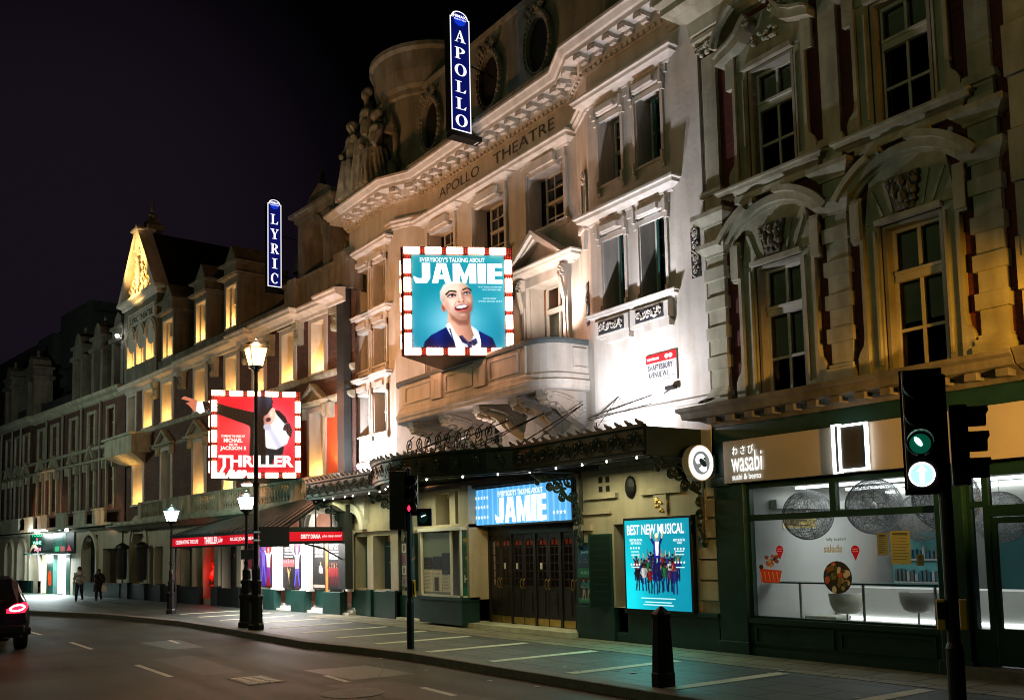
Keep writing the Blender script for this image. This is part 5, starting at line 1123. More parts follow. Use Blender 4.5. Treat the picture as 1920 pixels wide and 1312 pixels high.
vs = top + [(x, Y0-.02 if (x < -22.6 or x > -15.8) else CY-.02, 3.72) for x, y in CF]; m.add(vs, [(i, i+1, i+1+n, i+n) for i in range(n-1)])
vs2 = [(a, b, c-.03) for a, b, c in vs]; m.add(vs2, [(i, i+n, i+1+n, i+1) for i in range(n-1)])
x = -26.2
while x < -12: m.tube([(x, 11.05, 3.99), (x, Y0-.05, 3.74)], .02, 4); x += .5
kids(cn, 'roof', m, IRON)
m = M(); 
def on_front(t):
    L = [0]; 
    for a, b in zip(CF, CF[1:]): L.append(L[-1]+math.hypot(b[0]-a[0], b[1]-a[1]))
    d = t*L[-1]
    for i in range(len(CF)-1):
        if d <= L[i+1]+1e-9:
            f = (d-L[i])/(L[i+1]-L[i]); return CF[i][0]+(CF[i+1][0]-CF[i][0])*f, CF[i][1]+(CF[i+1][1]-CF[i][1])*f
for i in range(56):                             # leaf-shaped cresting
    x, y = on_front(.004+.992*i/55); m.prism([(x-.05, 4.0), (x+.06, 4.0), (x+.05, 4.05), (x, 4.075), (x-.05, 4.085), (x-.12, 4.13), (x-.10, 4.07), (x-.06, 4.04)], y-.06, y-.01)
kids(cn, 'leaf_cresting', m, IRON)
m = M()
for i in range(30):
    x, y = on_front(.015+.97*i/29)
    m.tube([(a, y-.045, b) for a, _, b in spiral(x-.1, 3.76, .13, 1.6, 0, 1, 9)], .012, 4); m.tube([(a, y-.045, b) for a, _, b in spiral(x+.14, 3.74, .12, 1.6, 180, -1, 9)], .012, 4); m.tube([(x-.22, y-.045, 3.6), (x, y-.045, 3.92), (x+.22, y-.045, 3.6)], .010, 4)
    for a in range(5): m.ell((x+.1*math.cos(a*1.3), y-.05, 3.76+.1*math.sin(a*1.3)), (.025, .02, .02), 5, 3)
kids(cn, 'valance_scrollwork', m, mat('grey_green_iron_scroll', (.05, .085, .08), .45))
m = M()                                          # scroll cresting above the bowed centre
for i in range(9):
    x = -18.9+i*.36; y = 10.3+.03*i
    m.tube(spiral(x, 4.32, .16, 1.7, -90, 1 if i % 2 else -1, 10, y), .014, 4); m.tube([(x-.16, y, 4.0), (x-.1, y, 4.2), (x+.05, y, 4.45), (x+.2, y, 4.5)], .014, 4)
    m.tube(spiral(x+.15, 4.14, .09, 1.4, 0, -1, 9, y), .012, 4)
for k in range(20): m.ell((-19.2+k*.18, 10.3, 4.06+.03*(k % 3)), (.05, .03, .035), 5, 3)
kids(cn, 'scroll_cresting', m, BLACK)
m = M()
for x0, y0, x1 in ((-19.8, 10.2, -19.5), (-18.4, 10.2, -18.0), (-17.0, 10.6, -16.6), (-15.6, 11.0, -15.3), (-13.9, 11.1, -14.2)): m.tube([(x0, y0, 4.05), (x1, 12.4, 4.9)], .012, 4); m.tube([(x0+.5, y0, 4.05), (x1, 12.4, 4.9)], .010, 4)
m.tube([(-14.9, 12.2, 4.55), (-13.2, 12.35, 4.78)], .01, 4); m.tube([(-14.9, 12.2, 4.5), (-13.2, 12.35, 4.62)], .008, 4)
kids(cn, 'tie_rod', m, BLACK)
for x in (-26.3, -22.7, -15.42, -11.95):          # brackets under the canopy
    T = frame(x, 0) @ Matrix.Rotation(PI/2, 4, 'Z'); m = M(T); w = Y0-.03 if x < -23 or x > -15.6 else Y0-.03
    m.tube([(w, 0, 3.5), (w, 0, 2.05)], .04, 6); m.tube([(w-1.3, 0, 3.5), (w, 0, 3.5)], .028, 6)
    m.tube([(w-1.25, 0, 3.45), (w-1.0, 0, 3.3), (w-.75, 0, 3.35), (w-.5, 0, 3.15), (w-.35, 0, 2.95), (w-.12, 0, 2.85), (w-.05, 0, 2.45), (w-.12, 0, 2.2), (w-.05, 0, 2.05)], .038, 5)
    for cx, cz, r, a, d in ((w-.3, 3.3, .16, 0, 1), (w-.62, 3.2, .15, 90, -1), (w-.95, 3.38, .10, 180, 1), (w-.22, 3.0, .12, 45, -1), (w-.14, 2.7, .09, 0, 1), (w-.14, 2.48, .09, 180, -1), (w-.14, 2.26, .07, 0, 1), (w-.48, 2.98, .11, 0, 1), (w-.8, 3.2, .09, 0, -1), (w-1.1, 3.28, .07, 0, 1)): m.tube(spiral(cx, cz, r, 1.8, a, d, 10), .028, 5)
    for k in range(8): m.ell((w-.25-.08*k, 0, 3.2+.05*math.sin(k*2)), (.05, .03, .035), 5, 3)
    m.ell((w-.04, 0, 2.0), (.07, .07, .09), 8, 6)
    kids(cn, 'scroll_bracket', m, IRON)
DL = [(-25.6, 11.15), (-25, 11.15), (-24.2, 11.15), (-23.7, 11.15), (-22.6, 11.1), (-21.9, 11.05), (-20.9, 10.7), (-19.9, 10.25), (-18.8, 10.1), (-17.9, 10.15), (-17.0, 10.5), (-16.2, 10.85), (-15.5, 11.15), (-14.6, 11.12), (-13.8, 11.12), (-13.1, 11.12), (-12.3, 11.12)]
for x, y in DL: kids(cn, 'downlight', M().ell((x, y, 3.48), (.019, .019, .022), 8, 6), DOWN)
kids(cn, 'soffit_edge', M().sweep(CF, [(-.3, 3.52), (-.26, 3.48), (-.2, 3.48), (-.16, 3.52)]), IRON)
# floodlights standing on the canopy
def flood(x, y, lab, z=3.95):
    t = thing('floodlight', lab, 'floodlight', (x, y, z), 0, 'floodlights on the canopy roof')
    kids(t, 'housing', M().box(x-.14, x+.14, y-.08, y+.06, z+.02, z+.16), PLASTIC); kids(t, 'bracket', M().box(x-.02, x+.02, y-.1, y+.02, z-.15, z+.02), BLACK); return t
flood(-13.7, 11.35, 'small black floodlight on the canopy roof below the street name sign', 3.86); flood(-25.2, 11.35, 'small black floodlight on the left end of the canopy roof', 3.86)
# street name sign
sn = thing('street_name_sign', 'white street name plate with a red top strip on the floodlit theatre wall', 'sign', (-12.93, Y0, 5.0)); y = Y0-.03
kids(sn, 'plate', M().box(-13.34, -12.52, y, Y0, 4.99, 5.54), WHITEP); 
m = M(); m.flat([(-13.34, 5.38), (-12.52, 5.38), (-12.52, 5.54), (-13.34, 5.54)], y-.002, (.75, .04, .08)); m.flat([(-13.34, 4.99), (-12.52, 4.99), (-12.52, 5.375), (-13.34, 5.375)], y-.002, (.66, .66, .66))
text(m, 'THEATRELAND', -13.14, 5.455, .34, .05, y-.004, (1, 1, 1), bold=.02); text(m, 'SHAFTESBURY', -12.95, 5.29, .66, .10, y-.004, (.0, .0, .001), bold=.02); text(m, 'AVENUE W1', -13.02, 5.15, .52, .10, y-.004, (.0, .0, .001), bold=.02); text(m, 'CITY OF WESTMINSTER', -12.95, 5.04, .5, .032, y-.004, (.3, .1, .1))
for s in (-1, 1): m.disc(-12.72+s*.05, 5.46, .055, .045, y-.004, (.95, .9, .9), 14)
m.line((-13.3, 5.09), (-12.56, 5.09), .006, .006, y-.004, (.3, .3, .3))
kids(sn, 'lettering', m, printed('enamel_sign_print', 0, rough=.95))

# =================================================================== billboards
def bulbs(mb, mr, mk, u0, u1, z0, z1, n, horizontal, y):      # bright clusters with dim gaps
    L = (u1-u0) if horizontal else (z1-z0); st = L/n
    for i in range(n):
        a = (u0 if horizontal else z0)+st*i; br = .74 if True else 1
        k = 8; 
        for j in range(k+3):
            on = j < k; p = a+st*(j+.5)/(k+3)
            for r in range(3):
                q = (z0 if horizontal else u0)+((z1-z0) if horizontal else (u1-u0))*(r+.5)/3
                c = (p, y-.03, q) if horizontal else (q, y-.03, p)
                rr = .030 if on else .012
                (mb if on else mr).ell(c, (rr, rr*.8, rr), 6, 4)
def billboard(lab, Lp, Rp, Bp, z0, z1, nb, art):
    w = math.hypot(Rp[0]-Lp[0], Rp[1]-Lp[1]); a = math.degrees(math.atan2(Rp[1]-Lp[1], Rp[0]-Lp[0]))
    t = thing('billboard', lab, 'billboard', (Rp[0], Rp[1], z0))
    kids(t, 'case', M().slab([Lp, Rp, Bp][::1], z0, z1), BLACK)
    faces = [(frame(*Lp, a), w)]
    a2 = math.degrees(math.atan2(Lp[1]-Bp[1], Lp[0]-Bp[0])); faces.append((frame(*Bp, a2), math.hypot(Lp[0]-Bp[0], Lp[1]-Bp[1])))
    b = .19
    for T, ww in faces:
        m = M(T); y = -.05
        m.box(0, ww, y, 0, z0, z0+b); m.box(0, ww, y, 0, z1-b, z1); m.box(0, b, y, 0, z0+b, z1-b); m.box(ww-b, ww, y, 0, z0+b, z1-b)
        kids(t, 'border', m, BULBB)
        for hz, u0, u1, c, d, n in ((1, .02, ww-.02, z1-b+.02, z1-.02, nb), (1, .02, ww-.02, z0+.02, z0+b-.02, nb), (0, .02, b-.02, z0+b, z1-b, nb), (0, ww-b+.02, ww-.02, z0+b, z1-b, nb)):
            mb, mr = M(T), M(T); bulbs(mb, mr, None, u0, u1, c, d, n, hz, y); g = kids(t, 'bulb_strip', mb, BULBW); mr.build('dim_bulbs', BULBR, g)
    m = M(faces[0][0]); m.flat([(b, z0+b), (w-b, z0+b), (w-b, z1-b), (b, z1-b)], -.06, (.1, .6, .7)) if False else None
    art(t, faces[0][0], b, w-b, z0+b, z1-b)
    kids(t, 'wall_strut', M().tube([(Rp[0]-.3, Rp[1]-.2, z0+.03), (Rp[0]-.35, Rp[1]+.9, z0-.15)], .03, 6).tube([(Bp[0]+.1, Bp[1]-.1, z0+.03), (Bp[0]-.1, Bp[1]+1.0, z0-.05)], .03, 6), BLACK)
    return t
def art_teal(t, T, u0, u1, z0, z1):
    W, H = u1-u0, z1-z0; X = lambda a: u0+a*W; Z = lambda b: z0+b*H; m = M(T)
    def bg(a, b):
        g = math.exp(-((a-.45)**2/.10+(b-.28)**2/.06)); return (.03+.50*g, .50+.06*b+.30*g, .62+.28*g)
    def skin(a, b):
        nx, ny = (a-.48)/.18, (b-.53)/.20; t = min(max(.86-.42*nx+.20*ny-.25*(nx*nx+ny*ny)*.6, 0), 1); return mixc((.50, .27, .21), (1.0, .84, .75), t)
    def blond(a, b): t = min(max(.5-(a-.42)*2.6+(b-.62)*3, 0), 1); w_ = .06*math.sin(a*210+b*60)*math.sin(b*190); return tuple(min(1, v+w_) for v in mixc((.66, .55, .45), (1, .98, .94), t))
    def suit(a, b): t = min(max((b+.05)*2.2+.15*math.sin(a*26+b*9), 0), 1); return mixc((.01, .03, .20), (.05, .20, .66), t)
    def shirt(a, b): return mixc((.66, .70, .82), (1, 1, 1), min(max(.6+.5*math.sin(a*30-b*22), 0), 1))
    head = [(.305, .52), (.31, .60), (.35, .66), (.42, .695), (.50, .705), (.57, .68), (.62, .635), (.65, .56), (.655, .48), (.64, .40), (.60, .345), (.55, .312), (.50, .318), (.44, .35), (.385, .39), (.335, .45)]
    Lx = [([(.10, -.05), (.13, .06), (.20, .13), (.36, .215), (.45, .20), (.62, .15), (.72, .175), (.86, .10), (.92, -.05)], 'p', .006, suit),
        ([(.355, .235), (.40, .27), (.62, .22), (.71, .175), (.74, .05), (.73, -.05), (.47, -.05), (.44, .06)], 'p', .006, shirt),
        ([(.385, .40), (.375, .28), (.44, .12), (.52, .05), (.60, .04), (.66, .13), (.625, .24), (.62, .36)], 'p', .008, lambda a, b: mixc((.42, .22, .17), (.93, .70, .60), min(max(1.1-(a-.42)*3.0-(b-.2)*.6, 0), 1))),
        ([(.40, .37), (.44, .34), (.50, .30), (.58, .30), (.62, .35), (.60, .24), (.50, .24), (.42, .30)], 'p', .02, (.42, .22, .17, .6)),
        ([(.36, .24), (.40, .27), (.47, .14), (.545, .04), (.50, .0), (.43, .10)], 'p', .005, (1, 1, 1)), ([(.63, .235), (.69, .19), (.72, .12), (.69, .03), (.63, .03), (.66, .13)], 'p', .005, (.95, .96, 1)),
        ([(.50, .12), (.53, .13), (.60, .055), (.68, .10), (.70, .05), (.66, .01), (.63, .03), (.66, -.05), (.60, -.05), (.59, .03), (.53, .05)], 'p', .005, lambda a, b: mixc((.04, .04, .12), (.25, .25, .45), .5+.5*math.sin((a+b)*130))),
        ([(.40, .20), (.44, .06), (.47, -.05)], .006, .006, (.0, .03, .22)), ([(.73, .15), (.74, .05), (.745, -.05)], .005, .006, (.0, .03, .22)),
        E_(.338, .425, .026, .046, 12, .006, (.80, .52, .43)), E_(.336, .425, .013, .030, 12, .008, (.58, .30, .25)),
        (head, 'p', .006, skin),
        ([(.305, .52), (.30, .60), (.34, .675), (.42, .712), (.50, .722), (.575, .698), (.625, .645), (.60, .640), (.55, .665), (.47, .665), (.40, .64), (.365, .59), (.355, .52), (.33, .47)], 'p', .012, blond),
        E_(.43, .62, .07, .04, 20, .04, (1, .90, .82, .6)), E_(.445, .475, .05, .045, 0, .03, (1, .88, .80, .7)), E_(.605, .50, .03, .04, 0, .02, (1, .86, .76, .5)), E_(.37, .45, .03, .06, 10, .03, (.72, .46, .38, .5)), E_(.60, .40, .04, .07, -20, .03, (.55, .30, .24, .55)),
        E_(.425, .560, .050, .026, 14, .014, (.55, .30, .27, .8)), E_(.588, .588, .042, .024, 12, .012, (.50, .27, .24, .8)),
        ([(.368, .572), (.40, .604), (.43, .610), (.472, .602)], .009, .005, (.14, .08, .07)), ([(.548, .622), (.585, .640), (.61, .638), (.636, .618)], .008, .005, (.14, .08, .07)),
        E_(.425, .556, .036, .012, 14, .004, (.93, .92, .95)), E_(.590, .584, .030, .010, 12, .004, (.90, .90, .93)), E_(.432, .559, .012, .012, 0, .003, (.05, .03, .04)), E_(.592, .586, .010, .010, 0, .003, (.05, .03, .04)),
        ([(.380, .548), (.41, .566), (.44, .572), (.468, .562)], .0065, .003, (.05, .03, .04)), ([(.556, .582), (.585, .596), (.61, .596), (.626, .586)], .0055, .003, (.05, .03, .04)),
        ([(.53, .60), (.548, .55), (.56, .515)], .010, .012, (.62, .36, .28, .6)), ([(.512, .60), (.520, .54)], .007, .008, (1, .93, .87, .8)), E_(.528, .503, .040, .020, 8, .010, (.88, .60, .50, .8)), E_(.525, .512, .016, .012, 0, .008, (1, .88, .80, .8)), E_(.506, .492, .010, .006, 20, .004, (.25, .10, .08)), E_(.552, .498, .009, .006, -10, .004, (.25, .10, .08)),
        ([(.475, .49), (.455, .45), (.462, .42)], .005, .008, (.62, .36, .30, .6)), ([(.588, .50), (.612, .465), (.610, .43)], .005, .008, (.55, .30, .25, .6)),
        E_(.530, .428, .076, .038, 10, .004, (.62, .20, .20)), E_(.531, .432, .064, .027, 10, .004, (.20, .04, .05)), E_(.531, .440, .060, .018, 10, .003, (1, 1, .98)), E_(.535, .398, .045, .010, 8, .005, (.80, .36, .34)), E_(.54, .375, .03, .008, 8, .010, (.50, .28, .23, .6)), E_(.545, .350, .035, .018, 0, .015, (.98, .80, .70, .5))]
    paint(m, u0, u1, z0, z1, -.056, bg, Lx, 112)
    kids(t, 'backlit_portrait', m, PRINTJ)
    m = M(T); text(m, "EVERYBODY'S TALKING ABOUT", X(.44), Z(.945), W*.70, H*.05, -.08, (.95, 1, 1), bold=.02); block(m, 'JAMIE', X(.5), Z(.80), W*.96, H*.22, -.069, (1, 1, 1))
    for z, a, w in ((.655, .84, .26), (.625, .86, .20), (.53, .84, .14), (.50, .84, .26)): text(m, ['THE HIT MUSICAL FOR EVERYONE', 'NOW SHOWING HERE', 'BOOK NOW', 'LIMITED SEASON ONLY'][(.655, .625, .53, .50).index(z)], X(a), Z(z), W*w, H*.018, -.06, (.75, .92, .95))
    kids(t, 'lettering', m, PRINTJ)
billboard('large lit billboard with turquoise poster of a smiling face, bulbs all round, above the balcony', (-18.3, 9.86), (-17.17, 12.0), (-19.4, 11.66), 6.2, 8.64, 5, art_teal)
def art_red(t, T, u0, u1, z0, z1):
    W, H = u1-u0, z1-z0; X = lambda a: u0+a*W; Z = lambda b: z0+b*H; m = M(T)
    def bg(a, b):
        g = math.exp(-((a-.68)**2/.08+(b-.55)**2/.10)); h = math.exp(-((a-.2)**2/.12+(b-.5)**2/.08)); return (.72+.16*b+.12*g+.1*h, .05+.50*g+.17*h, .13+.48*g+.10*h)
    def white(a, b): return mixc((.62, .66, .78), (1, 1, 1), min(max(.75+.4*math.sin(a*24+b*13)-(a-.75)*.8, 0), 1))
    def felt(a, b): return mixc((.02, .03, .07), (.14, .20, .32), min(max((b-.75)*3+.3*math.sin(a*40), 0), 1))
    def face(a, b): return mixc((.45, .22, .2), (.96, .76, .68), min(max((a-.56)*5+.2, 0), 1))
    def sequin(a, b): v = .012+.24*max(0, math.sin(a*331+b*97)*math.sin(a*127-b*289))**6; return (v, v, v)
    Lx = [([(.54, .10), (.52, .30), (.66, .37), (.86, .34), (.84, .24), (.72, .17), (.70, .08)], 'p', .006, (.06, .10, .13)), ([(.60, .36), (.56, .58), (.64, .76), (.76, .80), (.88, .68), (.945, .52), (.90, .38), (.76, .30), (.64, .32)], 'p', .008, white),
        ([(.72, .84), (.80, .82), (.88, .74), (.91, .66), (.87, .65), (.78, .75)], 'p', .006, sequin), ([(.84, .56), (.87, .64), (.93, .66), (.97, .56), (.95, .46), (.91, .50), (.88, .56)], 'p', .008, lambda a, b: mixc((.05, .02, .03), (.55, .35, .36), max(0, math.sin(a*160)*math.sin(b*140)))),
        ([(.38, .66), (.42, .58), (.41, .22), (.62, .22), (.61, .60), (.65, .78), (.50, .80), (.40, .80)], 'p', .006, sequin), ([(-.05, .92), (-.05, .78), (.12, .72), (.40, .62), (.46, .70), (.44, .80), (.20, .85)], 'p', .006, sequin),
        ([(.60, .60), (.59, .72), (.65, .88), (.74, .85), (.755, .74), (.72, .66), (.66, .62)], 'p', .008, face), E_(.655, .70, .035, .028, 30, .008, (.22, .12, .16)), E_(.69, .78, .02, .04, 0, .012, (1, .86, .80, .7)), E_(.64, .60, .05, .045, 0, .01, (.72, .72, .78)),
        ([(.47, .74), (.47, .88), (.52, 1.0), (.70, 1.0), (.72, .94), (.69, .86), (.62, .78), (.54, .74)], 'p', .006, felt), ([(.46, .73), (.53, .72), (.63, .78), (.70, .88)], .012, .006, (.02, .03, .06))]
    paint(m, u0, u1, z0, z1, -.056, bg, Lx, 100)
    kids(t, 'backlit_sheet', m, PRINTJ)
    m = M(T); P = lambda pts, y, c: m.flat([(X(a), Z(b)) for a, b in pts], y, c); bk = (.008, .007, .008)
    P([(-.20, .93), (-.16, .80), (.0, .755), (.0, .895)], -.066, bk)
    R_ = random.Random(4)
    for i in range(40): a = -.17+.17*R_.random(); b = .86-.42*(a+.15)*.62-.04+(R_.random()-.5)*.08; m.disc(X(a), Z(b), .009, .009, -.069, (.62, .58, .55), 5)
    P([(-.42, .99), (-.26, .94), (-.20, .80), (-.30, .80), (-.36, .87), (-.40, .90), (-.34, .92), (-.46, .955)], -.067, (.72, .42, .32)); P([(-.26, .92), (-.19, .93), (-.16, .79), (-.22, .76), (-.27, .80)], -.068, (.95, .95, .95))
    P([(.52, .995), (.56, 1.07), (.60, 1.10), (.65, 1.09), (.69, 1.05), (.70, .995)], -.071, (.07, .11, .18))
    kids(t, 'dancer_picture', m, PRINTJ)
    m = M(T); text(m, 'THRILLER', X(.5), Z(.145), W*.97, H*.155, -.076, (1, .97, .95), bold=.045)
    for s, z, w, h in (('STARRING THE MUSIC OF', .475, .30, .030), ('MICHAEL', .42, .24, .055), ('AND THE', .365, .11, .028), ('JACKSON 5', .31, .33, .065)): text(m, s, X(.20), Z(z), W*w, H*h, -.062, (1, .96, .92), bold=.03)
    text(m, 'Live', X(.18), Z(-.005), W*.40, H*.16, -.085, (1, 1, 1), bold=.04, shear=.5); m.line((X(.0), Z(-.06)), (X(.42), Z(-.03)), .03, .03, -.085, (1, 1, 1))
    kids(t, 'lettering', m, PRINTJ)
billboard('large bulb edged billboard with red poster of a dancer in a dark hat', (-28.72, 8.88), (-27.9, 11.4), (-30.3, 11.2), 4.26, 6.94, 5, art_red)
def blade(lab, x, y0, w, z0, h, word):
    t = thing('vertical_name_sign', lab, 'sign', (x, y0+w, z0)); T = frame(x, y0) @ Matrix.Rotation(PI/2, 4, 'Z')
    arcp = [(w/2+w*.42*math.cos(a), z0+h+w*.30*math.sin(a)) for a in [PI*i/12 for i in range(13)]]
    P = [(0, z0), (w, z0), (w, z0+h)] + arcp + [(0, z0+h)]
    kids(t, 'case', M(T).prism(P, 0, .26), BLACK)
    m = M(T); m.flat(P, -.004, (1, 1, 1)); k = .028
    m.flat([(k, z0+k), (w-k, z0+k), (w-k, z0+h-k), (k, z0+h-k)], -.007, (.03, .055, .33)); m.flat([(w/2+(w*.42-k)*math.cos(a), z0+h-k*.9+(w*.30-k*.1)*math.sin(a)) for a in [PI*i/12 for i in range(13)]], -.0065, (.03, .055, .33))
    m.disc(w/2, z0+h-.07, w*.30, w*.25, -.009, (.05, .2, .75), 20); text(m, 'NIMAX', w/2, z0+h+.03, w*.66, .075, -.012, (1, 1, 1), bold=.03); text(m, 'THEATRES', w/2, z0+h-.05, w*.62, .035, -.012, (1, 1, 1), bold=.01)
    n = len(word); H = (h-.32)/n
    for i, ch in enumerate(word): serif(m, ch, w*(.22 if ch != 'I' else .22), z0+.12+H*(n-1-i), w*.56, H*.68, -.012, (1, 1, 1))
    kids(t, 'lit_face', m, BLADE)
    kids(t, 'mounting', M().box(x-.28, x+.02, y0+.02, y0+w+.3, z0-.14, z0-.02).tube([(x-.1, y0+w, z0+.5), (x-.3, y0+w+.9, z0+.35)], .02, 5).tube([(x-.1, y0+w, z0+1.8), (x-.3, y0+w+.9, z0+1.8)], .02, 5), BLACK)
blade('tall dark blue vertical name sign with white letters, higher one on the cream theatre cornice', -19.08, 11.66, .56, 12.05, 2.87, 'APOLLO')
blade('shorter dark blue vertical name sign on the parapet of the dark brick theatre', -30.2, 11.2, .48, 10.82, 2.84, 'LYRIC')

t = thing('round_lamp', 'round white lamp hanging under the red billboard', 'lamp', (-28.43, 9.9, 4.15)); kids(t, 'lens', M().lathe(-28.43, 9.9, [(.0, 4.02), (.17, 4.05), (.19, 4.10)], 18), emit('round_lamp_lens', (.95, 1, .95), 6)); kids(t, 'hood', M().lathe(-28.43, 9.9, [(.20, 4.10), (.15, 4.16), (.04, 4.2), (.03, 4.3)], 18), BLACK)
# =================================================================== dark brick theatre (frame along its own front)
FR[0] = FL = frame(-26.4, 12.2, 5)
LY = thing('brick_theatre', 'dark brick theatre with a pointed gable, amber lit windows and a red lettered canopy', 'building', (-9, 0, .13))
WA = [(-2.10, -1.15), (-4.18, -3.22), (-6.35, -5.45), (-8.80, -7.72), (-11.82, -10.66), (-15.45, -14.2), (-17.72, -16.55), (-19.85, -18.75)]
WB = [(-2.25, -1.25), (-4.4, -3.3), (-8.95, -8.0), (-11.92, -10.72), (-15.45, -14.3), (-19.05, -17.65)]
GR = [(-19.55, -18.5), (-18.3, -17.25), (-17.05, -16.0)]
hA = [(a, b, 7.62, 9.32) for a, b in WA]; hB = [(a, b, 4.3, 6.45) for a, b in WB]; hG = [(a, b, 10.6, 11.75) for a, b in GR]
m = M(); wall(m, -20.2, 0.62, 3.5, 9.9, 0, hA+hB, .42); kids(LY, 'brick_wall', m, BRICKD)
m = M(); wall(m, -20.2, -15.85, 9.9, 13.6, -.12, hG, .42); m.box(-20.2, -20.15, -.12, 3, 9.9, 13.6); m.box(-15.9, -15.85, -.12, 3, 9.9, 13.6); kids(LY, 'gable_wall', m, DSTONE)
m = M(); m.box(-20.1, .6, .9, 9, 4.2, 9.8); m.box(-20.1, .6, 1.5, 9, .13, 4.2); m.box(-20.1, -6.1, .4, 1.5, .13, 4.2); m.box(-20.1, -15.9, .9, 6, 9.8, 13.5); m.prism([(-20.2, 13.6), (-15.85, 13.6), (-18.02, 16.7)], .35, 6)
kids(LY, 'light_blocker', m, DARKIN)  # dark mass added behind the brick front to stop light passing through
kids(LY, 'red_wall_panel', M().box(-1.1, .2, -.02, 0, 4.4, 6.5).box(-3.2, -2.5, -.02, 0, 4.4, 6.5), REDP)
kids(LY, 'drainpipe', M().box(.05, .45, -.30, -.05, .9, 10.8).box(-.0, .5, -.33, -.05, 3.6, 3.75).box(-.0, .5, -.33, -.05, 6.8, 6.9), mat('dark_lead_pipe', (.03, .035, .035), .5))
def liner(a, b, c, d, y0=-.05, dep=.36, arch=False):       # stone lining and frame of a window opening
    m = M(); t = .06
    m.add([(a, y0, c), (a+t, y0, c), (a+.24, dep, c), (a, dep, c), (a, y0, d), (a+t, y0, d), (a+.24, dep, d), (a, dep, d)], [(0, 3, 2, 1), (4, 5, 6, 7), (0, 1, 5, 4), (1, 2, 6, 5), (2, 3, 7, 6), (3, 0, 4, 7)]); m.box(b-t, b, y0, dep, c, d); m.box(a+t, b-t, y0, dep, d-t, d) if not arch else None; m.box(a-.04, b+.04, y0-.07, dep, c-.09, c)
    m.box(a-.13, a, y0, 0, c-.05, d+.1); m.box(b, b+.13, y0, 0, c-.05, d+.1); m.box(a, b, y0, 0, d, d+.1) if not arch else None; m.box(a-.16, b+.16, y0-.05, 0, d+.1, d+.15) if not arch else None
    return m
for i, (a, b) in enumerate(WA):
    kids(LY, 'window_surround', liner(a, b, 7.62, 9.32), CREAM); window(LY, a+.24, b-.07, 7.66, 9.26, .36, ((a+b)/2+.12,), (), 8.62, glass=GLASS, bw=.04, tw=.06)
for i, (a, b) in enumerate(WB):
    kids(LY, 'window_surround', liner(a, b, 4.3, 6.45), CREAM); window(LY, a+.24, b-.07, 4.34, 6.4, .36, ((a+b)/2+.12,), (), 5.75, glass=GLASS, bw=.04, tw=.06)
    if i in (0, 1, 3, 4):
        q = M(); hood(q, a-.3, b+.3, -.04, 6.55, .16, .26); c = (a+b)/2; q.band([(a-.3, 6.72), (c, 7.28), (b+.3, 6.72)], [(a-.12, 6.72), (c, 7.14), (b+.12, 6.72)], -.26, 0); q.prism([(a-.1, 6.72), (b+.1, 6.72), (c, 7.14)], -.08, 0)
        for s in (a-.24, b+.12): q.box(s, s+.12, -.2, 0, 6.2, 6.55)
        kids(LY, 'window_pediment', q, STONE)
m = M()
for a, b in WA + WB: pass
CU = [mat('warm_net_curtain', (.12, .09, .045), .9, var=.7, scale=5), mat('pale_drawn_curtain', (.34, .26, .14), .9, var=.5, scale=7), DARKIN]
for i, (a, b, c, d) in enumerate(hA+hB): kids(LY, 'curtain', M().box(a, b, .50, .52, c+(.0 if i % 3 else (d-c)*.35), d), CU[(i*5+1) % 3])
m = M()
for a, b in GR:
    c = (a+b)/2; r = (b-a)/2; m.arc(c, 11.75, r, r+.11, 0, 180, -.2, -.1, 12); m.arc(c, 11.75, r-.02, r+.03, 0, 180, -.25, -.1, 12); m.box(a-.1, a, -.22, -.1, 11.66, 11.76); m.box(b, b+.1, -.22, -.1, 11.66, 11.76)
    m.box(a-.10, a+.02, -.18, .2, 10.6, 11.66); m.box(b-.02, b+.10, -.18, .2, 10.6, 11.66)
kids(LY, 'gable_window_arch', m, CREAM)
m = M()
for a, b in GR: m.disc((a+b)/2, 11.75, (b-a)/2, (b-a)/2, -.128, None, 24)
kids(LY, 'arch_head', m, CREAM)
for a, b in GR: window(LY, a+.05, b-.05, 10.62, 11.74, .1, ((a+b)/2,), (), None, glass=CURT)
m = M(); m.box(-19.15, -16.0, -.2, -.12, 12.42, 12.86); m.box(-19.3, -15.85, -.24, -.12, 12.92, 12.98); m.box(-19.28, -19.15, -.23, -.12, 12.38, 12.9); m.box(-16.0, -15.87, -.23, -.12, 12.38, 12.9)
pl = kids(LY, 'name_panel', m, CREAM); m = M(); text(m, 'LYRIC THEATRE', -17.6, 12.64, 2.9, .30, -.21, bold=.015); m.build('lettering', DARKIN, pl)
m = M(); m.sweep([(-20.3, 1), (-20.3, -.12), (-15.75, -.12), (-15.75, 1)], [(0, 13.35), (.06, 13.38), (.08, 13.5), (.25, 13.58), (.27, 13.7), (0, 13.74)])
c = -18.0
m.band([(-20.5, 13.72), (c, 16.95), (-15.6, 13.72)], [(-20.1, 13.72), (c, 16.45), (-15.95, 13.72)], -.35, .3)
m.box(c-.45, c+.45, -.45, .4, 16.62, 16.72); m.prism([(c-.3, 15.75), (c+.3, 15.75), (c+.14, 16.6), (c-.14, 16.6)], -.3, .2); m.box(c-.35, c+.35, -.34, .2, 15.72, 15.8)
kids(LY, 'gable_pediment', m, CREAM)
m = M(); m.prism([(-20.0, 13.72), (-15.95, 13.72), (c, 16.3)], -.1, .3); kids(LY, 'tympanum', m, mat('ochre_tympanum', (.5, .28, .08), .8))
m = M(); R_ = random.Random(15)
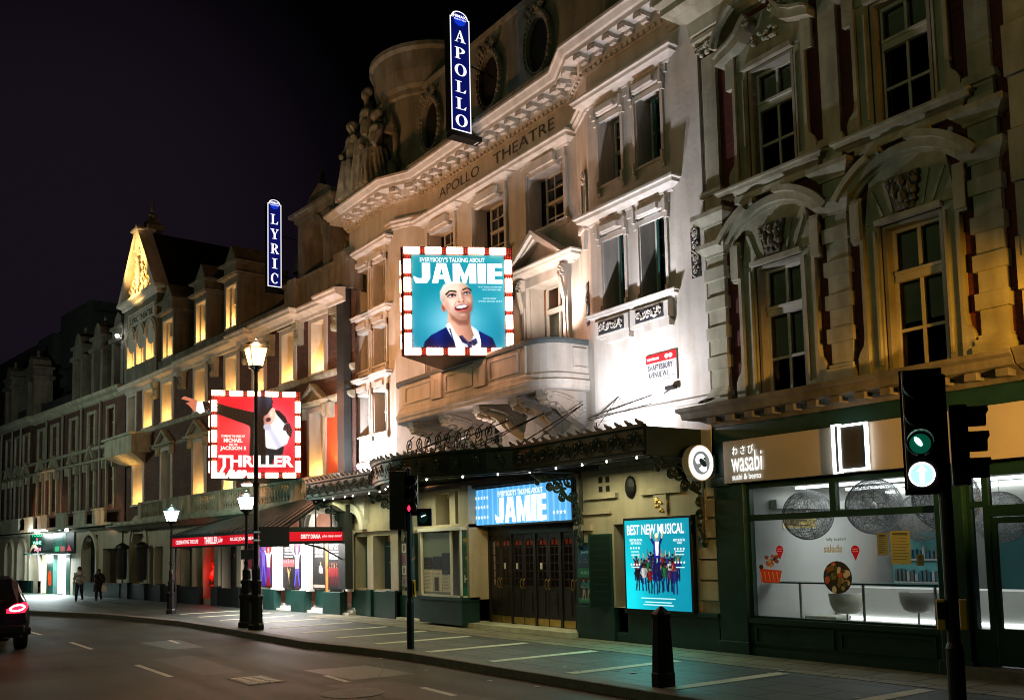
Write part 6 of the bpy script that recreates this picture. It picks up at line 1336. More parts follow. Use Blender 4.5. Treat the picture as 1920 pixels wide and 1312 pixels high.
for i in range(90):
    z = 13.85+R_.random()**1.3*1.9; hw = (16.2-z)*.62; x = c+(R_.random()*2-1)*hw*.8; m.ell((x, -.14, z), (.05+.09*R_.random(), .07, .05+.1*R_.random()), 6, 4, None, Matrix.Rotation(R_.random()*3, 3, 'Y'))
for s in (-1, 1):
    for k in range(3): m.tube([(c+s*(.3+.45*k), -.16, 14.0), (c+s*(.5+.45*k), -.18, 14.25), (c+s*(.7+.4*k), -.16, 14.0)], .05, 5)
m.ell((c, -.2, 14.7), (.22, .15, .55)); m.ell((c, -.25, 15.35), (.13, .12, .16)); kids(LY, 'carved_relief', m, CREAM, smooth=True)
m = M(); m.box(c-.5, c+.5, 0, .8, 16.72, 16.95); m.box(c-.3, c+.3, .1, .7, 16.95, 17.2); m.lathe(c, .4, [(.25, 17.2), (.12, 17.3), (.2, 17.5), (.06, 17.6), (.1, 17.8), (.02, 18.3)], 10)
kids(LY, 'finial', m, DSTONE)
m = M(); CP = [(0, 9.40), (.06, 9.42), (.08, 9.52), (.22, 9.58), (.34, 9.6), (.35, 9.68), (.40, 9.72), (.40, 9.78), (0, 9.84)]
m.sweep([(-20.3, 0), (-12.6, 0), (-12.6, -.12), (-7.0, -.12), (-7.0, -.3), (-6.1, -.3), (-6.1, -.1), (-5, -.1), (-5, -.3), (-4.9, -.3), (-2.7, -.3), (-2.7, -.05), (-.4, -.05), (-.4, -.3), (.6, -.3)], CP); kids(LY, 'main_cornice', m, CREAM)
m = M()
for s in (-.3, -2.75, -4.85, -6.7, -9.6, -12.9, -15.9): m.box(s-.16, s+.16, -.30, 0, 9.2, 9.42); m.tube(spiral(s, 9.14, .12, 1.5, 90, 1, 9, -.2), .04, 5); m.box(s-.12, s+.12, -.2, 0, 8.7, 9.2); m.ell((s, -.22, 8.8), (.11, .1, .14))
kids(LY, 'cornice_bracket', m, STONE)
m = M(); m.sweep([(-20.2, 0), (.6, 0)], [(0, 7.38), (.08, 7.40), (.12, 7.5), (.12, 7.56), (0, 7.6)]); m.sweep([(-1.1, 0), (.6, 0)], [(0, 6.55), (.12, 6.58), (.2, 6.66), (.2, 6.74), (0, 6.78)]); m.box(-.85, -.6, -.2, 0, 6.1, 6.55); m.sweep([(-20.2, 0), (-2.6, 0)], [(0, 6.55), (.06, 6.58), (.1, 6.66), (0, 6.72)])
kids(LY, 'string_course', m, STONE)
m = M(); m.box(-15.85, -3.7, -.05, .3, 9.84, 10.3); m.box(-3.7, .6, -.15, .3, 9.84, 10.75); m.sweep([(-3.7, -.15), (.6, -.15)], [(0, 10.70), (.08, 10.72), (.1, 10.82), (0, 10.86)]); m.box(-3.1, -2.6, -.35, 0, 9.84, 10.85); m.box(.0, .5, -.35, 0, 9.84, 10.95)
kids(LY, 'parapet', m, DSTONE)
m = M(); m.add([(-15.8, .3, 10.2), (.5, .3, 10.2), (.5, 3.5, 13.2), (-15.8, 3.5, 13.2), (.5, 8, 13.2), (-15.8, 8, 13.2)], [(0, 1, 2, 3), (3, 2, 4, 5)]); m.prism([(.5, 9.8), (.55, 9.8), (.55, 13.2), (.5, 13.2)], .3, 8); kids(LY, 'roof', m, SLATE)
def dormer(a, b, z0=10.35, z1=11.98):
    t = M(); c = (a+b)/2; t.box(a-.12, a, -.05, 1.2, z0-.3, z1+.2); t.box(b, b+.12, -.05, 2.2, z0-.3, z1+.2); t.box(a, b, -.05, 1.2, z1, z1+.2); t.box(a, b, -.02, .3, z0-.35, z0); hood(t, a-.16, b+.16, -.05, z1+.18, .16, .2, 1.2)
    t.box(a-.02, b+.02, -.1, 2.0, z1+.34, z1+.72); hood(t, a-.1, b+.1, -.1, z1+.68, .12, .16, 1.5); t.add([(a-.05, -.1, z1+.8), (b+.05, -.1, z1+.8), (b+.05, 1.5, z1+.8), (a-.05, 1.5, z1+.8), (c, -.05, z1+1.5), (c, 1.2, z1+1.5)], [(0, 1, 4), (1, 2, 5, 4), (2, 3, 5), (3, 0, 4, 5)])
    o = kids(LY, 'dormer', t, DSTONE); q = M(); q.box(a, a+.22, .1, .4, z0, z1); q.box(a, a+.06, -.05, .1, z0, z1); q.box(b-.06, b, -.05, .4, z0, z1); q.box(a+.06, b-.06, -.05, .4, z1-.06, z1); q.box(a-.02, b+.02, -.1, .4, z0-.06, z0); q.build('lining', CREAM, o)
    window(LY, a+.22, b-.06, z0, z1-.06, .3, (), (), z0+(z1-z0)*.55, glass=GLASS); kids(LY, 'dormer_back', M().box(a, b, .45, .5, z0, z1), DARKIN)
for a, b in ((-8.75, -7.75), (-11.68, -10.62), (-15.35, -14.15)): dormer(a, b)
# niche turret and spire
m = M(); m.box(-3.4, -2.9, .2, 1.4, 10.8, 12.9); m.box(-1.6, -.95, .2, 1.4, 10.8, 12.9); m.box(-2.9, -1.6, 1.1, 1.4, 10.8, 12.9); m.arc(-2.25, 12.1, .65, .85, 0, 180, .1, 1.2, 14); m.prism([(-2.9, 12.15), (-2.85, 12.5), (-2.6, 12.68), (-2.25, 12.78), (-1.9, 12.68), (-1.65, 12.5), (-1.6, 12.15), (-1.6, 12.95), (-2.9, 12.95)], .2, 1.4)
m.sweep([(-3.4, 1.4), (-3.4, .2), (-.95, .2), (-.95, 1.4)], [(0, 12.9), (.08, 12.94), (.1, 13.06), (.24, 13.14), (.24, 13.24), (0, 13.3)]); m.box(-1.5, -1.05, .1, .2, 10.8, 12.85)
m.tube(spiral(-.6, 11.5, .3, 1.4, 90, -1, 12, .5), .1, 6); m.box(-.95, .4, .3, .8, 10.8, 11.2)
m.prism([(-3.0, 13.3), (-1.2, 13.3), (-1.4, 13.7), (-2.1, 14.0), (-2.8, 13.7)], .3, 1.3)
kids(LY, 'niche_turret', m, DSTONE)
m = M(); m.add([(-4.3, .4, 11.5), (-2.9, .4, 11.5), (-2.9, 1.9, 11.5), (-4.3, 1.9, 11.5), (-3.55, 1.2, 15.3)], [(0, 1, 4), (1, 2, 4), (2, 3, 4), (3, 0, 4)]); kids(LY, 'spire', m, SLATE)
m = M(); m.box(-20.5, -16.8, -.85, 0, 6.5, 7.3); m.box(-20.7, -16.7, -.95, 0, 7.25, 7.36); m.add([(-20.5, -.85, 6.5), (-16.8, -.85, 6.5), (-17.4, -.1, 6.1), (-19.9, -.1, 6.1), (-17.4, 0, 6.5), (-19.9, 0, 6.5)], [(0, 1, 2, 3), (1, 4, 2), (0, 3, 5)])
kids(LY, 'oriel_balcony', m, STONE)
# first floor balustrade, ground floor
m = M(); m.box(-19.5, -2.2, -.75, 0, 3.40, 3.52); m.sweep([(-16.3, -.55), (.5, -.55)], [(-.08, 4.20), (.08, 4.2), (.1, 4.28), (-.08, 4.3)]); m.box(-16.3, .5, -.64, -.46, 3.52, 3.62)
for s in (-16.2, -13.2, -11.6, -10.9, -8.0, -5.0, -2.1, .3): m.box(s-.18, s+.18, -.68, -.42, 3.52, 4.28)
m.box(-13.0, -11.8, -.6, -.5, 3.6, 4.2); m.box(-16.3, .5, -.7, -.0, 3.36, 3.5); m.sweep([(-20.2, 0), (-20.2, -.3), (.5, -.3)], [(0, 3.16), (.1, 3.2), (.3, 3.32), (.42, 3.36), (.42, 3.42), (0, 3.46)])
kids(LY, 'balustrade', m, STONE)
m = M()
s = -11.3
while s < .2:
    if not any(abs(s-q) < .26 for q in (-10.9, -8.0, -5.0, -2.1, .3)): m.lathe(s, -.55, [(.05, 3.62), (.05, 3.68), (.03, 3.72), (.075, 3.86), (.04, 4.08), (.055, 4.14), (.055, 4.2)], 7)
    s += .21
for s in (-15.9, -15.7, -15.5, -15.3, -15.1, -14.9, -14.7, -14.5, -14.3, -14.1, -13.9, -13.7, -13.5): m.lathe(s, -.55, [(.05, 3.62), (.03, 3.72), (.075, 3.86), (.04, 4.08), (.055, 4.2)], 6)
kids(LY, 'baluster', m, STONE)
# ground floor walls
m = M()
wall(m, -20.2, -6.0, .13, 3.3, -.1, [(-18.9, -17.0, .8, 3.0), (-16.0, -15.0, .8, 2.4), (-12.95, -11.8, .6, 2.35), (-11.55, -10.75, .6, 2.35), (-10.65, -9.45, .35, 2.35), (-8.9, -7.45, .6, 2.35)], .35)
m.box(-20.1, -6, .25, .3, .13, 3.3); m.arc(-17.95, 2.6, .95, 1.2, 0, 180, -.2, -.1, 14); m.arc(-17.95, 2.6, .78, .88, 0, 180, -.15, -.1, 14); m.box(-19.15, -18.9, -.2, -.1, .8, 2.6); m.box(-17.0, -16.75, -.2, -.1, .8, 2.6)
m.arc(-11.2, 2.5, .55, .75, 0, 180, -.16, -.1, 12); m.arc(-8.2, 2.6, .55, .75, 0, 180, -.16, -.1, 12)
for s in (-13.2, -9.2, -7.2): m.box(s-.18, s+.18, -.2, -.1, .8, 2.4); m.box(s-.24, s+.24, -.26, -.1, 2.4, 2.56)
kids(LY, 'ground_floor_wall', m, PLAST)
m = M(); m.box(-20.2, -10.7, -.24, -.1, .13, .78); m.box(-9.4, -6.0, -.24, -.1, .13, .78)
for s in (-19.0, -16.8, -14.9, -13.2, -9.2, -7.2): m.box(s-.22, s+.22, -.32, -.1, .13, .84)
kids(LY, 'plinth', m, BLACK)
# entrance lobby, s from -6 to 0.3
m = M(); m.box(-6.0, .4, 1.3, 1.4, .13, 4.2); m.box(-6.05, -6.0, -.1, 1.3, .13, 3.3); m.box(-6.0, .4, -.1, 1.3, 3.9, 4.0)
kids(LY, 'lobby_wall', m, mat('pink_lobby_wall', (.62, .36, .26), .7)); 
m = M()
for a, b in ((-4.75, -4.22), (-2.69, -2.14), (-6.75, -6.2)):
    c = (a+b)/2; m.box(a, b, -.10, .05, .82, 2.45); m.box(a-.06, b+.06, -.18, .1, 2.45, 2.55); m.box(a-.1, b+.1, -.22, .12, 2.55, 2.62); m.tube(spiral(a+.1, 2.38, .07, 1.3, 90, 1, 8, -.13), .02, 5); m.tube(spiral(b-.1, 2.38, .07, 1.3, 90, -1, 8, -.13), .02, 5); m.box(a-.05, b+.05, -.14, .08, .78, .86)
m.box(-1.02, .32, -.02, .06, .82, 2.5); m.box(-1.08, .36, -.08, .08, 2.5, 2.62)
for a, b in ((-4.48, -2.42), (-2.42, -.36), (-6.5, -4.48), (-.36, 1.2)):
    c = (a+b)/2; r = (b-a)/2-.26; m.arc(c, 2.62, r, r+.22, 0, 180, -.12, .1, 18); m.arc(c, 2.62, r+.22, r+.26, 0, 180, -.16, .1, 18)
    n = 12; up = [(c+(r+.2)*math.cos(PI*i/n), 2.62+(r+.2)*math.sin(PI*i/n)) for i in range(n+1)]; m.band([(p[0], 4.0) for p in up], up, -.06, .1)
kids(LY, 'entrance_arcade', m, WHITEP)
m = M()
for a, b in ((-5.26, -4.42), (-3.24, -2.28), (-1.13, -.05)): m.box(a, b, -.20, .06, .13, .80)
m.box(-6.1, -5.3, .04, .1, .13, .78); m.box(-4.22, -3.3, .1, .16, .30, .84); m.box(-2.14, -1.28, .1, .16, .30, .84)
kids(LY, 'entrance_plinth', m, GREEN, bevel=.015)
kids(LY, 'entrance_step', M().box(-6, .3, -.12, .4, .13, .20).box(-6, .3, .02, .6, .20, .27).box(-6, .3, .14, 1.3, .27, .34), WHITEP)
m = M()
for a, b in ((-3.3, -3.05), (-1.28, -1.02), (-5.2, -5.12)): m.box(a, b, .0, .08, .34, 2.5)
kids(LY, 'door_post', m, OAK)
m = M(); m.box(-6.15, -5.2, .06, .1, .8, 2.55); m.box(-4.22, -3.3, .06, .1, .84, 2.55); m.box(-2.14, -1.28, .06, .1, .84, 2.55); kids(LY, 'poster_backing', m, WHITEP)
PRINTB = PRINT
def lp(lab, x0, x1, z0, z1, y, fn, mt=None, nm='framed_poster'):
    t = thing(nm, lab, 'poster', (x0, y, z0), 0, 'posters around the brick theatre entrance'); kids(t, 'frame', M().box(x0-.03, x1+.03, y, y+.04, z0-.03, z1+.03), BLACK); m = M(); fn(m, x0, x1, z0, z1, y-.003); kids(t, 'poster', m, mt or PRINTB)
def quotes(m, x0, x1, z0, z1, y, pic=0):
    m.flat([(x0, z0), (x1, z0), (x1, z1), (x0, z1)], y, (.03, .025, .03)); c = (x0+x1)/2; w = x1-x0; h = z1-z0
    for i, s in enumerate(('A SIMPLY', 'BRILLIANT', 'NIGHT OUT', 'WITH THE', 'VERY BEST', 'SONGS')): text(m, s, c, z1-h*(.06+.06*i), w*.7, h*.036, y-.003, (.92, .9, .86), bold=.02)
    if pic == 0:
        m.flat([(x0, z0+h*.42), (x1, z0+h*.42), (x1, z0+h*.58), (x0, z0+h*.58)], y-.002, (.5, .25, .25))
        for i in range(5): pfig(m, x0+w*(.1+.2*i), z0+h*.42, h*.17, y-.004, (.85, .4, .45), (.6, .2, .2), SK[1], i)
        pfig(m, c, z0+h*.05, h*.32, y-.004, (.6, .5, .3), (.4, .35, .25), SK[2], 2, 1)
    else: pfig(m, c+w*.15, z0+h*.1, h*.42, y-.004, (.75, .72, .68), (.1, .1, .1), SK[1], 5); m.flat([(x0, z0), (x1, z0), (x1, z0+h*.06), (x0, z0+h*.06)], y-.003, (.6, .55, .5))
def dancer(bg, top, leg, n=1):
    def f(m, x0, x1, z0, z1, y):
        m.flat([(x0, z0), (x1, z0), (x1, z1), (x0, z1)], y, bg); h = z1-z0
        for i in range(n): pfig(m, x0+(x1-x0)*(i+.5)/n, z0+h*.06, h*.8, y-.003, top, leg, SK[(i+1) % 4], i+2, 1)
        m.disc((x0+x1)/2, z0+h*.8, (x1-x0)*.3, h*.1, y-.002, tuple(min(1, v*1.6+.1) for v in bg))
    return f
lp('purple and blue dancer poster immediately right of the tall black lamp post', -6.05, -5.25, .9, 2.45, .02, dancer((.22, .14, .62), (.55, .45, .85), (.45, .4, .8), 1))
lp('narrow dark poster with red and white dancer between the purple poster and the white pier', -5.1, -4.78, .9, 2.4, -.14, dancer((.5, .05, .14), (.9, .85, .85), (.3, .2, .6), 1))
lp('black poster of white quotes above a pink picture, between the first and second white piers', -4.18, -3.36, .9, 2.42, .02, lambda *a: quotes(*a, 0))
lp('black poster of white quotes above a standing figure, between the second and third white piers', -2.10, -1.34, .9, 2.42, .02, lambda *a: quotes(*a, 1))
lp('narrow blue and white poster strip beside the orange door posts of the second opening', -3.03, -2.71, .85, 2.35, -.14, dancer((.2, .1, .2), (.8, .8, .9), (.25, .25, .7), 1))
def reds(m, x0, x1, z0, z1, y):
    m.flat([(x0, z0), (x1, z0), (x1, z1), (x0, z1)], y, (.04, .03, .05)); h = z1-z0
    for i in range(6): text(m, ['MOONWALK', 'YOUR WAY', 'TO THIS', 'FEELGOOD', 'CELEBRATION', 'TONIGHT'][i], (x0+x1)/2, z1-h*(.07+.065*i), (x1-x0)*.85, h*.045, y-.003, (.9, .9, .92), bold=.03)
    for i in range(5): pfig(m, x0+(x1-x0)*(i+.5)/5, z0+.08, h*.42, y-.003, (.5, .08, .1), (.35, .06, .08), SK[1], i, 1)
lp('poster of a red dancing group under white slogan lines, right end of the entrance', -.98, -.25, .88, 2.4, -.06, reds)
lp('small dark poster strip with red and black pictures, just left of the tall lamp post', -6.5, -6.15, .85, 2.3, -.16, dancer((.12, .05, .07), (.5, .12, .2), (.6, .6, .6), 1))
def leg4(m, x0, x1, z0, z1, y):
    m.flat([(x0, z0), (x1, z0), (x1, z1), (x0, z1)], y, (.03, .03, .035)); h = z1-z0; c = (x0+x1)/2
    m.line((c-.05, z0+h*.9), (c-.18, z0+h*.5), .06, .05, y-.002, (.6, .6, .62)); m.line((c, z0+h*.8), (c+.2, z0+h*.52), .07, .05, y-.002, (.6, .6, .62)); m.line((c-.3, z0+h*.48), (c+.3, z0+h*.48), .02, .02, y-.002, (.5, .5, .5)); m.disc(c, z0+h*.25, .15, .2, y-.002, (.1, .05, .06))
lp('dark poster with pale dancing legs, left of the red lit window', -12.75, -12.0, .75, 2.25, .2, leg4)
lp('dark framed poster with a pale square picture, right of the red lit window', -8.75, -7.6, .75, 2.25, .2, dancer((.04, .04, .05), (.16, .16, .17), (.2, .2, .2), 2))
lp('dark blue framed poster in the window left of the small lantern post', -15.9, -15.1, .9, 2.3, .2, dancer((.03, .04, .1), (.08, .1, .25), (.06, .08, .2), 1))
lp('dark poster with pale figures inside the tall arched opening', -18.7, -17.2, .9, 2.2, .2, dancer((.04, .04, .04), (.15, .15, .14), (.12, .12, .12), 2))
rd = thing('red_lit_figure', 'mannequin bust glowing red in the window under the red canopy', 'mannequin', (-10.05, .1, .6)); m = M(); m.ell((-10.05, .1, 1.15), (.24, .14, .34)); m.ell((-10.05, .1, 1.62), (.11, .12, .15)); m.tube([(-10.3, .1, 1.35), (-10.36, .05, 1.05)], .06, 6); m.tube([(-9.8, .1, 1.35), (-9.74, .05, 1.05)], .06, 6); m.ell((-10.05, .08, 1.72), (.17, .16, .05)); m.box(-10.25, -9.85, 0, .2, .62, .85)
kids(rd, 'bust', m, mat('red_gloss', (.75, .08, .06), .3), smooth=True)
# entrance canopy
lc = thing('entrance_canopy', 'sloping ribbed canopy with a red lettered edge over the brick theatre entrance', 'canopy', (-4, -1, 2.4))
c0, c1, yf, yb = -8.35, .30, -2.15, -.15
m = M(); m.add([(c0, yf, 2.66), (c1, yf, 2.66), (c1, yb, 3.92), (c0, yb, 3.30)], [(0, 1, 2, 3)]); m.add([(c0, yf, 2.63), (c1, yf, 2.63), (c1, yb, 3.89), (c0, yb, 3.27)], [(3, 2, 1, 0)])
k = 24
for i in range(k+1): f = i/k; m.tube([(c0+(c1-c0)*f, yf, 2.69), (c0+(c1-c0)*f, yb, 3.33+.62*f)], .022, 4)
kids(lc, 'roof', m, mat('dark_ribbed_metal', (.03, .045, .045), .4))
m = M(); m.box(c0, c1, yf-.08, yf, 2.24, 2.68); m.box(c1-.08, c1, yf, .0, 2.24, 2.72)
for f in (.25, .5, .75): y = yf+(yb-yf)*f; m.box(c1-.05, c1-.01, y-.015, y+.015, 2.7, 2.66+1.26*f)
m.tube([(c1-.03, yf, 2.7), (c1-.03, yb, 3.92)], .035, 5); m.tube([(c1-.05, -1.5, 2.24), (c1-.05, -.9, 2.1), (c1-.05, -.25, 1.75), (c1-.05, -.2, .3)], .03, 6); m.tube([(c0+.1, yf+.1, 2.3), (c0+.1, yf+.1, .13)], .035, 6)
kids(lc, 'frame', m, BLACK)
REDL = printed('red_backlit_print', 1.0)
m = M(); y = yf-.085; rdc = (.80, .05, .13); m.flat([(c0+.05, 2.30), (c1-.05, 2.30), (c1-.05, 2.58), (c0+.05, 2.58)], y, rdc); wt = (1, .94, .94)
text(m, 'CELEBRATING THE LIFE', c0+1.6, 2.44, 2.0, .13, y-.004, wt, bold=.02); text(m, 'THRILLER', c0+3.65, 2.45, 1.1, .22, y-.004, wt, bold=.035); text(m, 'Live', c0+4.4, 2.46, .35, .17, y-.004, wt, bold=.02, shear=.5); text(m, 'BILLIE JEAN - BEAT IT', c0+6.2, 2.44, 2.1, .13, y-.004, wt, bold=.02)
T = frame(c1+.003, yf) @ Matrix.Rotation(PI/2, 4, 'Z'); q = M(T); q.flat([(.05, 2.32), (1.95, 2.32), (1.95, 2.58), (.05, 2.58)], -.0, rdc); text(q, 'DIRTY DIANA', .82, 2.45, .62, .12, -.005, wt, bold=.035); text(q, 'plus many more!', 1.5, 2.45, .64, .10, -.005, wt, bold=.01, shear=.3); m.add(q.v, q.f); m.c[-len(q.c):] = q.c
kids(lc, 'red_lettering', m, REDL)
# wall lamps and plinth things in front of the far part
for s, lab in ((-19.1, 'dark round topped lantern fixed left of the tall arched opening'), (-16.5, 'dark round topped lantern fixed right of the tall arched opening')):
    t = thing('wall_lantern', lab, 'lantern', (s, -.35, 2.2), 0, 'dark lanterns beside the arched opening'); kids(t, 'cap', M().lathe(s, -.45, [(.30, 2.36), (.26, 2.5), (.1, 2.6), (0, 2.62)], 12), BLACK)
    kids(t, 'case', M().lathe(s, -.45, [(.2, 1.0), (.22, 1.2), (.22, 2.3), (.28, 2.36)], 8), mat('dark_glazed_case', (.04, .045, .045), .15))
t = thing('small_floodlight', 'bright small white floodlight at the left edge of the gable', 'floodlight', (-20.2, -.35, 12.2)); kids(t, 'lens', M().ell((-20.3, -.4, 12.25), (.10, .10, .08), 8, 6), emit('small_flood_lens', (1, 1, .95), 30)); kids(t, 'arm', M().tube([(-20.3, -.3, 12.25), (-20.15, -.1, 12.2)], .03, 5), BLACK)
UP = [(a, b, 7.66) for a, b in WA[:7]] + [(a, b, 4.34) for a, b in (WB[0], WB[1], WB[2], WB[3], WB[5])] + [(-8.75, -7.75, 10.4), (-11.68, -10.62, 10.4), (-15.35, -14.15, 10.4)] + [(a, b, 10.62) for a, b in GR]
UPW = [tuple(FL @ Vector(((a+b)/2+.05, .12 if z < 10.5 else .0, z+.12))) for a, b, z in UP]

# =================================================================== terrace further along
FR[0] = FT = frame(-46.25, 10.4, 8)
def terrace(nm, lab, s0, s1, cols, zc, gz, tur, seed):
    t = thing(nm, lab, 'building', ((s0+s1)/2, 0, .13)); hs = []
    for c in cols: hs += [(c-.45, c+.45, 7.6, 9.05), (c-.45, c+.45, 4.5, 6.4)]
    m = M(); wall(m, s0, s1, 3.4, zc, 0, hs, .3); kids(t, 'brick_wall', m, BRICKD)
    kids(t, 'terrace_light_blocker', M().box(s0, s1, .6, 10, 3.6, zc).box(s0, s1, 3.6, 10, .13, 3.6), DARKIN)  # dark boxes added behind the terrace front to block light
    m = M(); m.sweep([(s0, 0), (s1, 0)], [(0, zc-.35), (.1, zc-.3), (.15, zc-.15), (.38, zc-.08), (.42, zc+.08), (0, zc+.14)]); m.sweep([(s0, 0), (s1, 0)], [(0, 7.2), (.1, 7.24), (.14, 7.36), (0, 7.42)]); m.sweep([(s0, 0), (s1, 0)], [(0, 6.6), (.14, 6.64), (.2, 6.74), (0, 6.8)]); m.sweep([(s0, 0), (s1, 0)], [(0, 3.2), (.12, 3.26), (.3, 3.4), (0, 3.48)])
    for c in cols:
        for a in (c-.58, c+.45): m.box(a, a+.13, -.1, .02, 7.42, 9.2); m.box(a, a+.13, -.1, .02, 4.3, 6.6)
        m.band([(c-.62, 6.8), (c, 7.5), (c+.62, 6.8)], [(c-.48, 6.8), (c, 7.34), (c+.48, 6.8)], -.2, 0); m.box(c-.7, c-.56, -.25, 0, 6.2, 6.6); m.box(c+.56, c+.7, -.25, 0, 6.2, 6.6); m.box(c-.6, c+.6, -.08, 0, 9.05, 9.2)
    kids(t, 'stone_trim', m, STONE)
    for c in cols: window(t, c-.45, c+.45, 7.6, 9.05, .25, (c,), (), 8.4); window(t, c-.45, c+.45, 4.5, 6.4, .25, (c,), (), 5.7)
    m = M(); m.sweep([(s0, -.0), (s1, 0)], [(0, 3.48), (.6, 3.48), (.6, 3.6), (0, 3.6)])
    for c in cols: m.box(c-.8, c+.8, -.6, -.5, 3.6, 4.25); m.box(c-.9, c+.9, -.64, -.46, 4.2, 4.28)
    kids(t, 'balcony', m, STONE)
    for p in [(cols[i]+cols[i+1])/2 for i in range(0, len(cols)-1)]: kids(t, 'drainpipe', M().tube([(p, -.12, 3.3), (p, -.12, zc-.3)], .055, 6), mat('grey_pipe', (.3, .3, .27), .6) if p == (cols[0]+cols[1])/2 else PIPE)
    m = M(); m.box(s0, s1, .4, 8, zc+.1, zc+.9); m.add([(s0, 1.2, zc+.9), (s1, 1.2, zc+.9), (s1, 3.5, zc+3.6), (s0, 3.5, zc+3.6), (s1, 9, zc+3.6), (s0, 9, zc+3.6)], [(0, 1, 2, 3), (3, 2, 4, 5)]); kids(t, 'mansard_roof', m, SLATE)
    for c in tur:
        m = M(); m.box(c-.75, c-.4, 0, 1, zc+.1, zc+2.3); m.box(c+.4, c+.75, 0, 1, zc+.1, zc+2.3); m.box(c-.4, c+.4, .3, 1, zc+.1, zc+2.3); m.box(c-.85, c+.85, -.12, 1.1, zc+2.3, zc+2.5); m.box(c-.7, c+.7, 0, 1, zc+2.5, zc+2.9); m.box(c-.8, c+.8, -.1, 1.1, zc+2.9, zc+3.05)
        m.prism([(c-.5, zc+3.05), (c+.5, zc+3.05), (c+.35, zc+3.5), (c, zc+3.75), (c-.35, zc+3.5)], 0, 1); m.lathe(c, .4, [(.12, zc+3.7), (.06, zc+3.9), (.1, zc+4.0), (0, zc+4.15)], 8); kids(t, 'dormer_turret', m, DSTONE)
    m = M(); holes = [(gz[i][0], gz[i][1], .13, gz[i][2]) for i in range(len(gz))]
    wall(m, s0, s1, .13, 3.25, -.1, holes, .35)
    for a, b, z in gz:
        if z > 2.5: c = (a+b)/2; r = (b-a)/2; m.arc(c, z-r, r, r+.2, 0, 180, -.22, -.1, 14); m.box(a-.2, a, -.22, -.1, .8, z-r); m.box(b, b+.2, -.22, -.1, .8, z-r)
    kids(t, 'ground_floor_wall', m, PLAST)
    kids(t, 'plinth', M().box(s0, -13.0 if s0 < -13 else s0+1.6, -.2, -.1, .13, .8).box(max(s1-6.2, s0), s1, -.2, -.1, .13, .8), GREEN)
    return t
PIPE = mat('pale_grey_pipe', (.28, .27, .24), .6)
TB = terrace('terrace_building', 'dark brick terrace with triangular window heads above the glowing food and wine shop', -13.7, -.1, [-1.75, -4.35, -7.0, -10.0, -12.3], 9.85, [(-5.1, -3.2, 3.1), (-2.5, -.7, 2.4), (-11.6, -7.0, 2.25), (-13.4, -11.8, 2.6)], [-1.2, -3.9, -6.7], 1)
T2 = terrace('terrace_building', 'darker taller terrace block at the far left edge of the street', -30, -13.75, [-15.0, -16.6, -18.4, -21, -24, -27], 9.95, [(-15.7, -14.4, 3.0), (-18.2, -16.9, 3.0), (-22, -20, 3.0)], [-14.6, -19], 2)
kids(T2, 'upper_block', M().box(-30, -9.5, 2.0, 10, 9.9, 15.6).box(-14.6, -9.6, 1.6, 10, 13, 16.2).box(-17.5, -14.6, 1.2, 9, 12, 15.2), SLATE)
kids(TB, 'upper_block', M().box(-9.4, -.2, 3.2, 10, 12.6, 14.8), SLATE)
# the lit shop
sh = thing('food_shop_front', 'glowing white shopfront with green and black signs over its door, behind two pedestrians', 'shopfront', (-9.3, 0, .13))
m = M(); m.box(-11.6, -7.0, 3.4, 3.5, .13, 2.6); m.box(-11.7, -11.6, .25, 3.5, .13, 2.6); m.box(-7.0, -6.9, .25, 3.5, .13, 2.6); m.box(-11.6, -7, .25, 3.5, 2.5, 2.6); m.box(-11.6, -7, .25, 3.5, .12, .135); kids(sh, 'interior', m, mat('white_shop_interior', (.8, .8, .8), .6))
m = M(); R_ = random.Random(31)
for i in range(4):
    for j in range(26): m.box(-10.6+j*.13, -10.5+j*.13, 3.1, 3.35, .4+i*.45, .4+i*.45+.12+.2*R_.random(), [(.75, .3, .3), (.8, .8, .78), (.3, .5, .7), (.8, .7, .3), (.85, .85, .85)][R_.randrange(5)])
m.box(-10.7, -7.1, 3.05, 3.38, .36, .39, (.8, .8, .8)); m.box(-10.7, -7.1, 3.05, 3.38, .81, .84, (.8, .8, .8)); m.box(-10.7, -7.1, 3.05, 3.38, 1.26, 1.29, (.8, .8, .8)); m.box(-9.0, -7.6, 1.6, 2.2, .13, 1.1, (.7, .7, .72))
kids(sh, 'stocked_shelves', m, PRINT)
kids(sh, 'ceiling_tube', M().box(-11.2, -7.4, .9, 1.1, 2.4, 2.46).box(-11.2, -7.4, 2.2, 2.4, 2.4, 2.46), emit('shop_tube', (.92, 1, 1), 12))
m = M(); m.box(-10.7, -9.6, -.12, .1, .13, 2.2); m.box(-7.6, -7.0, -.12, .1, .13, 2.2); m.box(-13.5, -6.2, -.5, -.1, 2.22, 2.30); kids(sh, 'dark_pillar', m, GREEN)
m = M(); m.disc(-10.15, .95, .26, .40, -.125, (.9, .25, .05), 16); m.disc(-10.15, 1.15, .14, .12, -.128, (.7, .12, .03), 10); m.disc(-10.15, .8, .12, .14, -.128, (.7, .14, .03), 10); kids(sh, 'pillar_emblem', m, printed('orange_emblem', .5))
m = M(); m.box(-13.4, -6.2, -.2, -.1, 2.3, 3.42); kids(sh, 'sign_board', m, GREEN)
SG = printed('shop_sign_print', .9); m = M(); y = -.21
m.flat([(-13.3, 2.72), (-10.9, 2.72), (-10.9, 3.42), (-13.3, 3.42)], y, (.01, .22, .14)); text(m, 'FOOD', -12.1, 3.29, 1.7, .19, y-.005, (.25, .85, .6), bold=.03); text(m, '&', -12.1, 3.08, .35, .13, y-.005, (.9, .4, .5), bold=.02); text(m, 'WINE', -12.1, 2.87, 1.5, .19, y-.005, (.7, 1, .9), bold=.03)
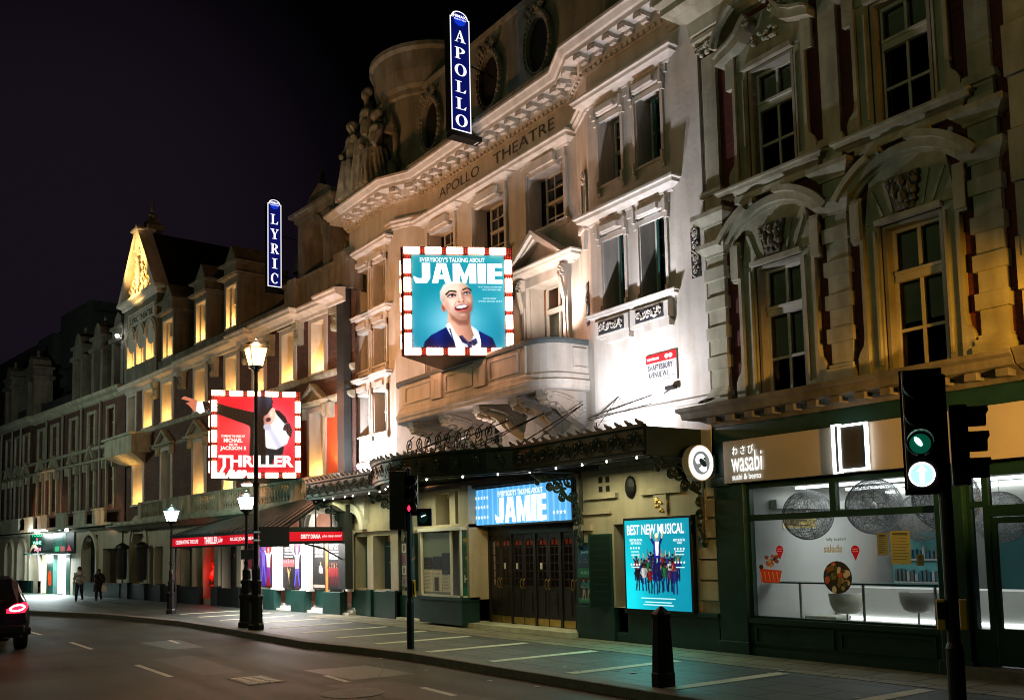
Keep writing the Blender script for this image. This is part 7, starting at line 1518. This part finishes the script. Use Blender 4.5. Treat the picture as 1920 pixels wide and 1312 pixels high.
m.flat([(-13.3, 2.34), (-11.2, 2.34), (-11.2, 2.68), (-13.3, 2.68)], y, (.06, .05, .05)); text(m, 'ATM', -12.0, 2.51, 1.2, .2, y-.005, (1, .6, .75), bold=.03)
m.flat([(-9.4, 2.34), (-7.4, 2.34), (-7.4, 3.42), (-9.4, 3.42)], y, (.02, .32, .26)); m.disc(-8.4, 3.0, .6, .5, y-.003, (.12, .42, .38), 20)
for i, c in enumerate(((.25, .75, .5), (.7, .4, .4))): m.flat([(-9.1+i*.85, 2.36), (-8.4+i*.85, 2.36), (-8.4+i*.85, 2.62), (-9.1+i*.85, 2.62)], y-.004, c)
m.flat([(-7.3, 2.36), (-6.5, 2.36), (-6.9, 2.7)], y-.004, (.8, .3, .4)); kids(sh, 'sign_lettering', m, SG)
t = thing('sign_floodlight', 'white strip light shining on the green shop sign', 'floodlight', (-10.3, -.6, 3.5)); kids(t, 'lens', M().box(-11.2, -9.4, -.62, -.5, 3.44, 3.52), emit('sign_strip_lens', (.95, 1, 1), 14)); kids(t, 'arm', M().box(-10.35, -10.25, -.5, -.1, 3.46, 3.5), BLACK)
t = thing('sign_floodlight', 'smaller white spot at the right end of the shop sign', 'floodlight', (-6.4, -.6, 3.4)); kids(t, 'lens', M().ell((-6.4, -.5, 3.4), (.12, .1, .08), 8, 6), emit('sign_spot_lens', (.95, 1, 1), 14)); kids(t, 'arm', M().box(-6.45, -6.35, -.5, -.1, 3.38, 3.42), BLACK)
FR[0] = I4
# =================================================================== street furniture
def lantern(t, x, y, z, w, h, glass):
    a = w*.30; b = w*.5; m = M()
    for i in range(4):
        t0 = PI/4+PI/2*i; t1 = t0+PI/2; s = 1.414
        m.quad((x+a*s*math.cos(t0), y+a*s*math.sin(t0), z+.05), (x+a*s*math.cos(t1), y+a*s*math.sin(t1), z+.05), (x+b*s*math.cos(t1), y+b*s*math.sin(t1), z+h*.68), (x+b*s*math.cos(t0), y+b*s*math.sin(t0), z+h*.68))
    kids(t, 'lantern_glass', m, glass)
    m = M()
    for i in range(4):
        t0 = PI/4+PI/2*i; s = 1.45; m.tube([(x+a*s*math.cos(t0), y+a*s*math.sin(t0), z+.03), (x+b*s*math.cos(t0), y+b*s*math.sin(t0), z+h*.70)], .012, 4)
    m.lathe(x, y, [(b*1.5, z+h*.68), (b*1.3, z+h*.74), (b*.7, z+h*.84), (b*.3, z+h*.92), (.03, z+h*.95), (.045, z+h), (0, z+h*1.06)], 8); m.lathe(x, y, [(.04, z-.12), (.07, z-.05), (a*1.5, z+.02), (a*1.5, z+.05)], 8); m.tube([(x-.22, y, z-.1), (x+.22, y, z-.1)], .012, 5)
    kids(t, 'lantern_frame', m, BLACK)
def lamp(lab, x, y, zt, w, h, glass, base=.15, hb=.95, r=.055):
    t = thing('street_lamp', lab, 'street lamp', (x, y, .13), 0, 'black lamp posts along the kerb')
    m = M(); b = base; m.lathe(x, y, [(b*1.25, .13), (b*1.25, .25), (b*1.05, .3), (b, hb*.9), (b*1.12, hb*.93), (b*1.12, hb), (b*.75, hb+.05), (b*.78, hb+.28), (b*.9, hb+.3), (b*.9, hb+.36), (b*.6, hb+.4), (b*.62, hb+.62), (r*1.5, hb+.66), (r*1.1, hb+.75)], 8); kids(t, 'base', m, BLACK)
    m = M(); m.lathe(x, y, [(r, hb+.7), (r*.95, zt*.55), (r*1.35, zt*.55+.03), (r*1.35, zt*.55+.1), (r*.9, zt*.55+.13), (r*.7, zt-.1)], 10); kids(t, 'post', m, BLACK)
    lantern(t, x, y, zt, w, h, glass); return t
lp1 = lamp('tall black street lamp with a glaring amber lantern, in front of the red billboard', -23.2, 8.3, 6.62, .44, .72, LANTO, .16, .95, .065)
kids(lp1, 'access_door', M().box(-23.2+.0, -23.2+.17, 8.3-.165, 8.3-.16, .35, .8), BLACK)
lamp('shorter black street lamp with white lantern, standing just left of and behind the tall one', -24.25, 8.42, 3.08, .36, .52, LANTW, .17, .95, .045)
lamp('distant black street lamp with white lantern, left of the red canopy', -31.9, 8.6, 3.06, .40, .55, LANTW, .12, .8, .045)
t = thing('street_sign_board', 'plain black rectangular board fixed to the tall street lamp, its back to the viewer', 'sign', (-23.2, 8.7, 2.15)); kids(t, 'board', M().box(-23.16, -23.12, 8.36, 9.14, 2.15, 2.66), PLASTIC, bevel=.015); kids(t, 'strap', M().box(-23.28, -23.12, 8.22, 8.4, 2.3, 2.34).box(-23.28, -23.12, 8.22, 8.4, 2.5, 2.54), STEEL)
t = thing('small_sign_plate', 'small dark plate fixed lower on the short street lamp post', 'sign', (-24.25, 8.4, 1.9)); kids(t, 'plate', M().box(-24.18, -24.15, 8.25, 8.7, 1.85, 2.1), PLASTIC, bevel=.01)
t = thing('bollard', 'black tapering bollard with a pointed cap in front of the turquoise poster box', 'bollard', (-9.45, 8.88, .13))
def sq(r): return r
m = M(); x, y = -9.45, 8.88
def taper(m, x, y, prof, a0=0):
    vs = []; fs = []
    for r, z in prof:
        for i in range(8): t_ = PI/8+PI/4*i+a0; vs.append((x+r*math.cos(t_), y+r*math.sin(t_), z))
    k = len(prof)
    for j in range(k-1):
        for i in range(8): fs.append((j*8+i, j*8+(i+1) % 8, (j+1)*8+(i+1) % 8, (j+1)*8+i))
    fs += [tuple(range(7, -1, -1)), tuple(range((k-1)*8, k*8))]; return m.add(vs, fs)
taper(m, x, y, [(.165, .13), (.165, .30), (.155, .32), (.125, 1.02)]); kids(t, 'shaft', m, BLACK, bevel=.006)
kids(t, 'cap', taper(M(), x, y, [(.14, 1.02), (.14, 1.07), (.12, 1.09), (.02, 1.17), (.0, 1.175)]), BLACK)
# pelican signals
AMB = mat('unlit_amber_lens', (.10, .05, .01), .25); RDL = mat('unlit_red_lens', (.09, .01, .01), .25)
def visor(m, x, z, y0, y1, r, th=.008, a0=-60, a1=240):
    n = 14
    for q in (r, r+th):
        A = [(x+q*math.cos(math.radians(a0+(a1-a0)*i/n)), y0, z+q*math.sin(math.radians(a0+(a1-a0)*i/n))) for i in range(n+1)]
        B = [(p[0], y1+.02*(0 if 4 < i < 11 else 1), p[2]) for i, p in enumerate(A)]; m.add(A+B, [(i, i+1, i+n+2, i+n+1) for i in range(n)])
ts = thing('traffic_signal', 'near black traffic signal showing green and a white arrow, before the restaurant window', 'traffic light', (-4.96, 8.14, .13))
T = frame(-4.93, 8.18, 33)
kids(ts, 'pole', M(T).lathe(0, 0, [(.075, .13), (.075, 1.0), (.057, 1.05), (.057, 3.45), (.065, 3.46), (.0, 3.5)], 16), PLASTIC, smooth=False)
m = M(T); m.box(-.315, -.03, -.10, .10, 2.42, 3.52); kids(ts, 'signal_housing', m, PLASTIC, bevel=.02)
kids(ts, 'backing_board', M(T).box(-.335, .03, .02, .035, 2.38, 3.54), PLASTIC)
m = M(T); 
for z in (3.36, 3.10, 2.84): visor(m, -.185, z, -.10, -.34, .112, .008, -75, 255)
kids(ts, 'visor', m, PLASTIC)
kids(ts, 'unlit_lens', M(T).disc(-.185, 3.36, .10, .10, -.104, None, 20), RDL); kids(ts, 'unlit_lens', M(T).disc(-.185, 3.10, .10, .10, -.104, None, 20), AMB)
GRL = bpy.data.materials.new('green_signal_lens')
kids(ts, 'green_lens', M(T).disc(-.185, 2.84, .092, .092, -.104, None, 20), emit('green_signal_lens', (.005, .22, .12), .28)); kids(ts, 'green_lamp_core', M(T).disc(-.20, 2.86, .022, .05, -.108, None, 12, 35), emit('green_lamp_core', (.6, 1, .8), 5))
m = M(T); m.disc(-.185, 2.56, .108, .108, -.106, (.74, .95, .96), 28); kids(ts, 'arrow_lens', m, printed('arrow_lens', 1.1))
m = M(T); m.flat([(-.205, 2.48), (-.165, 2.48), (-.165, 2.60), (-.14, 2.585), (-.185, 2.65), (-.23, 2.585), (-.205, 2.60)], -.112, (1, 1, 1)); m.arc(-.185, 2.56, .098, .112, 0, 360, -.115, -.105, 28, (1, 1, 1)); kids(ts, 'lit_arrow', m, printed('arrow_white', 3))
m = M(T); m.box(.07, .22, -.06, .14, 2.45, 3.18); kids(ts, 'side_signal_housing', m, PLASTIC, bevel=.015)
T3 = T @ Matrix.Translation((.22, .04, 0)) @ Matrix.Rotation(PI/2, 4, 'Z'); m = M(T3)
for z in (3.07, 2.84, 2.60): visor(m, 0, z, 0, -.17, .09); m.disc(0, z, .088, .088, -.002, None, 14)
kids(ts, 'side_visor', m, PLASTIC)
t = thing('push_button_box', 'yellow pedestrian push button unit on the near signal pole', 'push button', (-4.96, 8.14, 1.2)); kids(t, 'box', M(T).box(-.13, -.06, -.07, .07, 1.16, 1.43).box(.06, .12, -.05, .09, 1.16, 1.43), YELLOW, bevel=.01); kids(t, 'panel', M(T).box(-.125, -.065, -.075, -.07, 1.26, 1.41), PLASTIC)
tm = thing('traffic_signal', 'black traffic signal with a red light, before the theatre poster windows', 'traffic light', (-16.3, 8.84, .13)); T = frame(-16.3, 8.84, 55)
kids(tm, 'pole', M(T).lathe(0, 0, [(.07, .13), (.07, 1.0), (.055, 1.05), (.055, 3.55), (0, 3.6)], 12), PLASTIC)
m = M(T); m.box(-.36, -.05, -.12, .14, 2.38, 3.5); m.box(-.06, .05, -.1, .06, 2.7, 3.0); kids(tm, 'signal_housing', m, PLASTIC, bevel=.02)
m = M(T)
for z in (3.3, 3.05, 2.8): visor(m, .06, z, -.02, -.22, .10)
m.box(-.02, .17, 0, .16, 2.65, 3.42); kids(tm, 'side_housing', m, PLASTIC); kids(tm, 'red_lens', M(T).disc(.02, 2.78, .028, .06, -.14, None, 12), emit('red_signal_glow', (1, .02, .08), 2.2))
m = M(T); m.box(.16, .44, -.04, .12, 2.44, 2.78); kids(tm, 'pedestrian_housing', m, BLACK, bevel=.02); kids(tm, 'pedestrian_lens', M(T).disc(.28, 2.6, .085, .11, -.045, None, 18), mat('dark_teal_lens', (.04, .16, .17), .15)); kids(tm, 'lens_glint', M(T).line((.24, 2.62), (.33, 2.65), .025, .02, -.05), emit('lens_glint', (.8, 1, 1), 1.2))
t = thing('push_button_box', 'narrow yellow push button unit on the signal pole in front of the theatre', 'push button', (-16.3, 8.84, 1.2)); kids(t, 'box', M(T).box(.05, .10, -.05, .08, 1.1, 1.42), YELLOW, bevel=.008); kids(t, 'panel', M(T).box(.06, .09, -.055, -.05, 1.15, 1.36), PLASTIC)

# =================================================================== car
car = thing('parked_car', 'dark blue hatchback seen from behind with glowing red tail lights', 'car', (-25.4, 2.15, 0))
CAR = mat('dark_blue_car_paint', (.008, .008, .03), .25, var=.1, scale=1, spec=.6, coat=.8); x0, cy = -23.25, 2.42
ST = [(0, .78, .42, .90, .50, .93), (.06, .86, .36, .98, .62, 1.02), (.22, .90, .30, 1.02, .64, 1.38), (.42, .91, .28, 1.02, .64, 1.56), (.9, .92, .26, 1.02, .64, 1.62), (2.0, .92, .25, 1.0, .64, 1.63), (2.8, .92, .25, .98, .60, 1.52), (3.5, .91, .25, .96, .58, 1.02), (4.1, .87, .27, .86, .55, .92), (4.45, .78, .32, .68, .5, .72), (4.5, .6, .40, .6, .4, .62)]
def ring_(d, w, zb, zbelt, wr, zr): 
    h = [(w*.80, zb), (w*.97, zb+.1), (w, (zb+zbelt)/2), (w*.97, zbelt-.06), (w*.93, zbelt), (wr+ (w*.93-wr)*.1, zr-.07 if zr-zbelt > .2 else zr-.01), (wr*.85, zr)]
    return [(x0-d, cy+a, b) for a, b in h] + [(x0-d, cy-a, b) for a, b in h[::-1]]
m = M(); R = [ring_(*s) for s in ST]; k = 14; vs = [p for r in R for p in r]; fs = []
for i in range(len(R)-1):
    for j in range(k): fs.append((i*k+j, i*k+(j+1) % k, (i+1)*k+(j+1) % k, (i+1)*k+j))
fs += [tuple(range(k)), tuple(range(len(R)*k-1, (len(R)-1)*k-1, -1))]; m.add(vs, fs); kids(car, 'body', m, CAR, smooth=False, bevel=.02)
m = M(); m.quad((x0-.045, cy-.55, 1.04), (x0-.045, cy+.55, 1.04), (x0-.30, cy+.50, 1.47), (x0-.30, cy-.50, 1.47)); kids(car, 'rear_window', M().add([(a+.022, b, c) for a, b, c in m.v], m.f), DGLASS)
for s in (1, -1): kids(car, 'side_window', M().add([(x0-.55, cy+s*.872, 1.05), (x0-3.1, cy+s*.86, 1.03), (x0-2.5, cy+s*.685, 1.50), (x0-.75, cy+s*.70, 1.53)], [(0, 1, 2, 3)]), DGLASS)
kids(car, 'bumper', M().box(x0-.02, x0+.07, cy-.76, cy+.76, .40, .58).box(x0-.3, x0-.02, cy-.9, cy+.9, .36, .52), PLASTIC, bevel=.03); kids(car, 'number_plate', M().box(x0+.02, x0+.035, cy-.26, cy+.26, .70, .81), YELLOW)
TR_ = emit('tail_light_red', (1, .01, .03), 4.5); TW = emit('tail_light_hot', (1, .55, .55), 9)
for s in (1, -1):
    T = frame(x0+.04, cy) @ Matrix.Rotation(PI/2, 4, 'Z'); c = s*.63; m = M(T)
    P = [(c-s*.22, .84), (c+s*.12, .84), (c+s*.19, .95), (c+s*.16, 1.06), (c-s*.05, 1.03), (c-s*.22, .92)]; m.prism(P, -.02, .10); l = kids(car, 'tail_light', m, TR_)
    q = M(T); n = 20; A = [(c-s*.02+.155*math.cos(2*PI*i/n), .945+.075*math.sin(2*PI*i/n)+s*.02*math.cos(2*PI*i/n)) for i in range(n)]; B = [(c-s*.02+.115*math.cos(2*PI*i/n), .945+.045*math.sin(2*PI*i/n)+s*.015*math.cos(2*PI*i/n)) for i in range(n)]; q.band(A, B, -.03, -.02, close=True); q.build('light_ring', TW, l)
    for d in (.85, 3.65):
        w = M(Matrix.Translation((x0-d, cy+s*.80, .33)) @ Matrix.Rotation(PI/2, 4, 'X')); w.lathe(0, 0, [(.22, -.11), (.32, -.11), (.335, -.08), (.335, .08), (.32, .11), (.22, .11)], 24); wo = kids(car, 'wheel', w, PLASTIC)
        w = M(Matrix.Translation((x0-d, cy+s*.80, .33)) @ Matrix.Rotation(PI/2, 4, 'X')); w.lathe(0, 0, [(.0, -.10), (.22, -.09), (.22, .09), (0, .10)], 12); w.build('rim', STEEL, wo)
kids(car, 'wiper', M().tube([(x0+.0, cy, 1.06), (x0-.02, cy+.35, 1.12)], .012, 5), BLACK)

# =================================================================== people
SKIN = mat('skin', (.45, .28, .2), .6); HAIR = mat('dark_hair', (.02, .015, .012), .6)
def person(lab, x, y, rz, h, J, hairlen, top, trou, long_coat=False):
    t = thing('person', lab, 'person', (x, y, .13), rz, 'pedestrians walking past the lit shop'); k = h/1.75; T = frame(x, y, rz, .13)
    V = []; E = []; Rr = []
    def v(p, r, par=None):
        V.append(tuple(T @ (Vector(p)*k))); Rr.append(r*k); 
        if par is not None: E.append((par, len(V)-1))
        return len(V)-1
    pel = v(J['pel'], .13); sp = v(J['spine'], .12, pel); ch = v(J['chest'], .145, sp); nk = v(J['neck'], .055, ch); hd = v(J['head'], .085, nk); ht = v(J['top'], .075, hd)
    hx = Vector(J['head']); v((hx.x, hx.y-.10, hx.z-.02), .02, hd)
    for s, side in ((-1, 'L'), (1, 'R')):
        hp_ = v((J['pel'][0]+s*.09, J['pel'][1], J['pel'][2]-.05), .095, pel); kn = v(J['knee'+side], .062, hp_); an = v(J['ank'+side], .042, kn); v((J['ank'+side][0], J['ank'+side][1]-.16, J['ank'+side][2]-.04), .032, an)
        sh_ = v((J['chest'][0]+s*.19, J['chest'][1], J['chest'][2]+.08), .055, ch); el = v(J['elb'+side], .042, sh_); wr = v(J['wri'+side], .028, el); w = Vector(J['wri'+side]); pm = v(tuple(w+Vector((0, -.02, -.05))), .026, wr)
        for i in range(4): a = v(tuple(w+Vector((-.024+.016*i, -.03, -.09))), .009, pm); v(tuple(w+Vector((-.026+.017*i, -.045, -.125-.008*(i in (1, 2))))), .008, a)
        a = v(tuple(w+Vector((.035*-s, -.04, -.06))), .010, pm); v(tuple(w+Vector((.04*-s, -.055, -.085))), .008, a)
    W = WM[t.as_pointer()].inverted(); me = bpy.data.meshes.new('body'); me.from_pydata([tuple(W @ Vector(p)) for p in V], E, []); me.materials.append(SKIN)
    o = bpy.data.objects.new('body', me); COL.objects.link(o); o.parent = t; WM[o.as_pointer()] = WM[t.as_pointer()]
    o.modifiers.new('skin', 'SKIN').use_smooth_shade = True; sk_ = me.skin_vertices[0]
    for i, d in enumerate(sk_.data): d.radius = (Rr[i], Rr[i]); d.use_root = (i == 0)
    s_ = o.modifiers.new('sub', 'SUBSURF'); s_.levels = s_.render_levels = 1
    T2_ = T @ Matrix.Scale(k, 4); m = M(T2_); P = Vector(J['pel']); C_ = Vector(J['chest']); S_ = Vector(J['spine'])
    m.ell(tuple(C_+Vector((0, 0, .02))), (.22, .16, .17), 12, 8); m.ell(tuple(S_), (.19, .15, .22), 12, 8); m.ell(tuple(P), (.2, .16, .15), 12, 8)
    for s, side in ((-1, 'L'), (1, 'R')): m.tube([tuple(C_+Vector((s*.19, 0, .08))), J['elb'+side], J['wri'+side]], .075, 8, None, .045)
    if long_coat: m.tube([tuple(S_), tuple(P), tuple(P+Vector((0, .02, -.45)))], .19, 12, None, .27)
    kids(t, 'coat' if long_coat else 'top', m, top, smooth=True)
    m = M(T2_)
    for s, side in ((-1, 'L'), (1, 'R')):
        m.tube([tuple(P+Vector((s*.09, 0, -.02))), J['knee'+side], J['ank'+side]], .105, 8, None, .06)
    kids(t, 'trousers', m, trou, smooth=True)
    m = M(T2_)
    for side in 'LR': a = Vector(J['ank'+side]); m.ell((a.x, a.y-.08, a.z-.03), (.055, .14, .05), 8, 6)
    kids(t, 'shoe', m, BLACK, smooth=True)
    m = M(T2_); H = Vector(J['head']); m.ell(tuple(H+Vector((0, .02, .05))), (.105, .12, .12), 10, 8); m.ell(tuple(H+Vector((0, .06, -hairlen/2+.05))), (.10, .07, hairlen/2+.05), 10, 8); kids(t, 'hair', m, HAIR, smooth=True)
    m = M(T2_)
    for s in (-1, 1): m.ell((H.x+s*.033, H.y-.085, H.z+.01), (.012, .008, .008), 6, 4)
    m.ell((H.x, H.y-.088, H.z-.06), (.022, .008, .007), 6, 4); kids(t, 'face_features', m, HAIR)
    m = M(T2_)
    for s in (-1, 1): m.ell((H.x+s*.09, H.y, H.z-.01), (.012, .02, .03), 6, 4)
    kids(t, 'ear', m, SKIN)
    return t
walk = dict(pel=(0, 0, .95), spine=(0, -.01, 1.12), chest=(0, -.03, 1.32), neck=(0, -.03, 1.48), head=(0, -.05, 1.58), top=(0, -.04, 1.68), kneeL=(-.1, -.18, .52), ankL=(-.1, -.28, .09), kneeR=(.1, .02, .5), ankR=(.1, .30, .14), elbL=(-.26, .08, 1.14), wriL=(-.22, -.14, 1.0), elbR=(.26, -.04, 1.13), wriR=(.18, -.26, 1.1))
person('long haired person in a pale top and dark trousers walking past the lit shop', -44.9, 8.25, 70, 1.5, walk, .45, mat('pale_grey_top', (.35, .36, .36), .8), mat('dark_jeans', (.015, .018, .03), .8))
w2 = dict(walk); w2.update(chest=(0, -.14, 1.28), neck=(0, -.24, 1.42), head=(0, -.30, 1.50), top=(0, -.31, 1.60), spine=(0, -.05, 1.1), wriR=(.24, -.30, .92), elbR=(.28, -.12, 1.08), wriL=(-.2, -.4, 1.0), elbL=(-.26, -.2, 1.1))
person('person stooping forward in a long black coat carrying a pale bag, beside the other pedestrian', -44.5, 8.95, 75, 1.45, w2, .2, mat('black_coat', (.008, .008, .01), .85), mat('black_leggings', (.01, .01, .012), .8), True)
t = thing('carrier_bag', 'pale carrier bag held by the stooping pedestrian', 'bag', (-44.2, 9.1, .5)); T = frame(-44.5, 8.95, 75, .13); kids(t, 'bag', M(T).prism([(.12, .40), (.34, .40), (.32, .66), (.14, .66)], -.30, -.2), WHITEP, bevel=.02); kids(t, 'handle', M(T).tube([(.16, -.25, .66), (.2, -.25, .74), (.28, -.25, .66)], .008, 5), WHITEP)

# =================================================================== light
def lampobj(kind, name, loc, col, w, size=.05, target=None, ang=90, blend=.5, sy=None):
    d = bpy.data.lights.new(name, kind); d.color = col; d.energy = w; o = bpy.data.objects.new(name, d); COL.objects.link(o); o.location = loc
    if kind == 'AREA':
        d.size = size
        if sy: d.shape = 'RECTANGLE'; d.size_y = sy
    else: d.shadow_soft_size = size
    if kind == 'SPOT': d.spot_size = math.radians(ang); d.spot_blend = blend
    if target is not None: o.rotation_euler = (Vector(target)-Vector(loc)).to_track_quat('-Z', 'Y').to_euler()
    return o
WARM = (1, .50, .13); COOL = (.93, .92, 1.0); SOD = (1, .47, .20)
lampobj('SPOT', 'flood_right', (-13.5, 10.98, 4.14), COOL, 640, .04, (-13.2, 12.4, 6.2), 160, 1.0)
lampobj('SPOT', 'upper_bay_fill', (-13.0, 10.9, 4.2), COOL, 700, .04, (-12.9, 12.4, 9.5), 44, .9)  # second beam added to brighten the upper right bay
lampobj('SPOT', 'flood_left', (-24.9, 11.1, 4.12), COOL, 900, .04, (-24.8, 12.4, 6.4), 160, 1.0)
lampobj('POINT', 'corbel_fill', (-18.2, 11.5, 4.25), (1, .72, .62), 32, .05)  # added fill that lightens the corbels under the balcony, no fitting there
for x, w_ in ((-16.3, 210), (-20.7, 160)): lampobj('SPOT', 'balcony_flood', (x, 12.0, 6.5), (1, .82, .70), w_*1.5, .05, (x-.3, 12.9, 9.8), 140, .8)
lampobj('POINT', 'tall_lamp_light', (-23.2, 8.3, 7.55), (1, .42, .14), 560, .15)
lampobj('POINT', 'short_lamp_light', (-24.35, 8.45, 3.9), (.5, 1, .85), 60, .1)
lampobj('POINT', 'far_lamp_light', (-31.9, 8.6, 3.9), (.5, 1, .85), 80, .1)
lampobj('POINT', 'opposite_fill', (-9.5, -4, 7.5), (.74, .88, .42), 400, .6)  # added fill from behind the camera for the brick front
lampobj('POINT', 'opposite_far_fill', (-27, -2.5, 8.0), (1, .64, .14), 300, .3)  # added warm fill for the road and brick theatre, no lamp stands there
lampobj('POINT', 'far_left_fill', (-46, 1.0, 7.5), (.80, .95, .78), 950, .3)  # added fill to brighten the terraces at far left
lampobj('SPOT', 'wall_lamp_right', (-4.9, 10.9, 4.75), (1, .42, .03), 230, .1, (-6.6, 12.3, 4.9), 58, .9)
lampobj('SPOT', 'street_lamp_right', (-2.6, 10.3, 3.35), (1, .46, .08), 1500, .1, (-8.5, 12.3, 3.35), 40, .9)
lampobj('SPOT', 'street_lamp_right_high', (-3.0, 11.5, 8.6), (1, .46, .04), 90, .1, (-5.9, 12.15, 8.6), 80, .5)
for x in (-25, -21.2, -17.6, -14.0): lampobj('AREA', 'canopy_soffit_light', (x, 11.5, 3.44), (1, .96, .55), 34, 1.6, (x, 11.3, 0), sy=.5)
lampobj('AREA', 'restaurant_light', (-9, 14.0, 2.86), (.9, .95, 1), 60, 3.5, (-9, 14.0, 0), sy=2.0)
lampobj('POINT', 'foyer_light', (-17.6, 14.2, 2.9), (1, .75, .5), 45, .2)
P_ = FL @ Vector((-2.8, -.9, 2.5)); lampobj('AREA', 'entrance_light', P_, (1, .93, .92), 480, 4.5, P_+Vector((0, .25, -1)), sy=1.2)
P_ = FL @ Vector((-2.8, .2, 2.45)); lampobj('AREA', 'lobby_light', P_, (1, .9, .85), 60, 5.0, P_+Vector((0, 0, 1)), sy=.8)
lampobj('POINT', 'red_window_light', FL @ Vector((-10.05, -.12, 1.3)), (1, .02, .02), 14, .05)
UE = [1.1, .8, .5, 1.2, .7, 1.1, .9, .9, .4, .8, .7, 1.2, .9, 1, .8, 1, .9, 1.1]
for i, p in enumerate(UPW): lampobj('POINT', 'window_uplight', p, WARM, 54*UE[i % 18], .04)
lampobj('AREA', 'poster_box_glow', (-13.1, 12.1, 1.7), (.10, .95, .85), 48, 1.6, (-13.1, 10.5, .9))
lampobj('POINT', 'statue_fill', (-25.2, 10.9, 12.9), (1, .9, .7), 10, .2)  # added fill lifting the statues and cornice out of the dark
lampobj('SPOT', 'gable_spot', FL @ Vector((-18.0, -3.2, 13.9)), (1, .60, .18), 2100, .1, FL @ Vector((-18.0, 0, 14.9)), 60, .5)
lampobj('SPOT', 'oriel_light', FL @ Vector((-18.6, -.5, 5.6)), WARM, 30, .05, FL @ Vector((-18.6, -.3, 7)), 120)
lampobj('SPOT', 'red_wall_uplight', FL @ Vector((-.5, -.35, 4.45)), (1, .7, .3), 60, .05, FL @ Vector((-.4, 0, 6)), 90)
P_ = FT @ Vector((-9.3, -.3, 3.0)); lampobj('AREA', 'shop_light', FT @ Vector((-9.2, 1.8, 2.35)), (.9, 1, 1), 500, 3.5, FT @ Vector((-9.2, .2, 0)), sy=1.5)
lampobj('POINT', 'shop_sign_light', FT @ Vector((-11.8, -.8, 3.3)), (.9, 1, 1), 80, .1); lampobj('POINT', 'shop_spill_light', FT @ Vector((-12.4, -.75, 2.0)), (.85, 1, 1), 110, .2); lampobj('AREA', 'shop_door_light', FT @ Vector((-8.6, -.7, 2.15)), (.85, 1, 1), 700, 1.5, FT @ Vector((-8.6, -1.2, 0)))
lampobj('SPOT', 'terrace_sodium', FT @ Vector((-12, -7, 5.5)), SOD, 900, .1, FT @ Vector((-11, 0, 4.0)), 50, .4)
lampobj('SPOT', 'terrace_sodium', FT @ Vector((-3, -5, 5.0)), SOD, 380, .1, FT @ Vector((-1.2, 0, 4.0)), 22, .4)

w = bpy.data.worlds.new('World'); sc.world = w; w.use_nodes = True; nt = w.node_tree; bg = nt.nodes['Background']
sky = nt.nodes.new('ShaderNodeTexSky'); sky.sky_type = 'NISHITA'; sky.sun_disc = False; sky.sun_elevation = math.radians(-6); sky.sun_rotation = math.radians(120)
mx = nt.nodes.new('ShaderNodeMix'); mx.data_type = 'RGBA'; mx.inputs[0].default_value = .9; mx.inputs[7].default_value = (.035, .024, .05, 1)
tc = nt.nodes.new('ShaderNodeTexCoord'); dt = nt.nodes.new('ShaderNodeVectorMath'); dt.operation = 'DOT_PRODUCT'; dt.inputs[1].default_value = (-.94, .16, .30)
nt.links.new(tc.outputs['Generated'], dt.inputs[0]); mr = nt.nodes.new('ShaderNodeMapRange'); mr.inputs[1].default_value = .95; mr.inputs[2].default_value = 1.0; mr.interpolation_type = 'SMOOTHSTEP'; nt.links.new(dt.outputs['Value'], mr.inputs[0])
gl = nt.nodes.new('ShaderNodeMix'); gl.data_type = 'RGBA'; gl.inputs[6].default_value = (.006, .006, .010, 1); gl.inputs[7].default_value = (.17, .11, .20, 1); nt.links.new(mr.outputs[0], gl.inputs[0]); nt.links.new(gl.outputs[2], mx.inputs[7])
nt.links.new(sky.outputs[0], mx.inputs[6]); nt.links.new(mx.outputs[2], bg.inputs[0]); bg.inputs[1].default_value = .05
d = bpy.data.lights.new('faint_sun_fill', 'SUN'); d.energy = .004; d.angle = .02; o = bpy.data.objects.new('faint_sun_fill', d); COL.objects.link(o); o.rotation_euler = (math.radians(50), 0, math.radians(-30))  # very faint sun lamp added as fill, the night has no moon

cd = bpy.data.cameras.new('camera'); co = bpy.data.objects.new('camera', cd); COL.objects.link(co); sc.camera = co
r = Vector((.56706524, .82335161, -.02300299)); u = Vector((.08244947, -.02895389, .99617456)); f = Vector((-.81953591, .56679255, .08430365))
co.matrix_world = Matrix(((r.x, u.x, -f.x, 0), (r.y, u.y, -f.y, 0), (r.z, u.z, -f.z, 1.98), (0, 0, 0, 1)))
cd.sensor_width = 36; cd.lens = 33.75; cd.shift_y = 218.85/1920; cd.clip_end = 600; cd.clip_start = .05
sc.view_settings.view_transform = 'Standard'; sc.view_settings.look = 'None'; sc.view_settings.exposure = 0; sc.view_settings.gamma = 1
cy_ = sc.cycles; cy_.use_denoising = True; cy_.filter_width = 1.0; cy_.denoising_prefilter = 'ACCURATE'; cy_.max_bounces = 6; cy_.diffuse_bounces = 3; cy_.glossy_bounces = 3; cy_.transparent_max_bounces = 16; cy_.sample_clamp_indirect = 2.5; cy_.sample_clamp_direct = 0; cy_.caustics_reflective = False; cy_.caustics_refractive = False; cy_.use_light_tree = True
